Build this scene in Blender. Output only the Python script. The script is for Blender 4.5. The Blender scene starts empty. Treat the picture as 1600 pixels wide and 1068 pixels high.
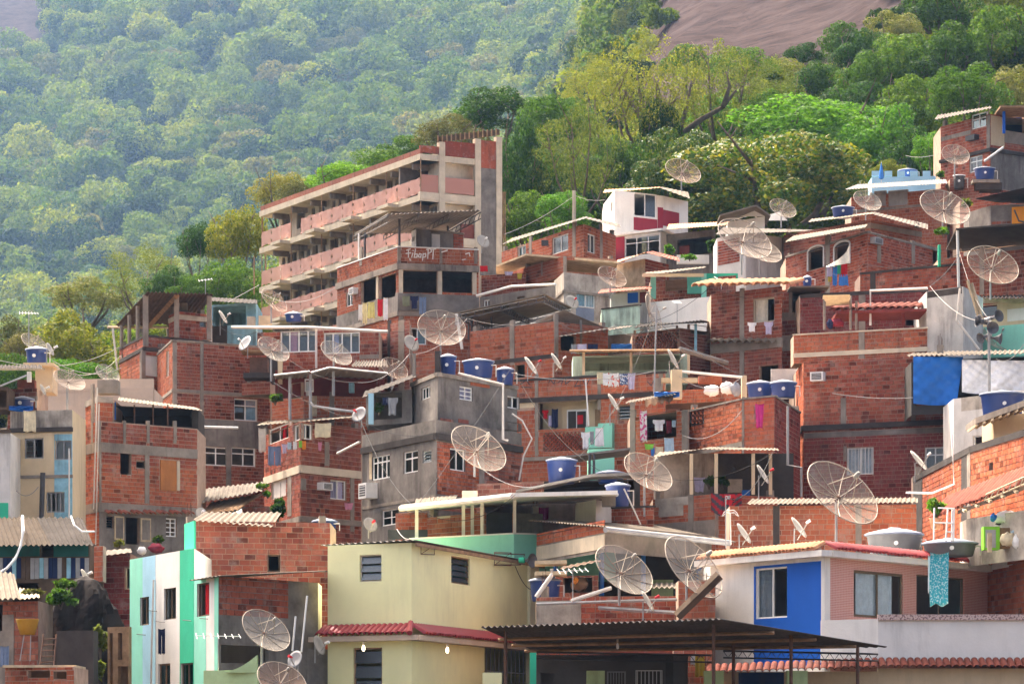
import bpy, math, random
import numpy as np
from mathutils import Vector, Matrix
R = math.radians
sc = bpy.context.scene
col = sc.collection

# ------------------------------------------------------------------ camera, sky, sun, exposure
F, CX, HY = 5000.0, 800.0, 1180.0          # focal length / principal column / eye-level row, in photograph pixels
cam_d = bpy.data.cameras.new('camera'); cam = bpy.data.objects.new('camera', cam_d); col.objects.link(cam)
cam.location = (0, 0, 0); cam.rotation_euler = (R(90), 0, 0)
cam_d.sensor_width = 36; cam_d.lens = 36 * F / 1600; cam_d.shift_y = (HY - 534) / 1600
cam_d.clip_start = 0.5; cam_d.clip_end = 5000
sc.camera = cam
TO_SUN = Vector((-0.27, 0.47, 0.84)).normalized()
SUN_EL = math.asin(TO_SUN.z); SUN_AZ = math.atan2(TO_SUN.x, TO_SUN.y)
w = bpy.data.worlds.new('World'); sc.world = w; w.use_nodes = True
nt = w.node_tree; nt.nodes.clear()
_o = nt.nodes.new('ShaderNodeOutputWorld'); _b = nt.nodes.new('ShaderNodeBackground'); _s = nt.nodes.new('ShaderNodeTexSky')
_s.sky_type = 'NISHITA'; _s.sun_disc = False; _s.sun_elevation = SUN_EL; _s.sun_rotation = SUN_AZ
_s.air_density = 0.4; _s.dust_density = 7.0; _s.ozone_density = 0.0
_b.inputs['Strength'].default_value = 0.15
_t = nt.nodes.new('ShaderNodeMix'); _t.data_type = 'RGBA'; _t.blend_type = 'MULTIPLY'; _t.inputs[0].default_value = 1; _t.inputs[7].default_value = (1.08, 1.0, .86, 1)   # hazy, slightly warm daylight
nt.links.new(_s.outputs[0], _t.inputs[6]); nt.links.new(_t.outputs[2], _b.inputs[0]); nt.links.new(_b.outputs[0], _o.inputs[0])
sun_d = bpy.data.lights.new('sun', 'SUN'); sun_d.energy = 2.0; sun_d.angle = R(0.53); sun_d.color = (1.0, 0.94, 0.84)
sun = bpy.data.objects.new('sun', sun_d); col.objects.link(sun)
sun.rotation_euler = (-TO_SUN).to_track_quat('-Z', 'Y').to_euler()
sun.location = TO_SUN * 300
vs = sc.view_settings
vs.view_transform = 'Standard'; vs.look = 'None'; vs.gamma = 1; vs.use_curve_mapping = False
vs.exposure = 2.4
sc.cycles.max_bounces = 6; sc.cycles.diffuse_bounces = 3; sc.cycles.glossy_bounces = 2
sc.cycles.transmission_bounces = 3; sc.cycles.transparent_max_bounces = 10; sc.cycles.volume_bounces = 0
sc.cycles.use_denoising = True

# ------------------------------------------------------------------ materials
MATS = {}
def newmat(name):
    m = bpy.data.materials.new(name); m.use_nodes = True
    n = m.node_tree.nodes; n.clear()
    out = n.new('ShaderNodeOutputMaterial'); MATS[name] = m
    return m, n, m.node_tree.links, out
def _math(n, l, op, a, b):
    q = n.new('ShaderNodeMath'); q.operation = op
    for i, v in enumerate((a, b)):
        if hasattr(v, 'links'): l.new(v, q.inputs[i])
        else: q.inputs[i].default_value = v
    return q.outputs[0]
def _mix(n, l, fac, a, b, mode='MIX'):
    q = n.new('ShaderNodeMix'); q.data_type = 'RGBA'; q.blend_type = mode
    for i, v in ((0, fac), (6, a), (7, b)):
        if hasattr(v, 'links'): l.new(v, q.inputs[i])
        elif i == 0: q.inputs[0].default_value = v
        else: q.inputs[i].default_value = (*v, 1)
    return q.outputs[2]
def _noise(n, l, scale, vec, detail=4, rough=.6):
    q = n.new('ShaderNodeTexNoise'); q.inputs['Scale'].default_value = scale
    q.inputs['Detail'].default_value = detail; q.inputs['Roughness'].default_value = rough
    l.new(vec, q.inputs['Vector']); return q.outputs['Fac']
def _ramp(n, l, fac, stops):
    q = n.new('ShaderNodeValToRGB'); e = q.color_ramp.elements
    while len(e) < len(stops): e.new(.5)
    for i, (p, c) in enumerate(stops): e[i].position = p; e[i].color = (*c, 1) if len(c) == 3 else c
    l.new(fac, q.inputs[0]); return q.outputs['Color']
def PM(name, c, rough=.85, var=.18, scale=1.3, streak=0.25, grime=(.07, .06, .055), bump=.25, metal=0, spec=.08, fine=14):
    """painted / plastered / cast surface: blotchy tone, rain streaks and fine grain"""
    m, n, l, out = newmat(name)
    b = n.new('ShaderNodeBsdfPrincipled'); l.new(b.outputs[0], out.inputs[0])
    g = n.new('ShaderNodeNewGeometry')
    n1 = _noise(n, l, scale, g.outputs['Position'], 5, .65)
    lo = tuple(max(0, x * (1 - var)) for x in c); hi = tuple(min(1, x * (1 + var)) for x in c)
    cc = _ramp(n, l, n1, [(.32, lo), (.5, c), (.68, hi)])
    if streak > 0:
        mp = n.new('ShaderNodeMapping'); mp.inputs['Scale'].default_value = (2.6, 2.6, .35)
        l.new(g.outputs['Position'], mp.inputs['Vector'])
        s1 = _noise(n, l, 1.0, mp.outputs[0], 6, .7)
        s2 = _noise(n, l, .45, g.outputs['Position'], 3, .5)
        s = _math(n, l, 'MULTIPLY', s1, s2)
        sr = _ramp(n, l, s, [(.26, (0, 0, 0)), (.42, (streak,) * 3)])
        cc = _mix(n, l, sr, cc, grime)
    l.new(cc, b.inputs['Base Color'])
    b.inputs['Roughness'].default_value = rough; b.inputs['Metallic'].default_value = metal
    b.inputs['Specular IOR Level'].default_value = spec
    if bump > 0:
        bp = n.new('ShaderNodeBump'); bp.inputs['Strength'].default_value = bump; bp.inputs['Distance'].default_value = .03
        l.new(_noise(n, l, fine, g.outputs['Position'], 4, .6), bp.inputs['Height']); l.new(bp.outputs[0], b.inputs['Normal'])
    return m
def BM(name, cols, grime=.3, dark=.06):
    """fired clay blocks: one tone per block (objects and mesh islands alike)"""
    m, n, l, out = newmat(name)
    b = n.new('ShaderNodeBsdfPrincipled'); l.new(b.outputs[0], out.inputs[0])
    g = n.new('ShaderNodeNewGeometry'); oi = n.new('ShaderNodeObjectInfo')
    r = _math(n, l, 'FRACT', _math(n, l, 'ADD', oi.outputs['Random'], g.outputs['Random Per Island']), 0)
    k = len(cols)
    st = [(.0, tuple(x * .42 for x in cols[0])), (dark, tuple(x * .55 for x in cols[0])), (dark + .02, cols[0])]
    st += [((i + 1) / k, cols[i]) for i in range(1, k)]
    cc = _ramp(n, l, r, st)
    fn = _noise(n, l, 9, g.outputs['Position'], 5, .7)
    cc = _mix(n, l, .55, cc, _ramp(n, l, fn, [(.3, (.55, .5, .48)), (.7, (1.1, 1.05, 1.0))]), 'MULTIPLY')
    big = _noise(n, l, .55, g.outputs['Position'], 5, .7)
    cc = _mix(n, l, _ramp(n, l, big, [(.5, (0, 0, 0)), (.75, (grime,) * 3)]), cc, (.09, .06, .05))
    cc = _mix(n, l, _ramp(n, l, _noise(n, l, 1.9, g.outputs['Position'], 5, .75), [(.54, (0, 0, 0)), (.68, (.5,) * 3)]), cc, (.40, .30, .235))
    wide = _noise(n, l, .10, g.outputs['Position'], 2, .5)
    cc = _mix(n, l, 1.0, cc, _ramp(n, l, wide, [(.36, (.72, .84, 1.05)), (.5, (.92, .98, 1.16)), (.64, (1.04, 1.10, 1.2))]), 'MULTIPLY')
    ms = n.new('ShaderNodeMapping'); ms.inputs['Scale'].default_value = (2.2, 2.2, .3); l.new(g.outputs['Position'], ms.inputs['Vector'])
    cc = _mix(n, l, _ramp(n, l, _noise(n, l, 1.0, ms.outputs[0], 6, .7), [(.54, (0, 0, 0)), (.68, (.55,) * 3)]), cc, (.07, .045, .035))
    l.new(cc, b.inputs['Base Color']); b.inputs['Roughness'].default_value = .9; b.inputs['Specular IOR Level'].default_value = .05
    bp = n.new('ShaderNodeBump'); bp.inputs['Strength'].default_value = .5; bp.inputs['Distance'].default_value = .02
    mp = n.new('ShaderNodeMapping'); mp.inputs['Scale'].default_value = (1, 1, 5); l.new(g.outputs['Position'], mp.inputs['Vector'])
    l.new(_noise(n, l, 9, mp.outputs[0], 3, .6), bp.inputs['Height']); l.new(bp.outputs[0], b.inputs['Normal'])
    return m
def LEAF(name, c1, c2, c3, gloss=.6, trans=.4, spec=.06):
    m, n, l, out = newmat(name)
    g = n.new('ShaderNodeNewGeometry'); oi = n.new('ShaderNodeObjectInfo')
    r = g.outputs['Random Per Island']
    cc = _ramp(n, l, r, [(0, c1), (.5, c2), (1, c3)])
    cc = _mix(n, l, 1.0, cc, _ramp(n, l, oi.outputs['Random'], [(0, (.72, .8, .8)), (.5, (1, 1, 1)), (1, (1.25, 1.12, .8))]), 'MULTIPLY')
    b = n.new('ShaderNodeBsdfPrincipled'); b.inputs['Roughness'].default_value = gloss; b.inputs['Specular IOR Level'].default_value = spec
    l.new(cc, b.inputs['Base Color'])
    t = n.new('ShaderNodeBsdfTranslucent'); l.new(_mix(n, l, 1.0, cc, (1.4, 1.5, .7), 'MULTIPLY'), t.inputs[0])
    mx = n.new('ShaderNodeMixShader'); mx.inputs[0].default_value = trans
    l.new(b.outputs[0], mx.inputs[1]); l.new(t.outputs[0], mx.inputs[2]); l.new(mx.outputs[0], out.inputs[0])
    return m
def GLASS(name, tint, refl=.22, rough=.04):
    m, n, l, out = newmat(name)
    g = n.new('ShaderNodeBsdfGlossy'); g.inputs['Roughness'].default_value = rough; g.inputs['Color'].default_value = (.9, .95, 1, 1)
    t = n.new('ShaderNodeBsdfTransparent'); t.inputs[0].default_value = (*tint, 1)
    mx = n.new('ShaderNodeMixShader'); mx.inputs[0].default_value = refl
    l.new(t.outputs[0], mx.inputs[1]); l.new(g.outputs[0], mx.inputs[2]); l.new(mx.outputs[0], out.inputs[0])
    return m
def MESHY(name, c, alpha):
    """fine woven wire or netting, too fine to see its wires"""
    m, n, l, out = newmat(name)
    d = n.new('ShaderNodeBsdfPrincipled'); d.inputs['Base Color'].default_value = (*c, 1); d.inputs['Roughness'].default_value = .5
    t = n.new('ShaderNodeBsdfTransparent'); mx = n.new('ShaderNodeMixShader'); mx.inputs[0].default_value = alpha
    l.new(t.outputs[0], mx.inputs[1]); l.new(d.outputs[0], mx.inputs[2]); l.new(mx.outputs[0], out.inputs[0])
    return m
def EMIT(name, c, s):
    m, n, l, out = newmat(name)
    e = n.new('ShaderNodeEmission'); e.inputs[0].default_value = (*c, 1); e.inputs[1].default_value = s
    l.new(e.outputs[0], out.inputs[0]); return m

RED = [(.32, .080, .043), (.41, .112, .058), (.26, .06, .036), (.46, .155, .088), (.36, .092, .048)]
ORA = [(.42, .115, .050), (.48, .14, .06), (.35, .085, .042), (.52, .18, .09), (.44, .12, .052)]
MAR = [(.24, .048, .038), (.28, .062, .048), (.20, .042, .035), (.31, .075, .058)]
DUL = [(.32, .105, .065), (.39, .14, .085), (.27, .08, .052), (.44, .18, .11), (.35, .115, .07)]
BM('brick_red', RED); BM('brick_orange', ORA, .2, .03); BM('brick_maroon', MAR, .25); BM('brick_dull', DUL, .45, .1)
PM('mortar', (.40, .29, .22), .95, .2, 3, .3)
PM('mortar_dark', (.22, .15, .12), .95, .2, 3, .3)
PM('concrete', (.26, .225, .19), .92, .25, 1.6, .7)
PM('concrete_pale', (.55, .48, .37), .92, .16, 1.2, .35)
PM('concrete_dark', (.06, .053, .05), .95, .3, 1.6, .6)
PM('plaster_grey', (.19, .172, .155), .93, .45, .9, .8)
PM('plaster_stained', (.40, .36, .31), .93, .35, 1.4, .8)
PM('plaster_white', (.74, .72, .68), .85, .07, .8, .22)
PM('plaster_white_old', (.62, .60, .57), .9, .15, .9, .5)
PM('plaster_cream', (.62, .50, .33), .88, .1, .9, .22)
PM('plaster_beige', (.58, .46, .36), .88, .1, .9, .2)
PM('paint_yellow', (.84, .82, .47), .8, .06, .6, .13, bump=.1)
PM('paint_yellow_pale', (.78, .77, .55), .8, .05, .6, .05, bump=.1)
PM('paint_mint', (.27, .66, .52), .8, .08, .9, .12)
PM('paint_teal', (.16, .55, .46), .8, .08, .9, .15)
PM('paint_green', (.05, .47, .28), .8, .1, 1.0, .12)
PM('paint_skyblue', (.36, .60, .74), .8, .08, .9, .12)
PM('paint_blue', (.015, .10, .46), .7, .06, .8, .05, bump=.08)
PM('paint_wine', (.30, .035, .055), .8, .1, .9, .15)
PM('paint_palegreen', (.47, .62, .33), .85, .15, 1.1, .4)
PM('paint_mint_old', (.42, .58, .49), .9, .2, 1.2, .75)
PM('paint_sky_old', (.27, .50, .60), .9, .25, 2.2, .6)
PM('paint_royal', (.02, .035, .10), .8, .2, 1, .3)
PM('paint_orange', (.75, .30, .03), .8, .1, 1, .2)
PM('wood', (.30, .19, .11), .85, .3, 3, .4)
PM('wood_dark', (.10, .07, .05), .9, .3, 3, .4)
PM('wood_pale', (.50, .40, .27), .85, .25, 3, .35)
PM('wood_red', (.17, .04, .035), .85, .2, 3, .2)
PM('plywood_orange', (.42, .17, .06), .85, .15, 2, .2)
PM('metal_white', (.78, .78, .76), .45, .05, 2, .1, bump=0, spec=.5)
PM('metal_grey', (.34, .34, .34), .5, .15, 3, .25, bump=0, metal=.2)
PM('metal_dark', (.05, .05, .055), .55, .2, 3, .1, bump=0, spec=.4)
PM('metal_rust', (.13, .075, .055), .8, .3, 4, .3, bump=.1)
PM('metal_bronze', (.16, .12, .08), .5, .15, 3, .1, bump=0)
PM('pvc', (.70, .66, .60), .5, .1, 2, .25, bump=0)
PM('pvc_brown', (.30, .20, .14), .6, .1, 2, .2, bump=0)
PM('fibre_cement', (.15, .13, .11), .95, .25, 1.6, .6)
PM('fibre_pale', (.18, .152, .12), .95, .2, 1.6, .4)
PM('fibre_dark', (.045, .038, .034), .95, .3, 1.6, .5)
PM('zinc', (.20, .185, .17), .6, .2, 2, .4, metal=.2, bump=.05)
PM('tile_red', (.30, .03, .035), .6, .15, 3, .2, bump=.1, spec=.4)
PM('tile_clay', (.52, .27, .15), .85, .2, 3, .45)
PM('tile_old', (.30, .10, .07), .9, .3, 3, .5)
PM('tank_blue', (.009, .04, .19), .42, .1, 1.2, .12, grime=(.10, .10, .12), bump=0, spec=.5)
PM('tank_lid', (.21, .24, .32), .5, .15, 2, .3, bump=0, spec=.4)
PM('tank_grey', (.14, .145, .155), .6, .12, 2, .3, bump=0)
PM('dish_metal', (.38, .325, .265), .55, .12, 3, .25, bump=0, metal=.1)
MESHY('dish_mesh', (.33, .255, .195), .36)
MESHY('dish_mesh_grey', (.34, .30, .25), .40)
MESHY('dish_mesh_rust', (.30, .18, .12), .36)
PM('dish_solid', (.36, .34, .30), .5, .1, 3, .35, bump=0)
PM('dish_grey', (.25, .25, .26), .5, .1, 3, .3, bump=0)
PM('plastic_red', (.55, .03, .04), .5, .05, 3, 0, bump=0)
PM('plastic_blue', (.03, .16, .5), .5, .05, 3, 0, bump=0)
PM('plastic_green', (.22, .58, .05), .5, .05, 3, 0, bump=0)
PM('plastic_yellow', (.36, .20, .03), .55, .1, 3, .15, bump=0)  # basin colour lowered to stand in for the shaded yard
PM('plastic_white', (.75, .75, .74), .5, .08, 3, .15, bump=0)
PM('horn_grey', (.12, .12, .13), .5, .15, 3, .15, bump=0)
PM('cable', (.30, .29, .28), .7, .1, 3, 0, bump=0)
PM('cable_dark', (.04, .04, .04), .7, .1, 3, 0, bump=0)
PM('tarp_blue', (.015, .14, .50), .5, .12, 1, .08, bump=.04, fine=4, spec=.25)
PM('rock', (.05, .038, .037), .97, .35, .12, .7, grime=(.015, .011, .011), spec=0, bump=.8, fine=1.2)
PM('rock_dark', (.022, .018, .017), .95, .6, 1.6, .5, bump=.9, fine=2.5)
PM('earth', (.06, .045, .032), .97, .3, .3, .3)
PM('forest_floor', (.014, .02, .008), .97, .4, .4, .2)
PM('bark', (.13, .10, .075), .95, .3, 3, .4, bump=.5)
PM('bark_pale', (.24, .20, .15), .95, .25, 3, .4, bump=.4)
PM('room_dark', (.06, .055, .05), .95, .2, 2, .2)  # near-black colour standing in for shade inside rooms and openings
PM('soil_red', (.20, .08, .05), .95, .3, 2, .3)
GLASS('glass', (.85, .90, .92), .055)
GLASS('glass_green', (.28, .50, .48), .075)
GLASS('glass_teal', (.04, .40, .28), .15)
GLASS('glass_frost', (.35, .45, .50), .12, .35)
EMIT('bulb_on', (1, .85, .55), 6)
for nm, c in dict(white=(.78, .78, .80), offwhite=(.66, .62, .52), cream=(.66, .58, .40), yellow=(.72, .74, .28), red=(.50, .02, .03), navy=(.02, .025, .07), denim=(.16, .22, .34),
                  blue=(.06, .22, .60), lightblue=(.42, .58, .68), pink=(.62, .26, .36), hotpink=(.62, .05, .25), green=(.06, .42, .25), lime=(.25, .62, .08), orange=(.70, .25, .04),
                  grey=(.30, .31, .34), lilac=(.50, .46, .62), black=(.02, .02, .025), wine=(.22, .03, .05), camo=(.20, .22, .14), purple=(.36, .04, .22), gold=(.55, .42, .05),
                  teal=(.03, .40, .46), charcoal=(.06, .06, .07), brown=(.20, .12, .07), wineflag=(.34, .025, .035)).items():
    PM('cloth_' + nm, c, .9, .14, 5, .06, bump=.15, fine=30, spec=.15)

def DOTS(name, base, ink, scale, thr):
    m, n, l, out = newmat(name)
    b = n.new('ShaderNodeBsdfPrincipled'); l.new(b.outputs[0], out.inputs[0]); g = n.new('ShaderNodeNewGeometry')
    f = _ramp(n, l, _noise(n, l, scale, g.outputs['Position'], 1, .5), [(thr - .02, (0, 0, 0)), (thr + .02, (1, 1, 1))])
    l.new(_mix(n, l, f, base, ink), b.inputs['Base Color']); b.inputs['Roughness'].default_value = .9
    return m
DOTS('cloth_floral_teal', (.03, .36, .44), (.40, .62, .66), 22, .56)
DOTS('cloth_floral_navy', (.05, .09, .22), (.62, .66, .74), 13, .53)
DOTS('cloth_print_red', (.76, .74, .72), (.60, .12, .08), 9, .62)
DOTS('cloth_tropical', (.72, .70, .68), (.62, .10, .25), 7, .52)
DOTS('mosaic_rim', (.55, .42, .38), (.20, .12, .12), 16, .54)
def PINKTILE():
    m, n, l, out = newmat('tile_pink')
    b = n.new('ShaderNodeBsdfPrincipled'); l.new(b.outputs[0], out.inputs[0]); g = n.new('ShaderNodeNewGeometry')
    sp = n.new('ShaderNodeSeparateXYZ'); l.new(g.outputs['Position'], sp.inputs[0])
    cb = n.new('ShaderNodeCombineXYZ'); l.new(_math(n, l, 'ADD', sp.outputs[0], _math(n, l, 'MULTIPLY', sp.outputs[1], .6)), cb.inputs[0]); l.new(sp.outputs[2], cb.inputs[1])
    t = n.new('ShaderNodeTexBrick'); l.new(cb.outputs[0], t.inputs['Vector'])
    t.offset = 0.0; t.inputs['Scale'].default_value = 1; t.inputs['Brick Width'].default_value = .10; t.inputs['Row Height'].default_value = .052
    t.inputs['Mortar Size'].default_value = .009; t.inputs['Color1'].default_value = (.46, .165, .14, 1); t.inputs['Color2'].default_value = (.53, .20, .17, 1); t.inputs['Mortar'].default_value = (.66, .46, .40, 1)
    l.new(t.outputs['Color'], b.inputs['Base Color']); b.inputs['Roughness'].default_value = .35
    bp = n.new('ShaderNodeBump'); bp.inputs['Strength'].default_value = .4; bp.inputs['Distance'].default_value = .01; bp.invert = True
    l.new(t.outputs['Fac'], bp.inputs['Height']); l.new(bp.outputs[0], b.inputs['Normal'])
PINKTILE()
LEAF('leaf_mid', (0.030, 0.068, 0.012), (0.052, 0.104, 0.016), (0.086, 0.152, 0.022))
LEAF('leaf_dark', (0.017, 0.043, 0.012), (0.028, 0.064, 0.015), (0.050, 0.102, 0.020))
LEAF('leaf_bright', (0.042, 0.109, 0.012), (0.067, 0.164, 0.019), (0.110, 0.218, 0.031))
LEAF('leaf_yellow', (.062, .085, .018), (.105, .122, .028), (.155, .16, .042), .6, .45)
LEAF('leaf_glossy', (0.024, 0.063, 0.013), (0.058, 0.108, 0.018), (0.194, 0.180, 0.036), .5, .3, .12)
LEAF('leaf_gold', (0.06, 0.085, 0.014), (0.11, 0.13, 0.02), (0.17, 0.17, 0.034), .5, .4)
LEAF('leaf_pale', (0.093, 0.108, 0.035), (0.140, 0.144, 0.049), (0.202, 0.194, 0.075), .6, .3)
LEAF('leaf_rust', (0.055, 0.06, 0.018), (0.085, 0.085, 0.027), (0.12, 0.11, 0.042), .6, .3)

# ------------------------------------------------------------------ mesh helpers
def P(px, py, D): return Vector(((px - CX) * D / F, D, (HY - py) * D / F))
class MB:
    def __init__(s): s.v = []; s.f = []; s.m = []
    def add(s, vs_, fs, mi=0):
        k = len(s.v); s.v += [tuple(x) for x in vs_]
        for f in fs: s.f.append(tuple(i + k for i in f)); s.m.append(mi)
    def quad(s, a, b, c, d, mi=0): s.add((a, b, c, d), ((0, 1, 2, 3),), mi)
    def obox(s, o, ex, ey, ez, mi=0):
        """box from corner o along three edge vectors"""
        o = Vector(o); ex = Vector(ex); ey = Vector(ey); ez = Vector(ez)
        vs_ = [o, o + ex, o + ex + ey, o + ey, o + ez, o + ex + ez, o + ex + ey + ez, o + ey + ez]
        s.add(vs_, ((0, 3, 2, 1), (4, 5, 6, 7), (0, 1, 5, 4), (1, 2, 6, 5), (2, 3, 7, 6), (3, 0, 4, 7)), mi)
    def pbox(s, x0, y0, x1, y1, D, dep, mi=0):
        """box whose front face spans pixels x0,y0-x1,y1 at distance D and runs dep metres back"""
        a = P(x0, y1, D); b = P(x1, y1, D); c = P(x0, y0, D)
        s.obox(a, b - a, (0, dep, 0), c - a, mi)
    def tube(s, pts, r, n=6, mi=0, cap=True):
        pts = [Vector(p) for p in pts]; rr = r if isinstance(r, (list, tuple)) else [r] * len(pts)
        k = len(s.v); m = len(pts)
        for i, p in enumerate(pts):
            d = (pts[min(i + 1, m - 1)] - pts[max(i - 1, 0)]).normalized()
            if d.length == 0: d = Vector((0, 0, 1))
            u = d.cross(Vector((0, 0, 1)) if abs(d.z) < .9 else Vector((1, 0, 0))).normalized(); v = d.cross(u)
            for j in range(n):
                a = 2 * math.pi * j / n; q = p + (u * math.cos(a) + v * math.sin(a)) * rr[i]; s.v.append(tuple(q))
        for i in range(m - 1):
            for j in range(n):
                s.f.append((k + i * n + j, k + i * n + (j + 1) % n, k + (i + 1) * n + (j + 1) % n, k + (i + 1) * n + j)); s.m.append(mi)
        if cap:
            s.f.append(tuple(k + j for j in range(n))[::-1]); s.m.append(mi)
            s.f.append(tuple(k + (m - 1) * n + j for j in range(n))); s.m.append(mi)
    def lathe(s, prof, n=20, mi=0, M=None):
        k = len(s.v); M = M or Matrix()
        for (r, z) in prof:
            for j in range(n):
                a = 2 * math.pi * j / n; s.v.append(tuple(M @ Vector((r * math.cos(a), r * math.sin(a), z))))
        for i in range(len(prof) - 1):
            for j in range(n):
                s.f.append((k + i * n + j, k + i * n + (j + 1) % n, k + (i + 1) * n + (j + 1) % n, k + (i + 1) * n + j)); s.m.append(mi)
    def mesh(s, name, mats, smooth=False):
        me = bpy.data.meshes.new(name); me.from_pydata(s.v, [], s.f)
        for mt in (mats if isinstance(mats, (list, tuple)) else [mats]): me.materials.append(MATS[mt] if isinstance(mt, str) else mt)
        if any(s.m): me.polygons.foreach_set('material_index', s.m)
        if smooth: me.polygons.foreach_set('use_smooth', [True] * len(s.f))
        me.update(); return me
    def build(s, name, mats, parent=None, smooth=False, kind=None):
        return ob(name, s.mesh(name, mats, smooth), parent, kind)
def ob(name, data, parent=None, kind=None):
    o = bpy.data.objects.new(name, data); col.objects.link(o)
    if parent is not None: attach(o, parent)
    if kind: o['kind'] = kind
    return o
ROOTS = set()
def attach(o, parent):
    o.parent = parent
    if parent.name in ROOTS: o.matrix_parent_inverse = Matrix.Translation(-parent.location)   # children of a thing are authored in world space
def tag(o, label, cat, group=None):
    o['label'] = label; o['category'] = cat; o['kind'] = 'thing'
    if group: o['group'] = group
    return o
def thing(name, label, cat, loc=(0, 0, 0), group=None):
    o = bpy.data.objects.new(name, None); col.objects.link(o); o.location = loc; o.empty_display_size = .2
    ROOTS.add(o.name)
    return tag(o, label, cat, group)
def struct(o): o['kind'] = 'structure'; return o
def lerp(a, b, t): return a + (b - a) * t
def interp(x, pts):
    if x <= pts[0][0]: return pts[0][1]
    for (a, b), (c, d) in zip(pts, pts[1:]):
        if x <= c: return b + (d - b) * (x - a) / (c - a)
    return pts[-1][1]
PM('paint_chipped_blue', (.03, .14, .40), .75, .3, 5, .5, grime=(.45, .45, .45))
PM('fibre_brown', (.088, .078, .073), .85, .25, 2, .3)
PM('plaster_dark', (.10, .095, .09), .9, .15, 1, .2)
PM('plaster_blue_dull', (.20, .24, .33), .9, .2, 1, .3)
PM('plaster_pale_grey', (.42, .42, .41), .93, .18, 1.0, .5)
PM('fibre_tan', (.062, .047, .035), .95, .25, 1.6, .6)
PM('tile_ledge', (.16, .05, .036), .85, .3, 3, .4)
LEAF('leaf_far_mid', (0.04, 0.075, 0.01), (0.066, 0.105, 0.014), (0.1, 0.135, 0.022), .7, .4, .05)
LEAF('leaf_far_dark', (0.012, 0.028, 0.007), (0.022, 0.042, 0.009), (0.042, 0.065, 0.014), .7, .35, .05)
LEAF('leaf_far_light', (0.085, 0.12, 0.016), (0.125, 0.155, 0.024), (0.175, 0.195, 0.038), .7, .4, .05)
LEAF('leaf_far_dry', (0.075, 0.085, 0.024), (0.11, 0.11, 0.035), (0.15, 0.14, 0.052), .7, .35, .05)
PM('sheet_brown', (.10, .072, .058), .95, .3, 1.6, .5)
PM('paint_teal_dark', (.025, .12, .115), .85, .2, 1, .4)

# ------------------------------------------------------------------ terrain
GY = {230: [(-600, 700), (0, 640), (500, 560), (800, 480), (1100, 400), (1600, 300), (2200, 220)],
      290: [(-600, 700), (0, 630), (200, 590), (400, 490), (650, 370), (800, 325), (1000, 275), (1240, 205), (1400, 130), (1600, 60), (2200, -60)],
      345: [(-600, 700), (0, 665), (400, 560), (650, 470), (800, 400), (950, 300), (1040, 170), (1240, 140), (1400, 60), (1600, -20), (2200, -150)],
      800: [(-600, 660), (0, 630), (400, 540), (700, 430), (870, 310), (940, 110), (1030, -70), (1200, -130), (1600, -220), (2200, -320)],
      1400: [(-600, 560), (0, 520), (300, 450), (600, 350), (800, 270), (900, 160), (960, 60), (1040, -30), (2200, -300)],
      1900: [(-600, 300), (0, 250), (120, 260), (220, 190), (500, 150), (800, 90), (960, 0), (2200, -300)],
      2400: [(-600, 0), (0, -20), (500, -60), (900, -110), (2200, -300)],
      2700: [(-600, -120), (900, -190), (2200, -320)]}
DK = sorted(GY)
def ground(X, D):
    px = CX + X / max(D, 1) * F
    if D <= 160:
        return interp(D, [(-60, -2.5), (40, -2.2), (108, -.6), (160, 14.0)])
    if D < 230:
        z2 = (HY - interp(px, GY[230])) * 230 / F; return lerp(14.0, z2, (D - 160) / 70)
    for a, b in zip(DK, DK[1:]):
        if D <= b:
            za = (HY - interp(px, GY[a])) * a / F; zb = (HY - interp(px, GY[b])) * b / F
            return lerp(za, zb, (D - a) / (b - a))
    return (HY - interp(px, GY[2700])) * 2700 / F
def rough(X, D): return 1.1 * math.sin(X * .11 + D * .07) + .7 * math.sin(X * .23 - D * .17 + 1) + .4 * math.sin(X * .5 + D * .37)
def make_terrain():
    m = MB(); rows = [-60, -20, 20, 60, 80, 95, 110, 125, 145, 160, 180, 200, 215] + list(range(230, 400, 8)) + list(range(400, 2701, 30))
    cols = list(range(-1700, 3301, 50)); n = len(cols)
    for D in rows:
        for c in cols:
            X = (c - CX) / F * (max(D, 150)); z = ground(X, D)
            if D > 235: z += rough(X, D) * min(1, (D - 235) / 60)
            m.v.append((X, D, z))
    for i in range(len(rows) - 1):
        for j in range(n - 1):
            m.f.append((i * n + j, i * n + j + 1, (i + 1) * n + j + 1, (i + 1) * n + j))
            cpx = cols[j]; D = rows[i]
            rock = (325 < D < 1950 and 960 < cpx < 1420) or (D > 2130 and cpx < 90) 
            m.m.append(0 if D < 215 else (2 if rock else 1))
    o = m.build('hillside_ground', ['earth', 'forest_floor', 'rock'], smooth=True); struct(o)
make_terrain()

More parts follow.
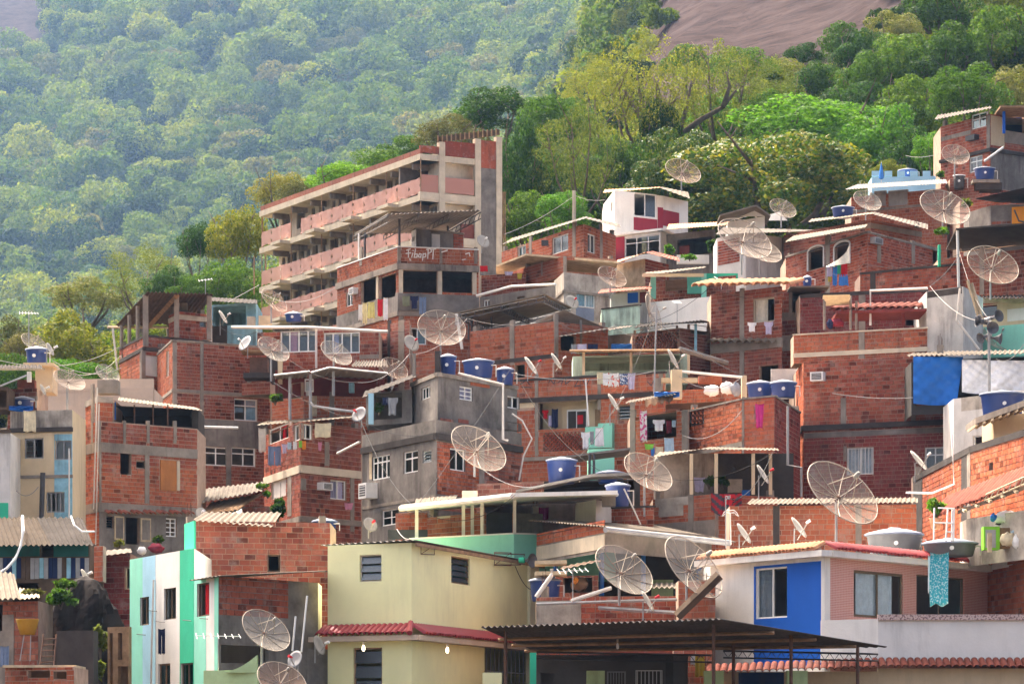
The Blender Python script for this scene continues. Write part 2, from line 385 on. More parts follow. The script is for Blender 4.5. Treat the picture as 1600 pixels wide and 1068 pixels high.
# ------------------------------------------------------------------ houses
UNIT = None
def unit_brick():
    global UNIT
    UNIT = {}
    for k in ('brick_red', 'brick_orange', 'brick_maroon', 'brick_dull'):
        b = MB(); e = .5
        b.add([(-e, -e, -e), (e, -e, -e), (e, e, -e), (-e, e, -e), (-e, -e, e), (e, -e, e), (e, e, e), (-e, e, e)],
              ((0, 1, 5, 4), (1, 2, 6, 5), (3, 0, 4, 7), (4, 5, 6, 7), (0, 3, 2, 1)))
        UNIT[k] = b.mesh(k, k)
unit_brick()
rng = random.Random(7)
def sub_rects(r, cut):
    (a0, b0, a1, b1), (c0, d0, c1, d1) = r, cut
    if c0 >= a1 or c1 <= a0 or d0 >= b1 or d1 <= b0: return [r]
    o = []
    if c0 > a0: o.append((a0, b0, c0, b1))
    if c1 < a1: o.append((c1, b0, a1, b1))
    m0, m1 = max(a0, c0), min(a1, c1)
    if d0 > b0: o.append((m0, b0, m1, d0))
    if d1 < b1: o.append((m0, d1, m1, b1))
    return o
class Face:
    def __init__(s, p0, p1, z0, z1):
        s.p0 = Vector((p0[0], p0[1], 0)); s.p1 = Vector((p1[0], p1[1], 0)); s.L = (s.p1 - s.p0).length
        s.d = (s.p1 - s.p0) / s.L; s.n = Vector((s.d.y, -s.d.x, 0)); s.z0, s.z1 = z0, z1
        s.openings = []; s.solid = []; s.brick = []; s.mat = None
    def u(s, px):
        k = (px - CX) / F; dx, dy = s.p1.x - s.p0.x, s.p1.y - s.p0.y
        return (k * s.p0.y - s.p0.x) / (dx - k * dy) * s.L
    def dep(s, px): return s.p0.y + s.d.y * s.u(px)
    def z(s, px, py): return (HY - py) * s.dep(px) / F
    def pt(s, u, z, off=0): q = s.p0 + s.d * u + s.n * off; return Vector((q.x, q.y, z))
    def at(s, px, py, off=0): return s.pt(s.u(px), s.z(px, py), off)
    def rect(s, x0, y0, x1, y1):
        c = (x0 + x1) / 2; return (s.u(x0), s.z(c, y1), s.u(x1), s.z(c, y0))
    def box(s, mb, r, o0, o1, mi=0):
        """box over wall rectangle r from offset o0 to o1 (outwards positive)"""
        a = s.pt(r[0], r[1], o0); mb.obox(a, s.d * (r[2] - r[0]), s.n * (o1 - o0), Vector((0, 0, r[3] - r[1])), mi)
class House:
    """a walled volume whose visible outline runs left to right through pts = (pixel column, distance)"""
    def __init__(s, name, label, pts, top, ref=None, bot=None, back=4.0, mat='mortar', cat='house', group=None, bricks=None, bw=.30, bh=.165, roof='concrete', indiv=None):
        s.pts = pts; D = [p[1] for p in pts]
        ref = D.index(min(D)) if ref is None else ref
        s.Dr = D[ref]; s.z1 = (HY - top) * s.Dr / F
        q = [((p[0] - CX) * p[1] / F, p[1]) for p in pts]
        mx = sum(a for a, _ in q) / len(q)
        s.z0 = (HY - bot) * s.Dr / F if bot is not None else min(ground(a, b) for a, b in q) - .8
        if s.z0 > s.z1 - .3: s.z0 = s.z1 - 2.5
        yb = max(D) + back
        s.q = q; s.yb = yb
        s.root = thing(name, label, cat, (mx, min(D), s.z0), group)
        s.F = [Face(a, b, s.z0, s.z1) for a, b in zip(q, q[1:])]
        if bw == .30 and bh == .165: bw, bh = rng.choice(((.27, .15), (.30, .165), (.33, .18), (.28, .19), (.36, .17)))
        s.mat = mat; s.bk = bricks; s.bw = bw; s.bh = bh; s.roof = roof
        s.indiv = (s.Dr <= 150) if indiv is None else indiv
        if bricks:
            for f in s.F: f.brick.append(((0, s.z0, f.L, s.z1), bricks))
        s.bands = MB(); s.done = False; s.parts = []
    def openr(s, fi, x0, y0, x1, y1):
        f = s.F[fi]; r = f.rect(x0, y0, x1, y1); f.openings.append(r); return r
    def nobrick(s, fi, x0, y0, x1, y1, keep=False):
        f = s.F[fi]; f.solid.append(f.rect(x0, y0, x1, y1))
    def patch(s, fi, x0, y0, x1, y1, mat, name='plaster_patch', off=.022, label=None):
        """a rendered or painted area of the wall"""
        f = s.F[fi]; r = f.rect(x0, y0, x1, y1); r = (max(r[0], 0), max(r[1], s.z0), min(r[2], f.L), min(r[3], s.z1 - .002))
        f.solid.append(r); s.parts.append((f, r, mat, name, off, label))
    def band(s, px, y0, y1, faces=None, off=.04, mat='concrete', ext=0.0, name='floor_slab'):
        """concrete ring beam between two rows read at pixel column px"""
        for i, f in enumerate(s.F):
            if faces is not None and i not in faces: continue
            k = next((j for j in range(len(s.F)) if s.pts[j][0] - 1 <= px <= s.pts[j + 1][0] + 1), i)
            g = s.F[k]; za, zb = g.z(px, y1), g.z(px, y0)
            r = (-ext - (off if i else 0), za, f.L + ext + (off if i < len(s.F) - 1 else 0), zb); f.solid.append((0, za, f.L, zb))
            b = MB(); f.box(b, r, -.08, off); b.build(name, mat, s.root)
    def column(s, fi, x0, x1, y0=None, y1=None, off=.028, mat='concrete', name='concrete_column'):
        f = s.F[fi]; c = (x0 + x1) / 2
        za = s.z0 if y1 is None else f.z(c, y1); zb = s.z1 - .002 if y0 is None else f.z(c, y0)
        r = (f.u(x0), za, f.u(x1), zb); f.solid.append(r)
        b = MB(); f.box(b, r, -.06, off); b.build(name, mat, s.root)
    def window(s, fi, x0, y0, x1, y1, n=2, frame='metal_white', transom=0, glass='glass', curtain=None, blades=0, bars=0, skip=(), cw=1.0, inset=.06, fw=.05, label=None, hole=True, rows=1):
        f = s.F[fi]; r = s.openr(fi, x0, y0, x1, y1) if hole else f.rect(x0, y0, x1, y1)
        if not hole: f.solid.append(r); inset = -.05
        u0, z0, u1, z1 = r; W, H = u1 - u0, z1 - z0
        fw = min(fw, W * .12); b = MB(); o1, o0 = -inset, -inset - .05
        for q in ((u0, z0, u1, z0 + fw), (u0, z1 - fw, u1, z1), (u0, z0 + fw, u0 + fw, z1 - fw), (u1 - fw, z0 + fw, u1, z1 - fw)): f.box(b, q, o0, o1)
        zt = z1 - fw - (H * transom if transom else 0)
        if transom: f.box(b, (u0 + fw, zt - fw, u1 - fw, zt), o0, o1 - .004)
        for i in range(1, n): uc = u0 + W * i / n; f.box(b, (uc - fw / 2, z0 + fw, uc + fw / 2, z1 - fw), o0 + .003, o1 - .002)
        for i in range(1, rows): zc = z0 + H * i / rows; f.box(b, (u0 + fw, zc - fw * .35, u1 - fw, zc + fw * .35), o0 + .006, o1 - .008)
        wn = b.build('window', frame, s.root)
        if label: wn['label'] = label
        def pane(q, name='pane', m=glass, off=-inset - .035, th=.008):
            pb = MB(); f.box(pb, q, off - th, off); pb.build(name, m, wn)
        if blades:
            for i in range(blades):
                zc = z0 + fw + (H - 2 * fw) * (i + .5) / blades; hh = (H - 2 * fw) / blades
                pb = MB(); a = f.pt(u0 + fw, zc - hh * .45, -inset + .03); pb.obox(a, f.d * (W - 2 * fw), f.n * -.006 + Vector((0, 0, .004)), f.n * -.07 + Vector((0, 0, hh * .8)))
                pb.build('blade', glass, wn)
        elif glass:
            zl = zt - fw if transom else z1 - fw
            for i in range(n):
                if i in skip: continue
                a = u0 + fw if i == 0 else u0 + W * i / n + fw / 2; c = u1 - fw if i == n - 1 else u0 + W * (i + 1) / n - fw / 2
                pane((a, z0 + fw, c, zl))
                if transom: pane((a, zt, c, z1 - fw))
        for i in range(bars):
            uc = u0 + W * (i + .5) / bars; pb = MB(); f.box(pb, (uc - .011, z0, uc + .011, z1), -.03, -.008); pb.build('bar', frame, wn)
        if curtain:
            cm, c0, c1 = curtain if isinstance(curtain, tuple) else (curtain, 0, 1)
            pb = MB(); N = 24; ua, ub = u0 + W * c0, u0 + W * c1
            ps = [(ua + (ub - ua) * i / N, -inset - .10 + .03 * math.sin(i * 1.9) + .012 * math.sin(i * 4.3)) for i in range(N + 1)]
            for (ua_, oa), (ub_, ob_) in zip(ps, ps[1:]):
                pb.quad(f.pt(ua_, z0 + .02, oa), f.pt(ub_, z0 + .02, ob_), f.pt(ub_, z1 - .02, ob_), f.pt(ua_, z1 - .02, oa))
            pb.build('curtain', cm, wn, smooth=True)
        return wn
    def sill(s, fi, x0, x1, y, h=4, off=.08, mat='concrete'):
        f = s.F[fi]; r = f.rect(x0, y, x1, y + h); b = MB(); f.box(b, r, -.02, off); b.build('sill', mat, s.root)
    def coping(s, h=.10, off=.05, mat='concrete_dark', faces=None, name='coping'):
        for i, f in enumerate(s.F):
            if faces is not None and i not in faces: continue
            b = MB(); f.box(b, (-(off if i else 0), s.z1 + .003, f.L + (off if i < len(s.F) - 1 else 0), s.z1 + h), -.14, off); b.build(name, mat, s.root)
    def finish(s):
        # wall shell with real openings and reveals
        mats = [s.mat]; b = MB()
        for f in s.F:
            mi = 0
            if f.mat:
                if f.mat not in mats: mats.append(f.mat)
                mi = mats.index(f.mat)
            us = sorted({0, f.L} | {min(max(x, 0), f.L) for r in f.openings for x in (r[0], r[2])})
            zs = sorted({s.z0, s.z1} | {min(max(x, s.z0), s.z1) for r in f.openings for x in (r[1], r[3])})
            for a, c in zip(us, us[1:]):
                run = None
                for e, g in zip(zs, zs[1:]):
                    um, zm = (a + c) / 2, (e + g) / 2
                    hole = any(r[0] < um < r[2] and r[1] < zm < r[3] for r in f.openings)
                    if not hole: b.quad(f.pt(a, e), f.pt(c, e), f.pt(c, g), f.pt(a, g), mi)
            for (u0, z0, u1, z1) in f.openings:
                d = -.16; A = [(u0, z0), (u1, z0), (u1, z1), (u0, z1)]
                for (ua, za), (ub, zb) in zip(A, A[1:] + A[:1]): b.quad(f.pt(ua, za), f.pt(ua, za, d), f.pt(ub, zb, d), f.pt(ub, zb), mi)
        q = s.q; ql = (q[-1][0], s.yb); q0 = (q[0][0], s.yb); ring = list(q) + [ql, q0]
        for a, c in ((q[-1], ql), (ql, q0), (q0, q[0])):
            b.quad((*a, s.z0), (*c, s.z0), (*c, s.z1), (*a, s.z1))
        k = len(b.v); b.v += [(*p, s.z1) for p in ring]; b.f.append(tuple(range(k, k + len(ring)))); b.m.append(0)
        # an upper floor keeps the rooms dark
        s.wall = b.build('wall', mats, s.root)
        if s.bk and len(s.F) > 1 and rng.random() < .75:
            for f, u in ((s.F[-1], s.F[-1].L - .25), (s.F[0], .25)):
                hh = rng.uniform(.15, .4); rb = MB(); f.box(rb, (u - .11, s.z1 + .003, u + .11, s.z1 + hh), -.24, -.02); rb.build('column_stub', 'concrete', s.root)
                for k in range(4):
                    p = f.pt(u + (-.06, .06, -.06, .06)[k], s.z1 + hh - .02, (-.07, -.07, -.19, -.19)[k]); rb = MB(); rb.tube([p, p + Vector((rng.uniform(-.05, .05), rng.uniform(-.05, .05), rng.uniform(.25, .6)))], .009, 4); rb.build('rebar', 'metal_rust', s.root)
        for (f, r, mat, name, off, label) in s.parts:
            rs = [r]
            for o in f.openings: rs = [y for x in rs for y in sub_rects(x, o)]
            pb = MB()
            for x in rs: f.box(pb, x, -.01, off)
            if rs:
                po = pb.build(name, mat, s.root)
                if label: po['label'] = label
        # clay blocks in running bond, cut round openings, columns and bands
        cand = []
        for f in s.F:
            for (reg, bm) in f.brick:
                z = reg[1]; k = 0; zmax = reg[3]
                ang = math.atan2(f.d.y, f.d.x)
                while z < zmax - .02:
                    h = min(s.bh, zmax - z); u = reg[0] - (s.bw * .5 if k % 2 else 0) - rng.random() * .06
                    while u < reg[2]:
                        w_ = s.bw * (rng.uniform(.93, 1.07))
                        rs = [(max(u, reg[0]), z, min(u + w_, reg[2]), z + h)]
                        if rs[0][2] - rs[0][0] > .03:
                            for cut in f.openings + f.solid:
                                rs = [y for x in rs for y in sub_rects(x, cut)]
                            for r in rs:
                                if r[2] - r[0] > .05 and r[3] - r[1] > .04:
                                    c = f.pt((r[0] + r[2]) / 2, (r[1] + r[3]) / 2, rng.uniform(-.003, .005))
                                    py = HY - c.z * F / c.y; px = CX + c.x * F / c.y
                                    vis = -20 < px < 1620 and py < 1075
                                    cand.append((vis, (r[2] - r[0]) * (r[3] - r[1]), c, ang, r[2] - r[0] - .024, r[3] - r[1] - .024, bm))
                        u += w_
                    z += s.bh; k += 1
        vis = [c for c in cand if c[0]]
        lone, mass = [], vis
        if s.indiv:
            idx = sorted(range(len(vis)), key=lambda i: -vis[i][2].z)          # the topmost courses are the ones in view
            lone = [vis[i] for i in idx[:300]]; mass = [vis[i] for i in idx[300:]]
        for (_, _, c, ang, w_, h, bm) in lone:
            o = bpy.data.objects.new('brick', UNIT[bm]); col.objects.link(o); o.parent = s.root
            o.matrix_parent_inverse = Matrix.Translation(-s.root.location)
            o.location = c; o.rotation_euler = (0, rng.uniform(-.006, .006), ang); o.scale = (w_, .03, h)
        if mass:
            mb = MB(); ml = []
            for (_, _, c, ang, w_, h, bm) in mass:
                if bm not in ml: ml.append(bm)
                d = Vector((math.cos(ang), math.sin(ang), 0)); nn = Vector((d.y, -d.x, 0)); zz = Vector((0, 0, h))
                mb.obox(c - d * w_ / 2 - nn * .015 - zz / 2, d * w_, nn * .03, zz, ml.index(bm))
            mb.build('brick_courses', ml, s.root, kind='stuff')
        s.done = True
        return s
def sheet(mb, a, b, c, d, waves=30, amp=.024, th=.012, sag=0.0, mi=0, nv=2):
    """corrugated sheet: wave profile along a-b, ridges run a-d"""
    a, b, c, d = map(Vector, (a, b, c, d)); nrm = (b - a).cross(d - a).normalized()
    if nrm.z < 0: nrm = -nrm
    amp *= .62; N = waves * 6; k = len(mb.v)
    for j in range(nv):
        t = j / (nv - 1)
        for i in range(N + 1):
            s_ = i / N; p = a.lerp(b, s_).lerp(d.lerp(c, s_), t)
            p = p + nrm * (amp * math.sin(s_ * waves * 2 * math.pi)) - Vector((0, 0, sag * math.sin(math.pi * s_)))
            mb.v.append(tuple(p)); mb.v.append(tuple(p - nrm * th))
    W = 2 * (N + 1)
    for j in range(nv - 1):
        for i in range(N):
            q = k + j * W + 2 * i
            mb.f.append((q, q + 2, q + W + 2, q + W)); mb.m.append(mi); mb.f.append((q + 1, q + W + 1, q + W + 3, q + 3)); mb.m.append(mi)
    for i in range(N):
        q = k + 2 * i; mb.f.append((q, q + 1, q + 3, q + 2)); mb.m.append(mi)
        q = k + (nv - 1) * W + 2 * i; mb.f.append((q, q + 2, q + 3, q + 1)); mb.m.append(mi)
    for j in range(nv - 1):
        for i in (0, N):
            q = k + j * W + 2 * i; mb.f.append((q, q + W, q + W + 1, q + 1)); mb.m.append(mi)
def sheet_ob(name, parent, mat, a, b, c, d, waves=None, **kw):
    mb = MB(); L = (Vector(b) - Vector(a)).length
    sheet(mb, a, b, c, d, waves or max(3, int(L / .20)), **kw); return mb.build(name, mat, parent, smooth=False)
TILE = {}
def clay_tiles(parent, t0, t1, b0, b1, mat, pitch=.24, name='roof_tile'):
    """a run of half-round tiles laid from the line t0-t1 down to the line b0-b1"""
    if mat not in TILE:
        m = MB(); N = 6
        for y, r in ((0, .46), (1, .54)):
            for z_ in (0, -.12):
                for i in range(N + 1):
                    a = math.pi * i / N; rr = r + z_; m.v.append((-math.cos(a) * rr, y, math.sin(a) * rr * .9))
        K = N + 1
        for i in range(N):
            m.f += [(i, i + 1, 2 * K + i + 1, 2 * K + i), (K + i, 3 * K + i, 3 * K + i + 1, K + i + 1), (2 * K + i, 2 * K + i + 1, 3 * K + i + 1, 3 * K + i)]
        m.m = [0] * len(m.f); TILE[mat] = m.mesh(name, mat, True)
    t0, t1, b0, b1 = map(Vector, (t0, t1, b0, b1)); n = max(2, int((b1 - b0).length / pitch)); wv = (b1 - b0) / n; wl = wv.length
    for i in range(n):
        s_ = (i + .5) / n; a = t0.lerp(t1, s_); e = b0.lerp(b1, s_) - a
        x = wv.normalized(); y = e; z = x.cross(y).normalized()
        if z.z < 0: z = -z
        M = Matrix(((x.x * wl, y.x, z.x * wl, a.x), (x.y * wl, y.y, z.y * wl, a.y), (x.z * wl, y.z, z.z * wl, a.z), (0, 0, 0, 1)))
        o = bpy.data.objects.new(name, TILE[mat]); col.objects.link(o); o.parent = parent
        if parent.name in ROOTS: o.matrix_parent_inverse = Matrix.Translation(-parent.location)
        # shear is avoided by squaring the slope direction to the run
        y2 = (y - x * y.dot(x)); sc_ = y2.length; y2.normalize(); z2 = x.cross(y2)
        if z2.z < 0: z2 = -z2
        o.matrix_basis = Matrix.Translation(a + wv * rng.uniform(-.04, .04)) @ Matrix(((x.x, y2.x, z2.x, 0), (x.y, y2.y, z2.y, 0), (x.z, y2.z, z2.z, 0), (0, 0, 0, 1))) @ Matrix.Diagonal((wl, sc_ * rng.uniform(.95, 1.06), wl, 1))
def bar(name, parent, mat, pts, r=.03, n=6):
    b = MB(); b.tube(pts, r, n); return b.build(name, mat, parent)
def bx(name, parent, mat, x0, y0, x1, y1, D, dep):
    b = MB(); b.pbox(x0, y0, x1, y1, D, dep); return b.build(name, mat, parent)

H = House
def ledge(h, fi, px, y, proj, mat_t, mat_f, drop=.30, fas=.18, e0=0, e1=0, pitch=.24):
    """tiled pent ledge with a fascia under it along wall fi"""
    f = h.F[fi]; z = f.z(px, y)
    clay_tiles(h.root, f.pt(-e0 * .3, z, .02), f.pt(f.L + e1 * .3, z, .02), f.pt(-e0, z - drop, proj), f.pt(f.L + e1, z - drop, proj), mat_t, pitch)
    b = MB(); f.box(b, (-e0 * .9, z - drop - fas, f.L + e1 * .9, z - drop - .015), -.01, proj - .06); b.build('fascia', mat_f, h.root)

# ===== yellow house, centre front
h = YH = H('yellow_house', 'pale yellow house with red tiled ledge and loudspeaker under its roof edge', [(512, 101.5), (643, 100), (838, 111.5)], 847, mat='paint_yellow', back=3)
h.window(0, 562, 866, 596, 908, n=1, blades=3, frame='concrete_pale', glass='glass_frost', fw=.04)
h.window(1, 705, 870, 734, 912, n=1, blades=4, frame='wood', glass='glass_frost', fw=.04)
h.window(0, 552, 1011, 597, 1085, n=1, blades=3, frame='wood', glass='glass_frost', fw=.05)
h.window(1, 757, 1009, 828, 1090, n=1, glass=None, bars=11, frame='metal_grey', rows=2, fw=.04)
h.column(1, 824, 838, off=.10, mat='paint_yellow_pale', name='pilaster')
h.finish()
sheet_ob('roof_sheet', h.root, 'zinc', P(500, 851, 101.9), P(648, 842.5, 99.6), P(846, 879, 112), P(690, 884, 114), amp=.035, waves=15)
f = h.F[1]; b = MB(); f.box(b, (-.1, h.z1 - .12, f.L + .3, h.z1 - .01), .16, .22); b.build('fascia', 'wood', h.root)
ledge(h, 0, 643, 976, .5, 'tile_red', 'plaster_beige', e0=.5, e1=.5)
ledge(h, 1, 643, 976, .5, 'tile_red', 'plaster_beige', e0=.5, e1=0)
b = MB(); b.tube([h.F[0].pt(h.F[0].L, h.F[1].z(643, 972), .05), P(640, 988, 99.4)], .09, 8); b.build('hip_tile', 'tile_red', h.root)
bx('gate_pillar', h.root, 'paint_yellow', 754, 1050, 784, 1090, 99, .5)
bx('green_pillar', h.root, 'paint_green', 828, 1008, 838, 1090, 99.5, .3)
for x0, x1, ya, yb_ in ((655, 676, 850, 866), (770, 796, 862, 883)):
    b = MB(); f = h.F[1]; A = [f.at(x0, ya, .06), f.at(x1, ya + 1, .06), f.at(x1, yb_, .06), f.at(x0, yb_ - 1, .06), f.at(x0, ya, .06)]
    b.tube(A, .014, 5); b.tube([A[3], A[1]], .01, 5); b.build('wall_bracket', 'metal_rust', h.root)

# ===== white house with blue panel and pink tiled balcony, right front
h = WH = H('white_house', 'white house with bright blue wall panel and pink tiled balcony', [(1110, 102.5), (1287, 97.5), (1552, 106), (1660, 100)], 859, mat='plaster_white', back=3)
h.F[1].mat = 'tile_pink'; h.F[2].mat = 'tile_pink'
h.patch(0, 1178, 880, 1283, 1040, 'paint_blue', 'blue_panel', .006)
h.window(0, 1181, 886, 1230, 965, n=2, frame='metal_white', skip=(1,), fw=.05, glass='glass', curtain=('cloth_grey', .02, .5))
h.window(1, 1334, 893, 1412, 965, n=2, frame='metal_bronze', curtain=('cloth_white', .12, .82), fw=.08)
h.window(1, 1432, 900, 1507, 966, n=2, frame='metal_bronze', fw=.05, skip=(1,))
h.column(1, 1287, 1296, off=.03, mat='plaster_white', name='corner_post')
h.finish()
for fi in (0, 1, 2):
    ledge(h, fi, (1287, 1287, 1600)[fi], (848, 848, 864)[fi], .45, 'tile_clay' if fi == 0 else 'tile_red', 'plaster_white', .22, .20, .4 if fi == 0 else .1, .45 if fi == 0 else 0, .22)
b = MB(); b.obox(P(1372, 1032, 96.6), P(1650, 1032, 96.6) - P(1372, 1032, 96.6), (0, .15, 0), (0, 0, 65 * 96.6 / F))
a = P(1283, 1034, 97.3); c = P(1372, 1032, 96.6); b.obox(a, c - a, (0, .15, 0), (0, 0, 66 * 96.6 / F)); b.build('balcony_wall', 'plaster_white', h.root)
b = MB(); b.obox(P(1372, 968, 96.5), P(1650, 968, 96.5) - P(1372, 968, 96.5), (0, .24, 0), (0, 0, 9 * 96.6 / F)); b.build('balcony_rim', 'mosaic_rim', h.root)
b = MB(); a = P(1283, 1033, 97.6); c = P(1650, 1030, 97); b.quad(a, c, P(1650, 1040, 106), P(1400, 1040, 106)); b.build('balcony_floor', 'concrete', h.root)
for (xa, xb, Da, Db, ya, yb_) in ((1105, 1372, 97.0, 96.2, 1040, 1030), (1372, 1650, 96.2, 96.2, 1030, 1030)):
    clay_tiles(h.root, P(xa, ya, Da + .3), P(xb, yb_, Db + .3), P(xa, ya + 12, Da - .35), P(xb, yb_ + 13, Db - .35), 'tile_ledge', .21)
b = MB(); b.obox(P(1372, 1100, 96.4), P(1650, 1100, 96.4) - P(1372, 1100, 96.4), (0, .3, 0), (0, 0, 1.09)); a = P(1130, 1100, 97.2); c = P(1372, 1100, 96.4)
b.obox(a, c - a, (0, .3, 0), (0, 0, 1.0)); b.build('lower_wall', 'plaster_cream', h.root)
bx('shutter', h.root, 'paint_royal', 1155, 1050, 1225, 1100, 96.6, .3)

# ===== mint striped house, left front, with its brick side
h = SH = H('striped_house', 'house painted in mint, blue and white vertical stripes', [(203, 106), (303, 100.2)], 856, ref=1, bot=1100, mat='plaster_white', back=2)
for (x0, x1, m) in ((203, 223, 'paint_mint'), (223, 243, 'paint_skyblue'), (281, 303, 'paint_green')): h.patch(0, x0, 700, x1, 1100, m, 'painted_stripe', .006)
h.window(0, 219, 932, 233, 976, n=2, frame='metal_bronze', glass='glass_green', skip=(1,)); h.window(0, 256, 918, 275, 967, n=2, frame='metal_bronze', fw=.03)
h.window(0, 247, 1036, 266, 1085, n=2, frame='wood', glass='glass_green'); h.window(0, 282, 1035, 302, 1085, n=2, frame='metal_bronze', glass='glass_green'); h.finish()
h = S2 = H('striped_house', 'grey and brick sided house with mint and white striped corner', [(303.3, 100.2), (341, 98), (497, 102)], 899, ref=1, bot=1100, mat='plaster_white', back=2)
h.F[1].mat = 'plaster_grey'
for (x0, x1, m) in ((303, 322, 'paint_mint'), (335, 341, 'paint_mint')): h.patch(0, x0, 700, x1, 1100, m, 'painted_stripe', .006)
h.window(0, 308, 910, 327, 962, n=1, frame='wood_dark', glass=None, curtain=('cloth_red', .3, 1)); h.openr(1, 345, 1008, 420, 1036)
fb = h.F[1]; fb.brick.append((fb.rect(342, 903, 450, 963), 'brick_red')); h.bw, h.bh = .37, .185
h.finish()
# its upper wall line steps: lower parapet over the brick side is capped by a lean-to sheet
sheet_ob('roof_sheet', h.root, 'fibre_cement', P(296, 906, 99.2), P(345, 898, 97.2), P(512, 891, 101), P(470, 893, 103), waves=8)
bar('drain_pipe', h.root, 'pvc', [P(240, 905, 103.6), P(237, 1010, 103.6), P(236, 1075, 103.6)], .035)
for (x, y) in ((228, 990), (258, 970), (300, 968), (246, 953), (326, 965)):
    bar('rail', h.root, 'metal_dark', [SH.F[0].at(x - 12, y, .05), SH.F[0].at(x + 12, y + 1.5, .28)], .014)
h = H('brick_house', 'large red brick wall with green painted end behind the striped house', [(288, 107.5), (303, 106), (516, 107)], 813, bricks='brick_red', mat='mortar', bw=.37, bh=.185, back=3)
h.F[0].brick = []; h.F[0].mat = 'paint_green'
h.window(1, 418, 866, 438, 893, n=1, frame='wood_dark', glass=None)
h.column(1, 303, 306, mat='paint_green', name='painted_edge')
h.finish()
sheet_ob('roof_sheet', h.root, 'fibre_pale', P(300, 812, 105.6), P(425, 822, 106), P(440, 800, 110), P(320, 800, 110), waves=13, amp=.05)
# pale green yard wall in front of it
h = H('yard_wall', 'low pale green yard wall with a curved top', [(318, 95.5), (402, 95)], 1046, bot=1110, mat='paint_palegreen', cat='wall', back=.3)
h.finish()
b = MB(); N = 12; pts_ = [(352 + 50 * i / N, 1048 - 26 * (i / N) ** 1.7) for i in range(N + 1)]
for (xa, ya), (xb, yb_) in zip(pts_, pts_[1:]):
    for dd, de in ((0, 0),):
        A, B_, C_, D_ = P(xa, 1050, 94.99), P(xb, 1050, 94.99), P(xb, yb_, 94.99), P(xa, ya, 94.99); o_ = Vector((0, .3, 0))
        b.quad(A, B_, C_, D_); b.quad(A + o_, D_ + o_, C_ + o_, B_ + o_); b.quad(D_, C_, C_ + o_, D_ + o_)
b.build('curved_top', 'paint_palegreen', h.root)
h = H('dark_yard_house', 'dark mossy wall between striped house and yellow house', [(405, 100.5), (512, 102)], 1012, mat='plaster_grey', cat='wall', back=.6)
h.finish()

# ===== left front: corrugated shed, teal timber wall, boulder yard
h = H('timber_shack', 'teal and blue timber shack under a big corrugated roof', [(-30, 109), (140, 108)], 846, mat='wood_dark', back=3.2)
h.patch(0, -30, 846, 62, 869, 'paint_teal_dark', 'teal_board', .02); h.patch(0, 84, 846, 138, 869, 'paint_teal_dark', 'teal_board', .02)
h.openr(0, 64, 850, 84, 869)
for i in range(24):
    x = -30 + i * 7.08; h.patch(0, x, 871, x + 6.4, 903 + rng.uniform(-1, 2), ('paint_royal', 'metal_grey', 'paint_royal', 'wood_dark', 'paint_sky_old')[rng.randrange(5)], 'plank', .02 + rng.random() * .02)
h.openr(0, 20, 910, 60, 960)
h.finish()
sheet_ob('roof_sheet', h.root, 'fibre_tan', P(-30, 852, 107.4), P(80, 851, 107.4), P(58, 808, 113), P(-40, 808, 113), waves=13, amp=.05, nv=3)
sheet_ob('roof_sheet', h.root, 'fibre_dark', P(80, 851, 107.35), P(146, 851, 107.3), P(128, 808, 113), P(57.5, 808, 112.95), waves=8, amp=.05, nv=3)
h = H('brick_pier', 'narrow brick pier standing on the boulder', [(147, 104.5), (161, 104.2)], 852, bot=908, bricks='brick_orange', mat='mortar', cat='pier', back=.5)
h.finish()
h = H('brick_house', 'dark brick wall in shade beside the mint stripe', [(162, 109.5), (204, 109)], 864, bricks='brick_maroon', mat='mortar_dark', back=2)  # wall shade is in the colour: maroon blocks, dark mortar
h.window(0, 195, 886, 206, 920, n=1, frame='wood_pale', glass=None); h.finish()
sheet_ob('roof_sheet', h.root, 'fibre_cement', P(158, 868, 108.5), P(206, 862, 108.5), P(204, 856, 111.5), P(158, 860, 111.5))
h = H('brick_shack', 'brick shack with broken tiled roof at the lower edge of the slope', [(-20, 99), (60, 98.4)], 938, bricks='brick_dull', mat='mortar_dark', back=2.5)
h.openr(0, -18, 944, 4, 985); h.openr(0, 66, 1000, 70, 1010); h.patch(0, -20, 960, 22, 1100, 'concrete', 'render')
h.finish()
sheet_ob('roof_sheet', h.root, 'fibre_pale', P(-20, 936, 97.8), P(32, 934, 97.8), P(22, 895, 102), P(-24, 890, 102), waves=6, amp=.06)
sheet_ob('roof_sheet', h.root, 'wood_pale', P(26, 936, 98), P(62, 932, 98), P(60, 922, 101), P(30, 918, 101), waves=5, amp=.04)
h = H('brick_wall', 'low new brick wall at the lower left corner of the picture', [(8, 92), (116, 91)], 1041, bot=1120, bricks='brick_orange', mat='mortar', cat='wall', back=2)
h.openr(0, 44, 1047, 78, 1058); h.openr(0, 84, 1048, 104, 1060); h.finish()
b = MB(); b.obox(P(4, 1042, 91.6), P(118, 1042, 91.2) - P(4, 1042, 91.6), (0, 2.2, 0), (0, 0, .07)); b.build('roof_board', 'wood_pale', h.root)
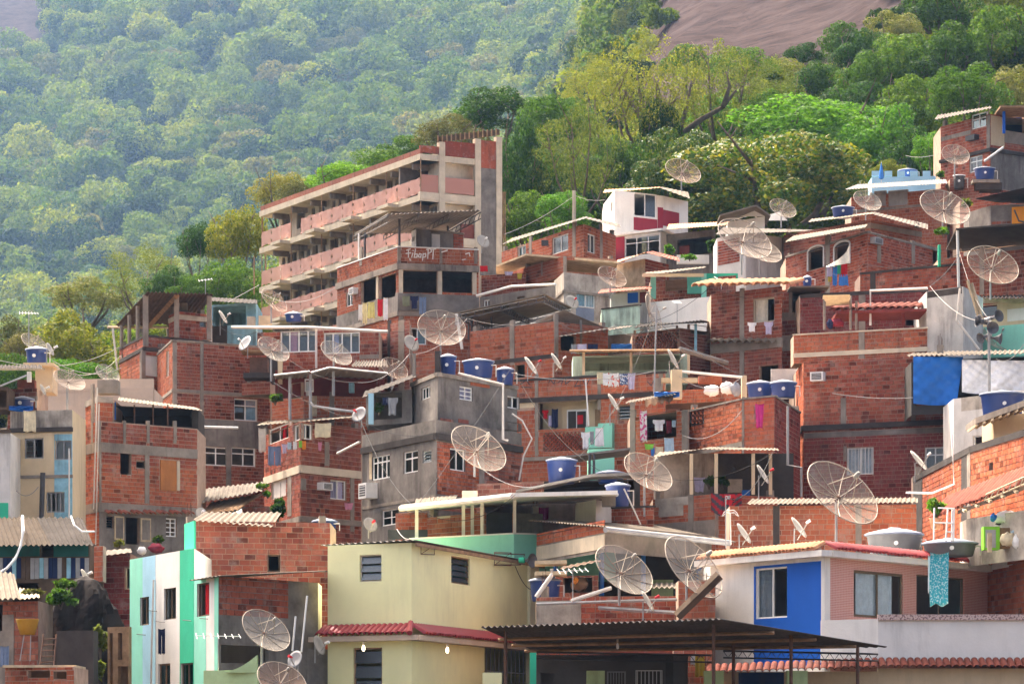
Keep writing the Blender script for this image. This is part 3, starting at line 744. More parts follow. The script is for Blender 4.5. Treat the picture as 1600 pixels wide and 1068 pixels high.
# boulder
def boulder():
    m = MB(); N, K = 40, 28; base = P(122, 1110, 103); r1 = random.Random(3)
    for i in range(K + 1):
        t = i / K; hh = t * 4.35; rr = (1 - t ** 3.2) ** .5
        for j in range(N):
            a = 2 * math.pi * j / N; k_ = 1 + .16 * math.sin(a * 3 + t * 4) + .12 * math.sin(a * 5 - t * 7) + .07 * math.sin(a * 9 + t * 13) + .05 * abs(math.sin(a * 13 - t * 17)) + r1.uniform(-.035, .035)
            m.v.append((base.x + .25 * t + math.cos(a) * rr * 1.15 * k_, base.y + math.sin(a) * rr * 1.3 * k_, base.z + hh))
    for i in range(K):
        for j in range(N): m.f.append((i * N + j, i * N + (j + 1) % N, (i + 1) * N + (j + 1) % N, (i + 1) * N + j)); m.m.append(0)
    m.f.append(tuple(K * N + j for j in range(N))); m.m.append(0)
    o = m.build('boulder', 'rock_dark'); tag(o, 'big dark boulder under the brick pier', 'boulder')  # rock colour lowered to carry the shade of the yard
boulder()
h = H('yard_wall', 'black shaded retaining wall below the boulder', [(88, 97.5), (146, 97)], 984, bot=1110, mat='concrete_dark', cat='wall', back=.6); h.finish()  # near-black concrete holds the yard's shade in its colour
h = H('scaffold', 'raw timber frame leaning beside the mint house', [(168, 99.5), (202, 99)], 978, bot=1110, mat='wood', cat='scaffold', back=.12)
h.openr(0, 171, 988, 176, 1090); h.openr(0, 184, 988, 191, 1030); h.openr(0, 184, 1040, 200, 1090); h.finish()

# ===== left: white/green house, cream house
h = H('white_house', 'narrow white house with green base at the left picture edge', [(-40, 116), (16, 116)], 676, mat='plaster_white_old', back=3)
h.patch(0, -40, 785, 13, 830, 'paint_green', 'painted_base', .008); h.finish()
h.coping(.12, .1, 'wood_dark')
h = H('cream_house', 'cream house with stained parapet and three aluminium windows', [(16, 118.5), (113, 118)], 640, mat='plaster_cream', back=3.2)
h.patch(0, 17, 640, 116, 670, 'plaster_stained', 'parapet', .05); h.patch(0, 85, 678, 113, 830, 'paint_sky_old', 'bluish_render', .008)
h.band(60, 668, 675, off=.10, mat='concrete_dark')
h.window(0, 38, 684, 68, 716, n=2, frame='metal_grey', skip=(1,), cw=.5); h.window(0, 86, 688, 112, 718, n=2, frame='metal_grey')
h.window(0, 72, 768, 101, 800, n=4, frame='metal_grey', bars=0, glass='glass')
h.band(60, 742, 747, off=.03, mat='concrete'); h.finish()
bar('downpipe', h.root, 'metal_dark', [P(67, 738, 117.6), P(64, 830, 117.6)], .1)
bar('downpipe', h.root, 'pvc', [P(108, 700, 117.6), P(108, 815, 117.6)], .03)
h = H('beige_house', 'windowless beige house behind the cream parapet', [(57, 134), (150, 133), (240, 133)], 606, mat='plaster_beige', back=2.5)
h.patch(0, 57, 593, 150, 612, 'plaster_beige', 'upper_wall', .02); h.finish()
b = MB(); b.obox(P(57, 660, 134), P(240, 660, 133) - P(57, 660, 134), (0, .2, 0), (0, 0, (660 - 592) * 134 / F)); b.build('rear_wall', 'plaster_beige', h.root)
bx('tank_stand', h.root, 'plaster_cream', 55, 568, 82, 612, 124.5, 1.4)
b = MB(); b.obox(P(36, 571, 124), P(84, 571, 124) - P(36, 571, 124), (0, 1.6, 0), (0, 0, .12)); b.build('tank_slab', 'plaster_cream', h.root)
bx('water_box', h.root, 'concrete', 152, 593, 184, 614, 121.5, .8)
h = H('brick_house', 'small brick annex with blue sheeting beside the cream house', [(12, 121), (58, 120.6)], 606, bricks='brick_dull', mat='mortar', back=2.5)
h.band(30, 620, 626, mat='concrete'); h.finish()
bx('upper_parapet', h.root, 'brick_red', 27, 593, 54, 606, 121.5, .5)
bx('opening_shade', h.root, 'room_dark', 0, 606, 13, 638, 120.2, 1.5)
h = H('porch', 'open porch roof of dark corrugated sheet at the left edge', [(-40, 118.2), (12, 118)], 604, bot=640, mat='wood_dark', cat='porch', back=1.5); h.openr(0, -36, 610, 10, 636); h.finish()
sheet_ob('roof_sheet', h.root, 'fibre_dark', P(-40, 577, 118), P(66, 577, 118), P(66, 570, 122), P(-40, 570, 122), waves=18, amp=.04)
b = MB(); b.pbox(-40, 575, 70, 578, 117.9, .06); b.build('fascia', 'wood_pale', h.root)
bar('brace', h.root, 'metal_grey', [P(0, 603, 117.5), P(42, 586, 117.8)], .04); bx('post', h.root, 'plaster_white', 42, 580, 48, 596, 118, .2)

# ===== tall brick house A (left)
h = BA = H('brick_house', 'three-storey brick house with orange boarded window and shuttered ground door', [(112, 125), (155, 122), (308, 125)], 657, bricks='brick_red', bw=.29, bh=.155, back=3.5)
h.F[0].brick = [(h.F[0].brick[0][0], 'brick_orange')]  # orange blocks put the grazing sun into this left face's colour
h.F[1].brick = [((0, h.F[1].z(155, 722), h.F[1].L, h.z1), 'brick_red'), ((0, h.F[1].z(155, 800), h.F[1].L, h.F[1].z(155, 722)), 'brick_orange')]
h.band(156, 690, 705); h.band(156, 784, 799, mat='concrete')
for x in (153, 192, 229, 271): h.column(1, x, x + 4.5, 657, 692)
h.column(1, 226, 233, 704, 786); h.column(1, 155, 158, 704, 784, mat='concrete'); h.column(0, 126, 130, 657, 790); h.column(0, 143, 146, 600, 692)
h.openr(1, 188, 704, 205, 741); h.window(1, 213, 719, 228, 732, n=1, frame='concrete', glass=None)
h.nobrick(1, 249, 718, 276, 766); h.patch(1, 250, 719, 275, 766, 'plywood_orange', 'boarded_window', .05); h.patch(1, 275.5, 720, 280, 766, 'concrete_pale', 'frame_post', .06)
h.patch(1, 188, 724, 203, 728, 'plaster_white', 'bent_pipe', .05); h.patch(1, 198, 728, 204, 742, 'plaster_white', 'bent_pipe', .05)
h.window(0, 115, 712, 121, 762, n=1, frame='metal_white', glass='glass_frost')
h.patch(1, 155, 800, 310, 905, 'plaster_grey', 'grey_render', .012)
h.openr(1, 196, 808, 218, 850)
h.patch(1, 178, 806, 193, 843, 'wood_pale', 'shutter', .05); h.patch(1, 180, 808.5, 191, 840.5, 'plaster_grey', 'shutter_panel', .06)
h.patch(1, 219, 809, 235, 846, 'wood_pale', 'shutter', .05); h.patch(1, 221, 812, 233, 843, 'plaster_grey', 'shutter_panel', .06)
h.window(1, 166, 806, 177, 825, n=1, blades=4, frame='metal_dark', glass='glass_frost'); h.window(1, 259, 809, 276, 838, n=2, rows=4, frame='metal_white', glass='glass')
h.finish()
for i in range(7): clay_tiles(h.root, h.F[1].at(162 + i * 20, 798, .02), h.F[1].at(176 + i * 20, 799, .02), h.F[1].at(162 + i * 20, 803, .35), h.F[1].at(176 + i * 20, 804, .35), 'tile_old', .22)
bar('downpipe', h.root, 'pvc', [P(152, 605, 121.4), P(146, 795, 121.6)], .03); bar('downpipe', h.root, 'pvc', [P(155, 630, 121.3), P(149, 860, 121.4)], .025)
h = H('brick_tower', 'small brick stair tower with pale cap above the brick parapet', [(134, 125.5), (153, 123.6), (176, 124)], 620, bricks='brick_orange', bot=665, cat='tower', back=1.6)
h.band(153, 619, 628, mat='plaster_stained'); h.finish()
h = H('roof_shelter', 'white sheet roof shelter with blue drape on the brick parapet', [(176, 125), (310, 126.4)], 634, bot=672, mat='room_dark', cat='shelter', back=2.5)
h.openr(0, 180, 636, 300, 664); h.finish()
sheet_ob('roof_sheet', h.root, 'fibre_pale', P(184, 625, 123.8), P(316, 641, 125.2), P(306, 636, 130), P(186, 620, 129.6), waves=22)
bx('drape', h.root, 'tarp_blue', 175, 628, 181, 655, 124.6, .05)
for x in (210, 239, 262): bar('post', h.root, 'metal_rust', [P(x, 632, 124.8), P(x, 664, 124.8)], .035)

# ===== brick house B with terrace pavilion
h = BB = H('brick_house', 'tall brick house with two white-framed double windows low down', [(246, 147), (270, 142), (422, 144.5)], 533, bricks='brick_red', back=3.5)
h.F[0].brick = [(h.F[0].brick[0][0], 'brick_orange')]  # left face sunlit by colour: orange blocks beside the red front
h.band(272, 607, 612); h.column(1, 312.5, 318, 533, 700); h.column(1, 270, 276, 533, 700); h.column(1, 386, 392, 590, 610)
h.window(1, 366, 623, 402, 657, n=2, transom=.24, curtain=('cloth_lightblue', .52, 1)); h.window(0, 260, 548, 264, 588, n=1)
h.patch(1, 310, 657, 418, 689, 'plaster_grey', 'grey_render', .03)
h.column(1, 353, 361, 689, 770, mat='plaster_grey'); h.patch(1, 310, 689, 420, 699, 'plaster_grey', 'lintel', .02)
h.window(1, 320, 698, 356, 727, n=2, transom=.24); h.window(1, 362, 699, 399, 728, n=2, transom=.24)
h.finish(); h.coping(.08, .05, 'concrete')
h = H('brick_house', 'brick wing with white roller blind below the pavilion', [(187, 152), (225, 147), (262, 148)], 540, bricks='brick_orange', back=3)
h.F[1].brick = [(h.F[1].brick[0][0], 'brick_red')]  # red front, orange left side: sun and shade set by brick colour
h.window(1, 227, 556, 257, 588, n=1, frame='plaster_white', glass='plaster_white'); h.patch(1, 226, 589, 240, 607, 'concrete', 'plaster_patch')
h.band(226, 609, 616, mat='concrete_dark', off=.12); h.band(226, 541, 547, mat='concrete_dark', off=.06); h.column(1, 221, 227, 547, 610); h.column(0, 219, 225, 547, 610); h.finish()
h = H('roof_pavilion', 'open rooftop pavilion with brown corrugated roof on thin posts', [(187, 152.4), (228, 147.6), (330, 150)], 526, bot=541, bricks='brick_red', cat='pavilion', back=3, indiv=False)
h.coping(.1, .04, 'concrete_dark'); h.finish()
TP = [P(236, 455, 147), P(333, 457, 150), P(330, 503, 160), P(180, 512, 156)]
sheet_ob('roof_sheet', h.root, 'sheet_brown', P(230, 456, 146.4), P(334, 459, 149.4), P(300, 504, 162), P(180, 509, 156), waves=17, amp=.06, nv=3)
for x, y0, D in ((190, 508, 152.2), (202, 492, 151), (215, 478, 149.5)): bar('post', h.root, 'concrete', [P(x, y0, D), P(x, 545, D)], .09, 4)
b = MB(); b.pbox(223, 460, 231, 545, 147.4, .3); b.build('post', 'concrete', h.root); b = MB(); b.pbox(272, 460, 279, 527, 148.4, .3); b.build('post', 'concrete', h.root); b = MB(); b.pbox(323, 462, 330, 530, 149.5, .3); b.build('post', 'concrete', h.root)
bar('beam', h.root, 'wood', [P(276, 462, 148.2), P(231, 512, 156)], .14, 4); bar('beam', h.root, 'wood_pale', [P(168, 511, 156), P(262, 511, 158)], .07, 4)
h = H('brick_house', 'brick stair box under the pavilion roof', [(264, 151.5), (278, 150), (324, 151)], 486, bot=535, bricks='brick_red', back=2)
h.band(279, 491, 498, mat='concrete_pale'); h.window(1, 312, 500, 322, 511, n=1, frame='concrete', glass='glass'); h.finish()
bx('cupboard', h.root, 'concrete', 277, 473, 292, 485, 151, .5)
h = H('blue_room_house', 'open dark room with light blue plaster beside the pavilion', [(330, 157), (400, 156)], 472, bot=545, mat='paint_sky_old', back=3)
h.openr(0, 333, 478, 384, 508); h.patch(0, 330, 508, 355, 545, 'concrete_dark', 'dark_render', .02); h.finish()  # darker patch low on the left, below the opening
sheet_ob('roof_sheet', h.root, 'fibre_dark', P(328, 470, 155.2), P(402, 474, 155), P(402, 468, 160), P(328, 464, 160), waves=12)
bx('wash_basin', h.root, 'concrete_pale', 386, 494, 398, 510, 155.2, .5); bx('wash_basin', h.root, 'plaster_cream', 404, 493, 424, 512, 155, .5)

# ===== brick house C
h = BC = H('brick_house', 'rounded brick house with laundry hung under its upper windows', [(413, 138), (470, 132), (564, 135)], 658, bricks='brick_red', back=3.2)
h.band(470, 726, 738, off=.05, mat='concrete_pale'); h.band(470, 806, 814, off=.05, mat='concrete'); h.column(1, 507, 514, 690, 727); h.column(0, 450, 456, 738, 806, mat='concrete'); h.column(1, 547, 553, 740, 830)
h.window(0, 420, 665, 451, 689, n=2, curtain=('cloth_red', .55, .7), skip=(1,)); h.window(0, 459, 663, 469, 688, n=1); h.window(1, 471, 662, 488, 686, n=2, skip=(1,), curtain=('cloth_lightblue', 0, .5))
h.window(0, 424, 747, 447, 777, n=2, frame='plaster_white_old', glass='plaster_white_old', fw=.04); h.patch(1, 470, 747, 478, 765, 'concrete', 'plaster_patch')
h.window(1, 516, 750, 541, 780, n=2, curtain=('cloth_lilac', .1, .9), skip=(1,)); h.finish()
b = MB(); b.pbox(476, 658, 500, 680, 131.3, .1)
sheet_ob('roof_sheet', h.root, 'fibre_pale', P(400, 664, 138), P(545, 652, 131), P(566, 648, 138), P(420, 656, 142), waves=20)

# ===== grey concrete house
h = GH = H('concrete_house', 'unpainted grey concrete house with rounded corner above striped roofs', [(566, 128), (681, 122), (815, 127.5)], 655, mat='plaster_grey', back=3.2)
f1 = h.F[1]; f1.brick.append((f1.rect(683, 694, 748, 800), 'brick_orange')); f1.brick.append((f1.rect(748, 690, 815, 800), 'brick_dull'))
h.band(681, 676, 686, off=.09, mat='concrete_dark'); h.column(1, 748, 756, 690, 800)
h.window(0, 581, 711, 609, 748, n=4, transom=.2, glass='glass_green'); h.window(0, 630, 704, 653, 738, n=2, transom=.25, glass='glass_green'); h.window(0, 660, 703, 674, 722, n=1, blades=3, glass='glass_frost')
h.window(1, 703, 701, 727, 735, n=2, glass='glass_green'); h.window(0, 596, 795, 623, 820, n=2, rows=2, glass='glass_green')
h.patch(0, 577, 700, 582, 748, 'wood_pale', 'reveal', .01)
h.band(640, 779, 784, off=.03, mat='concrete'); h.openr(1, 793, 660, 815, 672); h.finish()
h = GU = H('concrete_house', 'grey upper storey with two small windows below blue water tanks', [(643, 127), (684, 123.5), (808, 128)], 588, bot=684, mat='plaster_grey', back=2.6)
h.window(0, 658, 604, 672, 623, n=3, glass='glass_green'); h.window(1, 718, 604, 739, 625, n=2, rows=3, curtain='cloth_lilac', glass='glass'); h.window(1, 793, 619, 812, 638, n=2)
h.patch(1, 735, 598, 765, 604, 'brick_orange', 'brick_course', .01); h.patch(1, 688, 654, 708, 660, 'brick_dull', 'bare_brick', .01); h.patch(1, 716, 655, 732, 661, 'brick_dull', 'bare_brick', .01)
h.finish(); h.coping(.16, .07, 'concrete')
h = H('brick_stub', 'short brick wall beside the tanks on the grey house', [(650, 127.5), (682, 127)], 552, bot=590, bricks='brick_orange', cat='wall', back=.6); h.column(0, 680, 687, 548, 590, mat='concrete_dark'); h.column(0, 645, 650, 552, 590); h.finish()
h = H('laundry_porch', 'grey laundry porch with bright turquoise post', [(572, 127.8), (644, 126.4)], 608, bot=660, mat='plaster_grey', cat='porch', back=1.6)
h.openr(0, 584, 614, 628, 654); h.finish()
sheet_ob('roof_sheet', h.root, 'fibre_dark', P(566, 621, 126.6), P(650, 588, 125.8), P(650, 583, 130), P(570, 611, 130), waves=10)
bx('post', h.root, 'paint_skyblue', 575.5, 614, 583.5, 662, 125.5, .25)

# ===== unfinished concrete building with galleries
def construction():
    A, B, C = (408, 221), (656, 200), (783, 202.6)
    def xy(p): return Vector(((p[0] - CX) * p[1] / F, p[1], 0))
    def pd(v): return (CX + v.x / v.y * F, v.y)
    fl = Face(xy(A), xy(B), 0, 1)
    rec = 1.35
    h = H('unfinished_building', 'long unfinished concrete building with open galleries and pink safety netting', [pd(xy(A) - fl.n * rec), pd(xy(B) - fl.n * rec + fl.d * -.2), pd(xy(C) + Vector((-.05, 1.3, 0))), ], 238, ref=1, mat='concrete_pale', back=2.5, cat='building')
    r = h.root; zl = [37.6, 35.05, 32.35, 29.85, 27.3]
    f = h.F[0]; r1 = random.Random(5)
    for k in range(4):
        zt, zb = zl[k] - .42, zl[k + 1]
        u = .5
        while u < f.L - 1.2:
            w_ = r1.choice((.55, .9, 1.3, 1.5)); hh = .55 if w_ < .6 else (1.0 if k else .75)
            base = zb + (1.15 if w_ < .6 else .95)
            q = (u, base, u + w_, min(base + hh + .35, zt - .1)); f.openings.append(q)
            b = MB(); f.box(b, (q[0] - .06, q[1] - .08, q[2] + .06, q[1]), -.02, .05); b.build('window_sill', 'concrete_pale', r)
            if w_ > .8:
                b = MB(); m_ = (q[0] + q[2]) / 2; f.box(b, (m_ - .05, q[1], m_ + .05, q[3]), -.14, -.05); b.build('mullion', 'concrete', r)
            u += w_ + r1.choice((.35, .6, 1.1))
    h.finish()
    cen = (xy(A) + xy(B) + xy(C)) / 3
    n2 = Face(xy(B), xy(C), 0, 1)
    for k, z in enumerate(zl):
        b = MB(); th = .38
        A1, B1, C1 = (xy(A) - fl.d * .3, xy(B), xy(C)); back = Vector((0, 6, 0))
        for (p, q) in ((A1, B1), (B1, C1 - n2.d * 1.6)):
            ff = Face(p, q, 0, 1); ff.box(b, (0, z - th, ff.L - .003, z), -1.5, 0)
        b.build('floor_slab', 'concrete_pale', r)
        if k == 0:
            b = MB(); fl.box(b, (-.2, z + .004, fl.L - .05, z + .33), -.22, -.04); b.build('roof_parapet', 'brick_dull', r)
        else:
            # brackets under the gallery and pink netting between posts
            n = 15; zt = z + 1.12
            for i in range(n + 1):
                u = fl.L * i / n; b = MB(); b.tube([fl.pt(u, z, -.06), fl.pt(u, zt + (.05 if i % 3 else 1.15), -.06)], .035, 4); b.build('netting_post', 'wood', r)
                if i < n and not (k == 1 and i in (3,)) :
                    u2 = fl.L * (i + 1) / n; b = MB(); N, M_ = 5, 4
                    for a in range(N + 1):
                        for c in range(M_ + 1):
                            t, s_ = a / N, c / M_; sag = .10 * math.sin(math.pi * t) * (1 - s_) * r1.uniform(.3, 1.4)
                            b.v.append(tuple(fl.pt(lerp(u + .03, u2 - .03, t), z + .03 + 1.05 * s_ + sag * (1 if s_ < .1 else 0) - .04 * math.sin(math.pi * t) * s_, -.03 + .06 * math.sin(a * 2 + c * 3 + i * 1.7))))
                    for a in range(N):
                        for c in range(M_): b.f.append((a * (M_ + 1) + c, (a + 1) * (M_ + 1) + c, (a + 1) * (M_ + 1) + c + 1, a * (M_ + 1) + c + 1)); b.m.append(0)
                    b.build('netting', 'netting_pink', r, smooth=True)
            for u in (3.2, 8.6, 14.2, 19.5):
                b = MB(); fl.box(b, (u, z - .36, u + 1.5, z - .16), 0, .75); b.build('flower_ledge', 'concrete_pale', r)
        for i in range(8):
            b = MB(); u = fl.L * (i + .5) / 8; fl.box(b, (u, z - .75, u + .18, z - .382), -1.34, -.2); b.build('gallery_beam', 'concrete', r)
    f2 = Face(xy(B), xy(C), 0, 1)
    def wallbit(name, mat, x0, y0, x1, y1, o0, o1):
        q = f2.rect(x0, y0, x1, y1); b = MB(); f2.box(b, q, o0, o1); return b.build(name, mat, r)
    z_top = 215
    wallbit('concrete_column', 'concrete_pale', 686, 222, 695, 420, -.3, .06); wallbit('concrete_column', 'concrete_pale', 742, 217, 751, 420, -.3, .06); wallbit('concrete_column', 'concrete_pale', 775, 214, 784, 420, -.3, .06)
    wallbit('brick_panel', 'brick_red', 657, 228, 686, 239, -.2, 0); wallbit('brick_panel', 'brick_red', 695, 222, 742, 245, -.2, 0); wallbit('brick_panel', 'brick_red', 751, 220, 775, 263, -.2, 0)
    wallbit('grey_wall', 'plaster_grey', 751, 263.3, 775, 430, -.2, 0); wallbit('brick_panel', 'brick_dull', 722, 350, 742, 420, -.3, -.1)
    for y in (303, 370): wallbit('cross_beam', 'concrete_pale', 656, y, 742, y + 11, -.25, .03)
    for (x0, x1, y0, y1) in ((657, 685, 273, 302), (696, 741, 279, 303)):
        wallbit('netting', 'netting_pink', x0, y0, x1, y1, -.05, -.03)
    b = MB(); q = f2.rect(657, 240, 742, 300); f2.box(b, q, -3.2, -3.0); b.build('gallery_wall', 'concrete', r)
    n = 14
    for i in range(n):
        x0 = 684 + i * 7; b = MB(); y0 = 221 - i * .85; f2.box(b, f2.rect(x0 + .6, y0 - 8, x0 + 6.2, y0 + 1), -.1, -.04); b.build('formwork_board', 'wood_dark', r)
        b = MB(); b.tube([f2.at(x0, y0 + 2, .02), f2.at(x0, y0 - 9, .02)], .045, 4); b.build('formwork_stud', 'wood', r)
    b = MB(); b.tube([f2.at(720, 268, -1.5), f2.at(717, 290, -1.2)], .04, 4); b.tube([f2.at(728, 268, -1.5), f2.at(726, 290, -1.2)], .04, 4)
    for i in range(4): b.tube([f2.at(719.5 - i * .6, 271 + 5 * i, -1.4), f2.at(727.6 - i * .4, 271 + 5 * i, -1.4)], .03, 4)
    b.build('site_ladder', 'wood', r)
    for x in (786, 789): bar('scaffold_pole', r, 'wood', [P(x, 300, 203.5), P(x, 420, 203.5)], .05, 5)
    for x, y0 in ((410, 335), (415, 395), (397, 400)): bar('prop', r, 'wood', [P(x, y0, 221.5), P(x, y0 + 60, 221.5)], .05, 4)
MESHY('netting_pink', (.47, .22, .165), .88)
construction()

# ===== house with graffiti parapet
h = PT = H('brick_house', 'brick house with white graffiti on its parapet and open columned terrace', [(527, 167), (623, 160), (748, 161)], 386, bricks='brick_orange', back=4)
PTF = h.F
h.band(623, 411, 421, off=.12, mat='concrete'); h.column(1, 621, 626, 386, 412); h.column(1, 687, 691, 386, 412); h.column(1, 741, 746, 386, 412); h.column(0, 562, 566, 386, 415)
f = h.F[1]; z0, z1 = f.z(623, 460), f.z(623, 421)
for (a, c) in ((627, 683), (690, 738)): h.openr(1, a, 423, c, 457)
for (a, c, dy) in ((564, 588, 9), (592, 619, 4)): h.openr(0, a, 430 + dy - 4, c, 463 + dy)
h.patch(1, 623, 460, 748, 487, 'plaster_grey', 'grey_parapet', .05); h.patch(0, 563, 466, 623, 495, 'plaster_grey', 'grey_parapet', .05); h.patch(0, 527, 489, 562, 515, 'plaster_grey', 'grey_parapet', .05)
for x in (623, 684, 738): h.column(1, x, x + 6.5, 421, 460, mat='concrete_pale', off=.04)
h.column(0, 588.5, 591.5, 424, 472, mat='concrete_pale', off=.04)
h.band(623, 486, 493, off=.10, mat='concrete'); h.column(1, 623, 630, 493, 600); h.column(1, 741, 748, 493, 600); h.window(0, 541, 456, 551, 478, n=2, glass='glass_green')
h.window(1, 639, 512, 666, 538, n=2, glass='glass_green', skip=(0,)); h.window(1, 711, 498, 721, 507, n=1, rows=3, glass=None); h.finish()
h.coping(.05, .05, 'metal_white')
sheet_ob('roof_sheet', h.root, 'zinc', P(606, 334, 157), P(751, 328, 157.5), P(694, 362, 171), P(553, 366, 171), waves=22, amp=.05)
for (x, D, y0) in ((561, 168, 365), (570, 166, 362), (624, 160.4, 336), (700, 167, 352)):
    bar('post', h.root, 'metal_dark' if x != 561 else 'metal_white', [P(x, y0, D), P(x, 388 if x > 600 else 418, D)], .06, 4)
for t in (0, .33, .66, 1):
    a = P(606, 335, 157).lerp(P(751, 329, 157.5), t); c = P(553, 367, 171).lerp(P(694, 363, 171), t)
    b = MB(); b.tube([a - Vector((0, 0, .08)), c - Vector((0, 0, .08))], .035, 4); b.tube([a - Vector((0, 0, .4)), c - Vector((0, 0, .3))], .03, 4)
    for i in range(9): p = a.lerp(c, i / 8); q = a.lerp(c, min(1, (i + .5) / 8)); b.tube([p - Vector((0, 0, .08)), q - Vector((0, 0, .36))], .02, 4)
    b.build('truss', 'metal_dark', h.root)
h = H('roof_shed', 'grey block shed with white door on the graffiti terrace', [(643, 163), (650, 162.4), (724, 164)], 358, bot=390, mat='plaster_grey', cat='shed', back=1.6)
h.F[0].mat = 'plaster_white'; h.patch(1, 674, 366, 687, 388, 'plaster_white_old', 'door', .03); f = h.F[1]; f.brick.append((f.rect(708, 366, 724, 390), 'brick_red')); h.openr(0, 644, 370, 648, 377); h.finish(); h.coping(.06, .12, 'concrete')
# graffiti strokes
def strokes(parent, f, lines, mat, r=.02, off=.03):
    b = MB()
    for ln in lines:
        for (xa, ya), (xb, yb_) in zip(ln, ln[1:]):
            p, q = f.at(xa, ya, off), f.at(xb, yb_, off); d = (q - p); 
            if d.length < 1e-5: continue
            s_ = d.normalized().cross(f.n) * r; d2 = d.normalized() * r * .5
            b.quad(p - s_ - d2, q - s_ + d2, q + s_ + d2, p + s_ - d2)
    return b.build('graffiti', mat, parent)
g = strokes(PT.root, PTF[1], [[(635, 391), (641, 389)], [(638, 390), (638, 402)], [(634, 396), (642, 395)], [(645, 395), (643, 402)], [(645, 391), (645.5, 392)], [(649, 389), (647, 402), (651, 402), (652, 397), (648, 397)], [(655, 397), (653, 401), (657, 402), (658, 397), (655, 396)], [(661, 396), (660, 407)], [(661, 397), (665, 396), (665, 401), (661, 402)],
    [(669, 389), (668, 404)], [(666, 390), (673, 388), (674, 393), (668, 397)], [(672, 390), (681, 389)], [(677, 390), (676, 405)], [(640, 404), (641, 407)], [(690, 394), (699, 391)], [(727, 397), (733, 395), (734, 400)], [(722, 406), (727, 405)]], 'plaster_white', .028)

# ===== row behind the concrete house: white sliding windows
h = WW = H('brick_house', 'brick house with two wide four-pane white sliding windows', [(402, 152), (592, 150.5)], 513, bricks='brick_red', back=3)
h.window(0, 438, 516, 495, 550, n=4, fw=.06, curtain=('cloth_pink', .25, .45)); h.window(0, 506, 519, 562, 552, n=4, fw=.06, curtain=('cloth_lilac', .2, .4)); h.patch(0, 562, 554, 592, 560, 'concrete', 'plaster_patch'); h.finish()
bar('roof_edge', h.root, 'pvc', [P(362, 511, 151), P(480, 511, 150), P(606, 518, 149.6)], .08, 5); bar('downpipe', h.root, 'pvc', [P(494, 513, 150.2), P(494, 575, 150.2)], .06)
h = H('brick_house', 'pale dull brick wall beside the graffiti house base', [(592, 155), (640, 153)], 500, bricks='brick_dull', back=3); h.column(0, 606, 610, 500, 620, mat='concrete_dark'); h.column(0, 623, 632, 500, 620); h.finish()
h = H('brick_house', 'half hidden brick house under two grey metal canopies', [(425, 141), (475, 139), (600, 139.5)], 618, bricks='brick_orange', back=3)
h.window(1, 476, 592, 490, 612, n=1, hole=False); h.column(1, 515, 522, 612, 665); h.patch(1, 487, 612, 495, 650, 'wood_pale', 'timber_board', .06); h.openr(0, 452, 598, 470, 622); h.finish()
bx('rear_wall', h.root, 'wood_red', 430, 578, 600, 622, 142.5, .3); bx('door_frame', h.root, 'metal_white', 478, 596, 486, 622, 142, .1)
for (xa, ya, xb, yb_, xc, yc, xd, yd) in ((428, 586, 484, 580, 480, 590, 430, 592), (486, 582, 515, 574, 506, 588, 486, 592), (515, 574, 606, 583, 598, 592, 506, 588)):
    b = MB(); sheet(b, P(xa, ya, 136), P(xb, yb_, 136), P(xc, yc, 142.5), P(xd, yd, 142.5), 8, .03); b.build('canopy_sheet', 'zinc', h.root)
    bar('canopy_edge', h.root, 'metal_grey', [P(xa, ya, 135.9), P(xb, yb_, 135.9)], .05, 4)
for x, y0, y1 in ((453, 588, 655), (485, 584, 660), (521, 580, 618)): bar('post', h.root, 'metal_grey', [P(x, y0, 136.4), P(x, y1, 136.4)], .07, 5)
bar('drain_pipe', h.root, 'pvc', [P(485, 628, 136), P(490, 634, 136), P(530, 640, 136), P(600, 648, 136)], .06)
sheet_ob('lean_to_roof', h.root, 'fibre_cement', P(548, 572, 146), P(606, 572, 146), P(604, 562, 149.8), P(556, 564, 149.8), waves=12, amp=.06)
h = H('junk_porch', 'dark-backed porch with rusty cistern jutting from the brick house', [(378, 143), (422, 142.4)], 596, bot=615, bricks='brick_red', cat='porch', back=1.5); h.finish()
bx('cistern', h.root, 'metal_rust', 390, 558, 418, 582, 142.6, .9); bx('cistern_slab', h.root, 'concrete_dark', 380, 582, 424, 590, 142.2, 1.2); bx('shelf_roof', h.root, 'wood', 376, 545, 424, 549, 142, 1.4); bx('back_panel', h.root, 'room_dark', 380, 549, 442, 600, 144.4, .2)
bx('post', h.root, 'plaster_cream', 434, 562, 441, 600, 142.4, .2)
h = H('slope_shack', 'low shack with heaped tile and tin roof between brick houses', [(305, 128.5), (420, 127)], 790, bricks='brick_dull', mat='mortar_dark', back=2); h.finish()
sheet_ob('roof_sheet', h.root, 'fibre_cement', P(306, 786, 127), P(410, 766, 126.6), P(415, 752, 131), P(310, 764, 131), waves=14, amp=.05)
sheet_ob('roof_sheet', h.root, 'wood', P(310, 806, 126.2), P(372, 795, 126), P(412, 770, 128), P(330, 784, 128), waves=9, amp=.05)
b = MB(); b.quad(P(326, 818, 125), P(378, 800, 124.6), P(378, 792, 127), P(335, 806, 127)); b.build('white_tin', 'plaster_white', h.root)

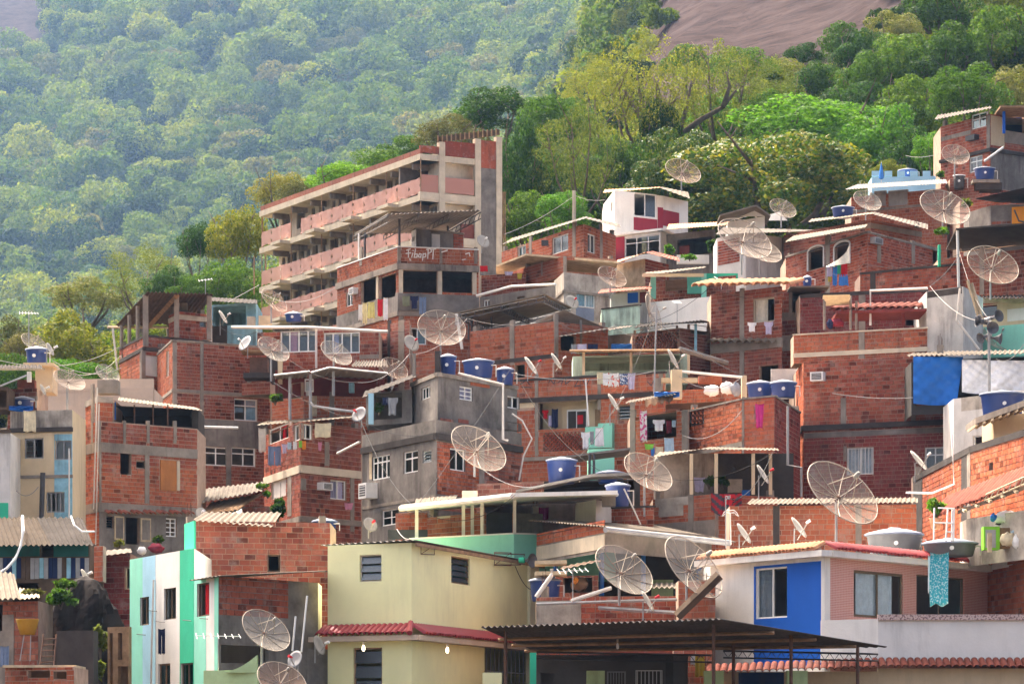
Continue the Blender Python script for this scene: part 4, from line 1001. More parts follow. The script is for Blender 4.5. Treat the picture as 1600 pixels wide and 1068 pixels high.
# ===== centre front: long white terrace roof, mint parapet, concrete canopy with blue posts
h = MP = H('mint_terrace', 'mint green terrace parapet behind the yellow house', [(640, 114.5), (803, 111.8), (962, 113.2)], 834, bot=905, mat='paint_mint', cat='terrace', back=2.2); h.finish(); h.coping(.05, .03, 'plaster_white')
h = WT = H('brick_house', 'terrace house with long flat white roof on slim white posts', [(667, 117.5), (757, 115), (848, 115.6)], 800, bricks='brick_orange', back=3.4)
h.patch(1, 760, 790, 800, 840, 'metal_dark', 'dark_panel', .03); h.patch(1, 806, 795, 848, 840, 'plaster_grey', 'grey_render', .02); h.patch(0, 684, 802, 704, 809, 'concrete_pale', 'chipped_render'); h.finish()
b = MB(); a, c, d_, e = P(626, 794, 112), P(800, 776, 108.5), P(965, 772, 109.5), P(960, 778, 118.5); g_ = P(640, 800, 120.5)
for p, q, rr_, s_ in ((a, c, P(840, 786, 119), g_), (c, d_, e, P(840, 786, 119))):
    v = Vector((0, 0, .14)); b.add([p, q, rr_, s_, p + v, q + v, rr_ + v, s_ + v], ((0, 3, 2, 1), (4, 5, 6, 7), (0, 1, 5, 4), (1, 2, 6, 5), (2, 3, 7, 6), (3, 0, 4, 7)))
b.build('roof_slab', 'plaster_white', h.root)
bar('gutter', h.root, 'pvc', [P(625, 794, 111.7), P(712, 785, 110), P(800, 774.5, 108.2)], .09, 8)
for x, D, y1 in ((651, 114.9, 841), (724, 113.6, 840), (738, 114.2, 838), (753, 113.2, 838), (804, 112.2, 834)): b = MB(); b.pbox(x - 2.6, 788 if x < 700 else 778, x + 2.6, y1, D, .12); b.build('post', 'plaster_white', h.root)
bx('rear_wall', h.root, 'plaster_grey', 757, 786, 960, 850, 119.2, .3)
h = H('brick_wall', 'rounded pinkish brick wall with black railing behind the white terrace', [(618, 120), (668, 119.5)], 800, bricks='brick_orange', mat='mortar', cat='wall', back=1); h.finish()
bx('black_railing', h.root, 'metal_dark', 606, 827, 668, 842, 117, .1)
sheet_ob('lean_roof', h.root, 'fibre_pale', P(648, 786, 119), P(712, 778, 119), P(716, 772, 122), P(650, 779, 122), waves=10)
bx('pale_chimney', h.root, 'concrete_pale', 722, 766, 746, 780, 117.6, .6)
h = H('brick_house', 'red brick wall with rusty stain behind the big mesh dish', [(745, 121), (850, 120)], 752, bricks='brick_dull', back=2.5); h.finish()
h = CC = H('concrete_canopy_house', 'brick and concrete canopy house resting on blue painted posts', [(839, 111), (945, 104.5), (1112, 109.5)], 820, bot=862, mat='concrete', back=3)
f = h.F[0]; f.brick.append((f.rect(839, 822, 945, 842), 'brick_orange')); h.patch(0, 839, 844, 945, 866, 'concrete_pale', 'slab_edge', .03); h.finish()
h.F[0].box
sheet_ob('roof_sheet', h.root, 'fibre_pale', P(824, 812, 111), P(948, 822, 103.9), P(1150, 846, 109), P(1010, 818, 117), waves=28, amp=.045)
bar('gutter', h.root, 'metal_grey', [P(946, 827, 103.4), P(1140, 848, 108.6)], .10, 8)
for x, D, y0 in ((868, 110, 858), (940, 105.5, 848), (1005, 107.5, 850), (1092, 109.5, 852)): bar('post', h.root, 'paint_chipped_blue', [P(x, y0, D), P(x, 930, D)], .085, 10)
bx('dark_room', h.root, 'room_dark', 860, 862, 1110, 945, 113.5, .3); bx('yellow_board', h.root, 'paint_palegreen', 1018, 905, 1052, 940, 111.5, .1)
h = H('brick_house', 'low brick house crossed by grey drain pipes beside the yellow house', [(838, 102.5), (930, 102), (1112, 101.5)], 930, bricks='brick_red', mat='mortar', bw=.37, bh=.185, back=2.5)
h.patch(0, 838, 938, 908, 990, 'plaster_stained', 'brown_render'); h.finish()
sheet_ob('roof_sheet', h.root, 'fibre_pale', P(1016, 917, 103), P(1112, 918, 103), P(1112, 910, 106), P(1016, 910, 106), waves=12, amp=.05)
bar('drain_pipe', h.root, 'metal_grey', [P(838, 943, 101.3), P(1080, 935, 100.9)], .055); bar('drain_pipe', h.root, 'metal_grey', [P(935, 949, 101.2), P(1062, 957, 100.7)], .07); bar('drain_pipe', h.root, 'pvc', [P(893, 938, 101.2), P(955, 918, 101.6)], .07)
h = H('brick_house', 'narrow brick wall with sloping timber at the white house edge', [(1060, 100), (1118, 99.4)], 905, bricks='brick_orange', bw=.36, bh=.19, back=1.6); h.finish()
bar('sloping_beam', h.root, 'wood_dark', [P(1058, 962, 98.9), P(1124, 898, 98.6)], .16, 4)
h = H('tool_shack', 'cluttered shack under a sagging dark roof behind blue posts', [(868, 104.8), (935, 104.4)], 898, bricks='brick_dull', cat='shack', back=1.5); h.openr(0, 880, 902, 925, 925); h.finish()
sheet_ob('roof_sheet', h.root, 'wood_dark', P(872, 890, 103.8), P(938, 876, 103.6), P(940, 872, 106), P(880, 884, 106), waves=6, amp=.03)
for y in (875, 892): b = MB(); b.obox(P(836, y + 6, 103.4), P(886, y + 5, 102.8) - P(836, y + 6, 103.4), (0, 1.2, 0), (0, 0, .12)); b.build('timber_eave', 'wood_pale', h.root)

# ===== dark carport canopy in front
h = thing('carport', 'dark brown corrugated carport roof on steel posts along the lower edge', 'carport', P(1100, 1100, 88)); CP = h
b = MB(); sheet(b, P(752, 979, 88.5), P(1126, 966, 86), P(1386, 1009, 95), P(835, 1016, 98), 40, .05, nv=4); b.build('roof_sheet', 'fibre_brown', h)
for t in (.3, .55, .8):
    a = P(752, 981, 88.5).lerp(P(835, 1018, 98), t); c = P(1126, 968, 86).lerp(P(1386, 1012, 95), t); bar('purlin', h, 'wood', [a - Vector((0, 0, .1)), c - Vector((0, 0, .1))], .05, 4)
for (x, D, y0) in ((790, 90, 984), (1115, 87.5, 972), (1146, 93, 1000), (1236, 91, 990), (1340, 93.6, 1010)): bar('post', h, 'metal_rust', [P(x, y0, D), P(x, 1110, D)], .055, 6)
for (xa, xb, y, D) in ((838, 1112, 1018, 93), (1130, 1372, 1016, 94)):
    b = MB(); a, c = P(xa, y, D), P(xb, y + 5, D); b.tube([a, c], .03, 4); b.tube([a - Vector((0, 0, .2)), c - Vector((0, 0, .2))], .025, 4)
    for i in range(16): b.tube([a.lerp(c, i / 16), a.lerp(c, (i + .5) / 16) - Vector((0, 0, .2)), a.lerp(c, (i + 1) / 16)], .012, 4)
    b.build('truss', 'metal_dark', h)
for x0, x1 in ((917, 945), (1101, 1131), (1230, 1262)):
    o = bx('gate_pillar', None, 'paint_palegreen', x0, 1047, x1, 1110, 94.2, .5); tag(o, {917: 'pale green gate pillar under the middle of the carport', 1101: 'pale green gate pillar beside the yellow cloth', 1230: 'pale green gate pillar in front of the blue shutter'}[x0], 'pillar')
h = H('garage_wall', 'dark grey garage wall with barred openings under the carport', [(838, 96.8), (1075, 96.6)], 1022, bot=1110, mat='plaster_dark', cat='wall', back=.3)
h.openr(0, 845, 1050, 866, 1100); h.window(0, 948, 1048, 978, 1100, n=1, glass=None, bars=7, frame='metal_grey', fw=.03); h.window(0, 993, 1046, 1035, 1100, n=1, glass=None, bars=7, frame='metal_white', fw=.03); h.openr(0, 905, 1010, 1040, 1027)
h.column(0, 1040, 1052, mat='room_dark'); h.finish()
bx('inner_wall', h.root, 'brick_red', 840, 1005, 1100, 1110, 99.6, .2)
h = H('brick_wall', 'short brick wall with hanging yellow cloth under the carport', [(1052, 97.6), (1104, 97.4)], 1010, bot=1110, bricks='brick_red', cat='wall', back=.3); h.finish()

def lattice(h, f, x0, y0, x1, y1, nx, ny, mat='brick_red', name='lattice'):
    """pierced clay screen: diagonal bars over a dark recess"""
    u0, z0, u1, z1 = f.rect(x0, y0, x1, y1); f.solid.append((u0, z0, u1, z1)); f.openings.append((u0, z0, u1, z1)); b = MB(); W, H_ = u1 - u0, z1 - z0; s_ = W / nx; t = s_ * .22
    n = int((W + H_) / s_) + 2
    for i in range(-int(H_ / s_) - 1, nx + 1):
        for sg in (1, -1):
            pts_ = []
            for k in (0, 1):
                zz = z0 + H_ * k; uu = u0 + i * s_ + (H_ * k if sg > 0 else H_ * (1 - k)); pts_.append((uu, zz))
            (ua, za), (ub, zb) = pts_; lo, hi = 0, 1
            if ub != ua:
                t0_, t1_ = (u0 - ua) / (ub - ua), (u1 - ua) / (ub - ua); t0_, t1_ = min(t0_, t1_), max(t0_, t1_); lo, hi = max(lo, t0_), min(hi, t1_)
            if lo >= hi - .02: continue
            p, q = f.pt(lerp(ua, ub, lo), lerp(za, zb, lo), -.05), f.pt(lerp(ua, ub, hi), lerp(za, zb, hi), -.05); d = (q - p); s2 = d.normalized().cross(f.n) * t * .5
            b.obox(p - s2, d, s2 * 2, f.n * .05)
    b.build(name, mat, h.root)

# ===== centre middle
h = BL = H('brick_house', 'brick house with graffiti parapet, cream balcony and pierced clay screen', [(803, 136.5), (1040, 133.5)], 583, bricks='brick_orange', back=3)
f = h.F[0]; h.band(920, 617, 624, mat='concrete_dark', off=.07); h.band(920, 710, 716, mat='concrete', off=.08)
for x in (836, 934): h.column(0, x, x + 5, 585, 712 if x == 836 else 640)
h.nobrick(0, 803, 624, 834, 640); h.patch(0, 803, 624, 836, 637, 'plaster_cream', 'cream_render', .01)
h.openr(0, 841, 627, 938, 669)
lattice(h, f, 849, 675, 916, 704, 11, 5)
h.window(0, 965, 632, 985, 656, n=1, blades=4, frame='wood', glass='glass_frost'); h.column(0, 985, 992, 624, 720); h.column(0, 1030, 1036, 583, 620)
h.patch(0, 918, 662, 960, 700, 'paint_mint', 'green_panel', .25); h.finish(); h.coping(.09, .05, 'concrete_dark')
BLF = f
# the balcony room behind the parapet
r_ = h.root
b = MB(); f.box(b, f.rect(837, 622, 943, 676), -.85, -.7); b.build('balcony_wall', 'plaster_cream', r_)
b = MB(); f.box(b, f.rect(876, 637, 908, 669), -.7, -.64); wn_ = b.build('window', 'metal_white', r_)
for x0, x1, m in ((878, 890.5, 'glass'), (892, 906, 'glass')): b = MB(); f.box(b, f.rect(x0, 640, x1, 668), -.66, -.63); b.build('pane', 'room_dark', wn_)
b = MB(); f.box(b, f.rect(893, 646, 902, 660), -.61, -.59); b.build('towel', 'cloth_red', r_)
b = MB(); f.box(b, f.rect(920, 636, 940, 670), -.7, -.64); b.build('door', 'wood', r_)
strokes(r_, f, [[(858, 598), (860, 592), (866, 600), (868, 592)], [(872, 598), (880, 592), (878, 600)], [(884, 592), (884, 600), (892, 594)], [(897, 592), (905, 592), (898, 604), (908, 602)], [(911, 593), (916, 603), (922, 592)], [(813, 600), (823, 594), (828, 601)], [(815, 604), (830, 605)], [(1012, 596), (1018, 602), (1022, 594)]], 'metal_dark', .02)
h = H('green_shed', 'bright mint green wall panel under the rusty roof edge', [(919, 127.5), (960, 127.2)], 700, bot=760, mat='paint_mint', cat='shed', back=1.5); h.finish()
h = CR = H('flat_roof_terrace', 'dark flat sheet roof carrying blue tanks beside the mint wall', [(845, 122.5), (1000, 121.5)], 748, mat='room_dark', bot=790, cat='terrace', back=2.5); h.openr(0, 850, 752, 990, 770); h.finish()
b = MB(); b.obox(P(806, 769, 119.6), P(925, 744, 117.5) - P(806, 769, 119.6), (0, 2.6, .1), (0, 0, .1)); b.obox(P(925, 744, 117.5), P(1020, 741, 117.5) - P(925, 744, 117.5), (0, 2.6, .1), (0, 0, .1)); b.build('roof_edge', 'zinc', h.root)
b = MB(); b.obox(P(882, 715, 123), P(985, 702, 121.8) - P(882, 715, 123), (0, 2.4, 0), (0, 0, .08)); b.build('upper_roof_edge', 'zinc', h.root)
for x in (921, 928): bar('post', h.root, 'metal_dark', [P(x, 708, 122), P(x, 748, 122)], .05, 4)
h = H('white_tank_base', 'white plastered tank base beside low brick wall', [(900, 115.5), (931, 114), (956, 115)], 780, bot=830, mat='plaster_white', cat='tank base', back=1.8); h.finish()
bx('block', h.root, 'concrete', 941, 766, 962, 790, 113.6, .5)
h = H('brick_wall', 'low mossy brick wall below a leaning pipe', [(955, 115), (1022, 114.2)], 792, bricks='brick_red', cat='wall', back=1.5); h.finish(); h.coping(.07, .06, 'concrete_dark')
h = PO = H('porch_house', 'porch house with patched concrete parapet and draped red and black flag', [(1020, 119.5), (1118, 117), (1215, 118.5)], 771, mat='mortar', bricks='brick_orange', back=3)
h.patch(0, 1024, 771, 1076, 790, 'plaster_stained', 'render'); h.patch(0, 1030, 788, 1068, 806, 'plaster_stained', 'render'); h.patch(0, 1020, 815, 1117, 850, 'concrete', 'render'); h.column(0, 1076, 1084, 771, 850); h.column(1, 1118, 1122, 771, 850); h.finish()
bx('rear_wall', h.root, 'plaster_stained', 1022, 708, 1122, 790, 121.6, .2); bx('rear_wall', h.root, 'room_dark', 1122, 708, 1240, 790, 122, .2)
sheet_ob('roof_sheet', h.root, 'fibre_pale', P(1020, 714, 118.6), P(1094, 701, 116.3), P(1120, 700, 122), P(1030, 706, 122), waves=12)
sheet_ob('roof_sheet', h.root, 'fibre_pale', P(1094, 701, 116.2), P(1217, 703, 117.4), P(1215, 700, 122), P(1110, 698, 122), waves=18)
for x, D in ((1080.5, 116.8), (1119, 116.6), (1177, 117.2), (1204, 118)): bx('post', h.root, 'plaster_cream', x - 2.6, 708, x + 2.6, 772, D, .12)
h = H('brick_wall', 'long low brick wall under a pale corrugated roof edge', [(1140, 111), (1432, 110)], 787, bricks='brick_orange', mat='mortar', cat='wall', back=1.8, bw=.33, bh=.18)
h.column(0, 1208, 1218, mat='concrete_dark'); h.column(0, 1337, 1346); h.finish()
sheet_ob('roof_sheet', h.root, 'fibre_pale', P(1166, 787, 110), P(1434, 784, 109.4), P(1434, 777, 113), P(1175, 779, 113), waves=36, amp=.04)
h = BD = H('brick_house', 'rounded brick house with small grille of clay rings below two wide tanks', [(1076, 129.5), (1160, 125), (1210, 124), (1250, 130)], 620, bricks='brick_orange', back=3)
h.F[2].brick = [(h.F[2].brick[0][0], 'brick_maroon')]  # maroon blocks paint the shade of the side turned right
h.column(1, 1160, 1163, 620, 720); h.column(0, 1067, 1077, 640, 720); h.openr(1, 1179, 634, 1192, 654); h.patch(0, 1078, 634, 1100, 664, 'concrete_dark', 'grille_shade_patch', .012)  # dark patch behind the rings paints the shade of a recess
h.band(1160, 690, 697, faces=[0], mat='concrete'); h.finish(); h.coping(.07, .06, 'concrete')
f = h.F[0]; b = MB()
for i in range(3):
    for j in range(3):
        c = f.at(1084 + i * 6.2, 641 + j * 8, .03)
        for rr_ in (.10,):
            b.tube([c + f.d * rr_ * math.cos(a) + Vector((0, 0, rr_ * math.sin(a))) for a in [k * math.pi / 5 for k in range(11)]], .022, 4, cap=False)
b.build('ring_grille', 'brick_orange', h.root)
h = LB = H('brick_house', 'brick bay with laundry hanging in its dark open window', [(984, 131), (1076, 128)], 640, bricks='brick_orange', back=3)
h.openr(0, 1003, 644, 1057, 685); h.column(0, 985, 993, 640, 720); h.column(0, 1066, 1075, 640, 720); h.finish()
sheet_ob('roof_sheet', h.root, 'fibre_pale', P(976, 630, 128.6), P(1056, 615, 127), P(1062, 611, 131), P(985, 625, 131), waves=17, amp=.04)
b = MB(); N = 14
for i in range(N + 1):
    t = i / N; x = 1008 + 44 * t; b.v += [tuple(P(x, 624 - 6 * t, 127.6)), tuple(P(x, 634 - 8 * t + 3 * math.sin(i * 1.7), 127.4))]
for i in range(N): b.f.append((2 * i, 2 * i + 1, 2 * i + 3, 2 * i + 2)); b.m.append(0)
b.build('awning_cloth', 'cloth_brown', h.root, smooth=True)
h = TC = H('terrace_parapets', 'cluttered terrace with cream pillars and stacked boards', [(1040, 134), (1166, 132.5)], 604, bricks='brick_orange', mat='mortar', bot=625, cat='terrace', back=1.8); h.finish()
bx('pillar', h.root, 'plaster_cream', 1049, 577, 1066, 622, 132, .5); bx('pillar', h.root, 'plaster_cream', 1159, 586, 1167, 622, 131.5, .4); bx('beam', h.root, 'plaster_cream', 1022, 590, 1090, 597, 132.4, .3); bx('pillar', h.root, 'concrete', 1022, 590, 1033, 620, 132.2, .3)
bar('pipe', h.root, 'plaster_white', [P(1066, 580, 131.8), P(1160, 589, 131.4)], .06); bx('brick_pile', h.root, 'brick_orange', 1092, 587, 1128, 598, 132.6, .5)
# house under the long porch roof, with lattice house above
h = H('porch_house', 'shaded green porch behind the graffiti parapet under a long sheet roof', [(895, 139.5), (1075, 138.5)], 552, mat='paint_mint_old', bot=600, back=2.4); h.openr(0, 912, 556, 1062, 578); h.finish()
sheet_ob('roof_sheet', h.root, 'fibre_cement', P(890, 547, 136.5), P(1062, 546, 135.5), P(1075, 549, 142), P(905, 552, 142), waves=30)
bar('roof_edge', h.root, 'wood', [P(890, 548, 136.3), P(1062, 547, 135.3)], .06, 4); bar('gutter', h.root, 'zinc', [P(1062, 545, 135.3), P(1136, 567, 137)], .12, 6)
for x in (912, 986, 1076): bx('post', h.root, 'plaster_cream', x - 2, 550, x + 2, 585, 136.8, .12)
h = LH = H('brick_house', 'brick house with pierced brick screen under a dark corrugated roof', [(988, 145), (1062, 143), (1112, 144.5)], 512, bricks='brick_dull', back=3)
lattice(h, h.F[0], 992, 522, 1058, 548, 12, 5, 'brick_dull'); h.openr(0, 990, 512, 1056, 518); h.openr(1, 1078, 508, 1108, 522); h.finish()
sheet_ob('roof_sheet', h.root, 'fibre_dark', P(990, 512, 142), P(1098, 500, 141.5), P(1112, 503, 147), P(1000, 506, 148), waves=20, amp=.05)
bar('post', h.root, 'paint_sky_old', [P(1087, 506, 142.4), P(1087, 550, 142.4)], .07)
h = BR = H('brick_house', 'brick house with grey gable wall beside the truss canopy', [(735, 149.5), (866, 146), (950, 148)], 502, bricks='brick_orange', back=3)
h.column(0, 797, 804, 500, 570); h.column(1, 866, 872, 490, 570); h.openr(1, 876, 524, 900, 548); h.column(1, 906, 909, 500, 560); h.band(800, 560, 566, mat='concrete_dark', faces=[0]); h.openr(0, 805, 570, 820, 590); h.finish()
f = h.F[1]; b = MB(); A = h.F[0].at(838, 500, .05); Bp = f.at(880, 484, .05); Cp = f.at(945, 512, .05); Dp = f.at(945, 520, .05)
b.add([A, Bp, Cp, Dp, h.F[0].at(838, 505, .05)] , ((0, 4, 3, 2, 1),)); b.build('gable_top', 'concrete', h.root)
sheet_ob('awning', h.root, 'fibre_dark', P(872, 526, 144.6), P(960, 512, 144.6), P(965, 510, 148.5), P(880, 520, 148.5), waves=12)
h = TR = H('grey_house', 'grey rendered house behind the steel truss canopy', [(750, 160), (868, 156)], 446, mat='plaster_grey', back=3)
h.window(0, 755, 468, 765, 480, n=2); h.window(0, 808, 463, 820, 470, n=1, frame='wood_dark'); h.finish()
bar('gutter', h.root, 'plaster_white', [P(745, 462, 158.6), P(800, 447, 157), P(868, 444, 155)], .07)
h = thing('truss_canopy', 'white canopy on dark steel trusses and slim posts', 'canopy', P(800, 560, 150))
A, B_, C_, D_ = P(715, 489, 150), P(852, 460, 147), P(895, 481, 147.5), P(760, 512, 156)
C_ = P(893, 481, 155.5)
b = MB(); v = Vector((0, 0, .05)); b.add([A, B_, C_, D_, A + v, B_ + v, C_ + v, D_ + v], ((0, 3, 2, 1), (4, 5, 6, 7), (0, 1, 5, 4), (1, 2, 6, 5), (2, 3, 7, 6), (3, 0, 4, 7))); b.build('roof_sheet', 'fibre_pale', h)
for t in (.03, .5, .97):
    a, c = A.lerp(B_, t), D_.lerp(C_, t); b = MB(); dn = Vector((0, 0, .32)); b.tube([a - v, c - v], .035, 4); b.tube([a - dn, c - dn], .035, 4)
    for i in range(12): b.tube([a.lerp(c, i / 12) - v, a.lerp(c, (i + .5) / 12) - dn, a.lerp(c, (i + 1) / 12) - v], .018, 4)
    b.build('truss', 'metal_dark', h)
for a, c in ((A, B_), (D_, C_)):
    b = MB(); dn = Vector((0, 0, .3)); b.tube([a - v * 2, c - v * 2], .03, 4); b.tube([a - dn, c - dn], .03, 4)
    for i in range(10): b.tube([a.lerp(c, i / 10) - v, a.lerp(c, i / 10) - dn], .02, 4)
    b.build('edge_beam', 'metal_dark', h)
for x, D, y0, y1 in ((732, 152, 490, 530), (737, 152, 490, 530), (768, 153, 488, 530), (803, 153.5, 480, 530)): bar('post', h, 'metal_dark', [P(x, y0, D), P(x, y1, D)], .045, 4)
bar('post', h, 'plaster_white', [P(713, 490, 149.6), P(722, 545, 149.6)], .08)
o = bx('timber_pile', None, 'plywood_orange', 752, 517, 832, 530, 152.5, .6); tag(o, 'heap of orange boards under the truss canopy', 'boards')
# upper centre: brick gables, stained house, mint walls
h = H('brick_house', 'brick house with shallow gable and pale blue windows at the forest edge', [(784, 190), (912, 180), (962, 184)], 350, bricks='brick_orange', back=3.5)
h.column(0, 895, 900, 345, 420); h.column(1, 937, 941, 350, 420); h.column(0, 827, 831, 370, 420)
h.window(0, 809, 384, 822, 402, n=2, glass='glass_green'); h.window(0, 863, 368, 888, 394, n=2, glass='glass_frost'); h.window(1, 918, 366, 930, 395, n=2, glass='glass_frost'); h.finish()
bx('ac_slot', h.root, 'metal_dark', 846, 375, 857, 383, 183.4, .3)
sheet_ob('roof_sheet', h.root, 'fibre_cement', P(784, 382, 191), P(914, 341, 178), P(915, 338, 186), P(800, 372, 196), waves=22); sheet_ob('roof_sheet', h.root, 'fibre_cement', P(914, 341, 178), P(970, 355, 182), P(968, 350, 188), P(915, 338, 186), waves=8)
bar('concrete_post', h.root, 'concrete_pale', [P(897, 298, 186), P(897, 345, 186)], .12)
h = H('white_house', 'white house with wine red panels high on the slope', [(943, 200), (960, 195), (1036, 197), (1075, 199)], 297, mat='plaster_white', back=3)
h.window(1, 991, 302, 1026, 339, n=2, skip=(0,), glass='glass_frost', fw=.06); h.patch(1, 990, 341, 1027, 361, 'paint_wine', 'wine_panel', .01); h.patch(1, 1027.5, 324, 1036, 361, 'paint_wine', 'wine_panel', .01); h.patch(2, 1036, 330, 1061, 355, 'paint_wine', 'wine_panel', .01); h.openr(0, 954, 316, 957, 330); h.finish()
sheet_ob('roof_sheet', h.root, 'tile_clay', P(942, 301, 199.5), P(1030, 293, 194), P(1034, 292, 202), P(945, 296, 204), waves=16); sheet_ob('roof_sheet', h.root, 'fibre_pale', P(1030, 293, 194), P(1078, 310, 198), P(1075, 300, 205), P(1034, 292, 202), waves=6)
h = H('white_house', 'lower white storey with bay of three curtained windows and wine wall', [(960, 191), (1032, 189), (1060, 192)], 361, mat='plaster_white', back=3)
h.patch(0, 961, 370, 976, 410, 'paint_wine', 'wine_panel', .01); h.window(0, 976, 369, 1030, 399, n=3, transom=.24, curtain=('cloth_cream', .45, .6)); h.finish(); h.coping(.14, .2, 'plaster_white')
h = H('porch_house', 'grey porch with red tiled edge and climbing plants beside the white house', [(1040, 190), (1118, 188)], 358, mat='plaster_grey', back=3)
h.openr(0, 1058, 372, 1112, 398); h.window(0, 1062, 384, 1078, 398, n=1, hole=False, frame='wood_red', glass='wood_red'); h.finish(); sheet_ob('roof_sheet', h.root, 'tile_clay', P(1042, 358, 187), P(1142, 351, 185.5), P(1140, 346, 192), P(1045, 350, 192), waves=22)
bx('low_wall', h.root, 'plaster_white', 1058, 398, 1108, 412, 186.5, .3)
h = H('white_hut', 'small white rooftop hut with little gable roof', [(1137, 184), (1195, 182)], 338, mat='plaster_white', bot=362, cat='hut', back=2); h.finish()
f = h.F[0]; b = MB(); b.add([f.at(1137, 338, 0), f.at(1195, 338, 0), f.at(1182, 324, 0), f.at(1182, 324, -2), f.at(1137, 338, -2), f.at(1195, 338, -2)], ((0, 1, 2), (5, 4, 3))); b.build('gable', 'plaster_white', h.root)
for a, c in (((1125, 337), (1182, 322)), ((1182, 322), (1204, 338))): b = MB(); p, q = P(a[0], a[1], 181), P(c[0], c[1], 181); b.obox(p, q - p, (0, 3, 0), (0, 0, .08)); b.build('roof_board', 'fibre_pale', h.root)
h = H('white_house', 'weathered white house with dark doorway behind big dishes', [(1120, 176), (1165, 174), (1232, 176)], 363, mat='plaster_white_old', back=3)
f = h.F[0]; f.brick.append((f.rect(1122, 374, 1156, 412), 'brick_red')); h.openr(1, 1222, 372, 1232, 394); h.finish(); sheet_ob('roof_sheet', h.root, 'fibre_cement', P(1118, 366, 174), P(1234, 362, 173), P(1300, 360, 180), P(1130, 355, 180), waves=20)
h = H('stained_house', 'mildewed plaster house with curtained window below a dark attic', [(866, 166), (881, 163), (962, 165)], 425, mat='plaster_stained', back=3)
h.window(1, 901, 458, 930, 480, n=2, curtain='cloth_lightblue', fw=.05); h.patch(1, 900, 481, 928, 500, 'plaster_blue_dull', 'bluish_patch', .01); h.band(882, 452, 456, mat='concrete', off=.06); h.finish()
h = H('brick_attic', 'brick attic with open dark gallery above the mildewed wall', [(818, 171), (880, 167), (962, 168)], 400, bricks='brick_orange', bot=432, cat='attic', back=3)
h.openr(1, 884, 408, 950, 426); h.column(1, 880, 885, 400, 430); h.column(0, 846, 848, 400, 430); h.finish()
b = MB(); a = P(775, 417, 171); b.obox(a, P(822, 399, 168) - a, (0, 4, 0), (0, 0, .1)); a = P(822, 399, 168); b.obox(a, P(965, 411, 166.5) - a, (0, 4, 0), (0, 0, .1)); b.build('roof_slab', 'wood_pale', h.root)
h = H('brick_wall', 'brick parapet with drying clothes left of the attic', [(752, 171), (822, 170)], 426, bricks='brick_red', cat='wall', back=2); h.finish()
h = H('shed', 'plank shed with clay roof and green doors below the white house', [(962, 173), (1008, 171), (1045, 173)], 404, mat='wood_pale', cat='shed', back=2.5); f = h.F[1]; f.brick.append(((0, h.z0, f.L, h.z1), 'brick_red')); h.finish()
sheet_ob('roof_sheet', h.root, 'tile_clay', P(960, 412, 171.5), P(1008, 394, 169), P(1020, 392, 174), P(965, 406, 176), waves=9); sheet_ob('roof_sheet', h.root, 'tile_old', P(1008, 394, 169), P(1062, 408, 172), P(1060, 402, 177), P(1020, 392, 174), waves=9)
h = MT = H('mint_house', 'mint green terrace house with brick back wall and white roof edge', [(1016, 163), (1150, 161)], 430, bricks='brick_red', bot=470, back=2.5); h.openr(0, 1040, 432, 1075, 454); h.finish()
for x0, x1 in ((1017, 1025), (1096, 1104)): bx('post', h.root, 'paint_mint', x0, 427, x1, 466, 160.6, .3)
bx('mint_wall', h.root, 'paint_teal', 1074, 430, 1096, 458, 161.6, .3); bx('mint_wall', h.root, 'paint_green', 1104, 427, 1153, 444, 161.4, .3)
sheet_ob('roof_sheet', h.root, 'fibre_pale', P(1002, 431, 159.5), P(1100, 418, 158.5), P(1104, 416, 164), P(1010, 425, 164), waves=16); b = MB(); b.pbox(1004, 427, 1100, 432, 159.3, .1); b.build('roof_beam', 'plaster_cream', h.root)
h = H('white_wall_house', 'long white wall under the mint terrace', [(1015, 158), (1112, 156)], 463, mat='plaster_white', back=2.5); h.finish()
h = H('white_block_house', 'white block house with blue door under a tiled edge', [(955, 160), (1015, 159)], 455, mat='plaster_white_old', back=2)
h.patch(0, 981, 456, 997, 473, 'paint_blue', 'door', .03); h.patch(0, 1000, 456, 1010, 473, 'wood_red', 'shutter', .03); h.finish(); sheet_ob('roof_sheet', h.root, 'tile_old', P(933, 458, 158), P(1018, 450, 157), P(1018, 447, 161), P(940, 452, 161), waves=16)
h = H('mint_wall_house', 'peeling mint plaster wall below the blue door', [(940, 156.5), (1000, 155)], 477, mat='paint_mint_old', back=2.5); h.finish(); h.coping(.06, .06, 'concrete_dark')
h = H('grey_hut', 'small stained hut with curved tin roof', [(945, 150.5), (992, 149.5)], 520, mat='plaster_stained', cat='hut', back=2); h.finish(); sheet_ob('roof_sheet', h.root, 'fibre_cement', P(936, 518, 148.4), P(985, 510, 148), P(990, 508, 152), P(945, 512, 152), waves=8)

# ===== right middle
h = CU = H('brick_house', 'brick house with half drawn curtain and white shirts under its window', [(1111, 143.5), (1222, 141)], 447, bricks='brick_maroon', back=3)
h.F[0].brick = [(h.F[0].brick[0][0], 'brick_red')]
h.column(0, 1156, 1163, 450, 600); h.band(1160, 533, 548, faces=[0], off=.06); h.window(0, 1177, 466, 1210, 503, n=1, frame='concrete_pale', glass=None, curtain=('cloth_offwhite', .02, .62)); h.openr(0, 1187, 571, 1216, 596)
h.finish(); clay_tiles(h.root, P(1108, 440, 143.5), P(1258, 438, 141), P(1106, 447, 141.6), P(1258, 444, 139.4), 'tile_clay', .35)
clay_tiles(h.root, h.F[0].at(1112, 533, .04), h.F[0].at(1215, 533, .04), h.F[0].at(1112, 538, .4), h.F[0].at(1215, 538, .4), 'fibre_pale', .4)
h = H('brick_house', 'recessed brick porch with hanging shelf right of the curtained window', [(1214, 143.5), (1290, 142.6)], 449, bricks='brick_red', back=3)
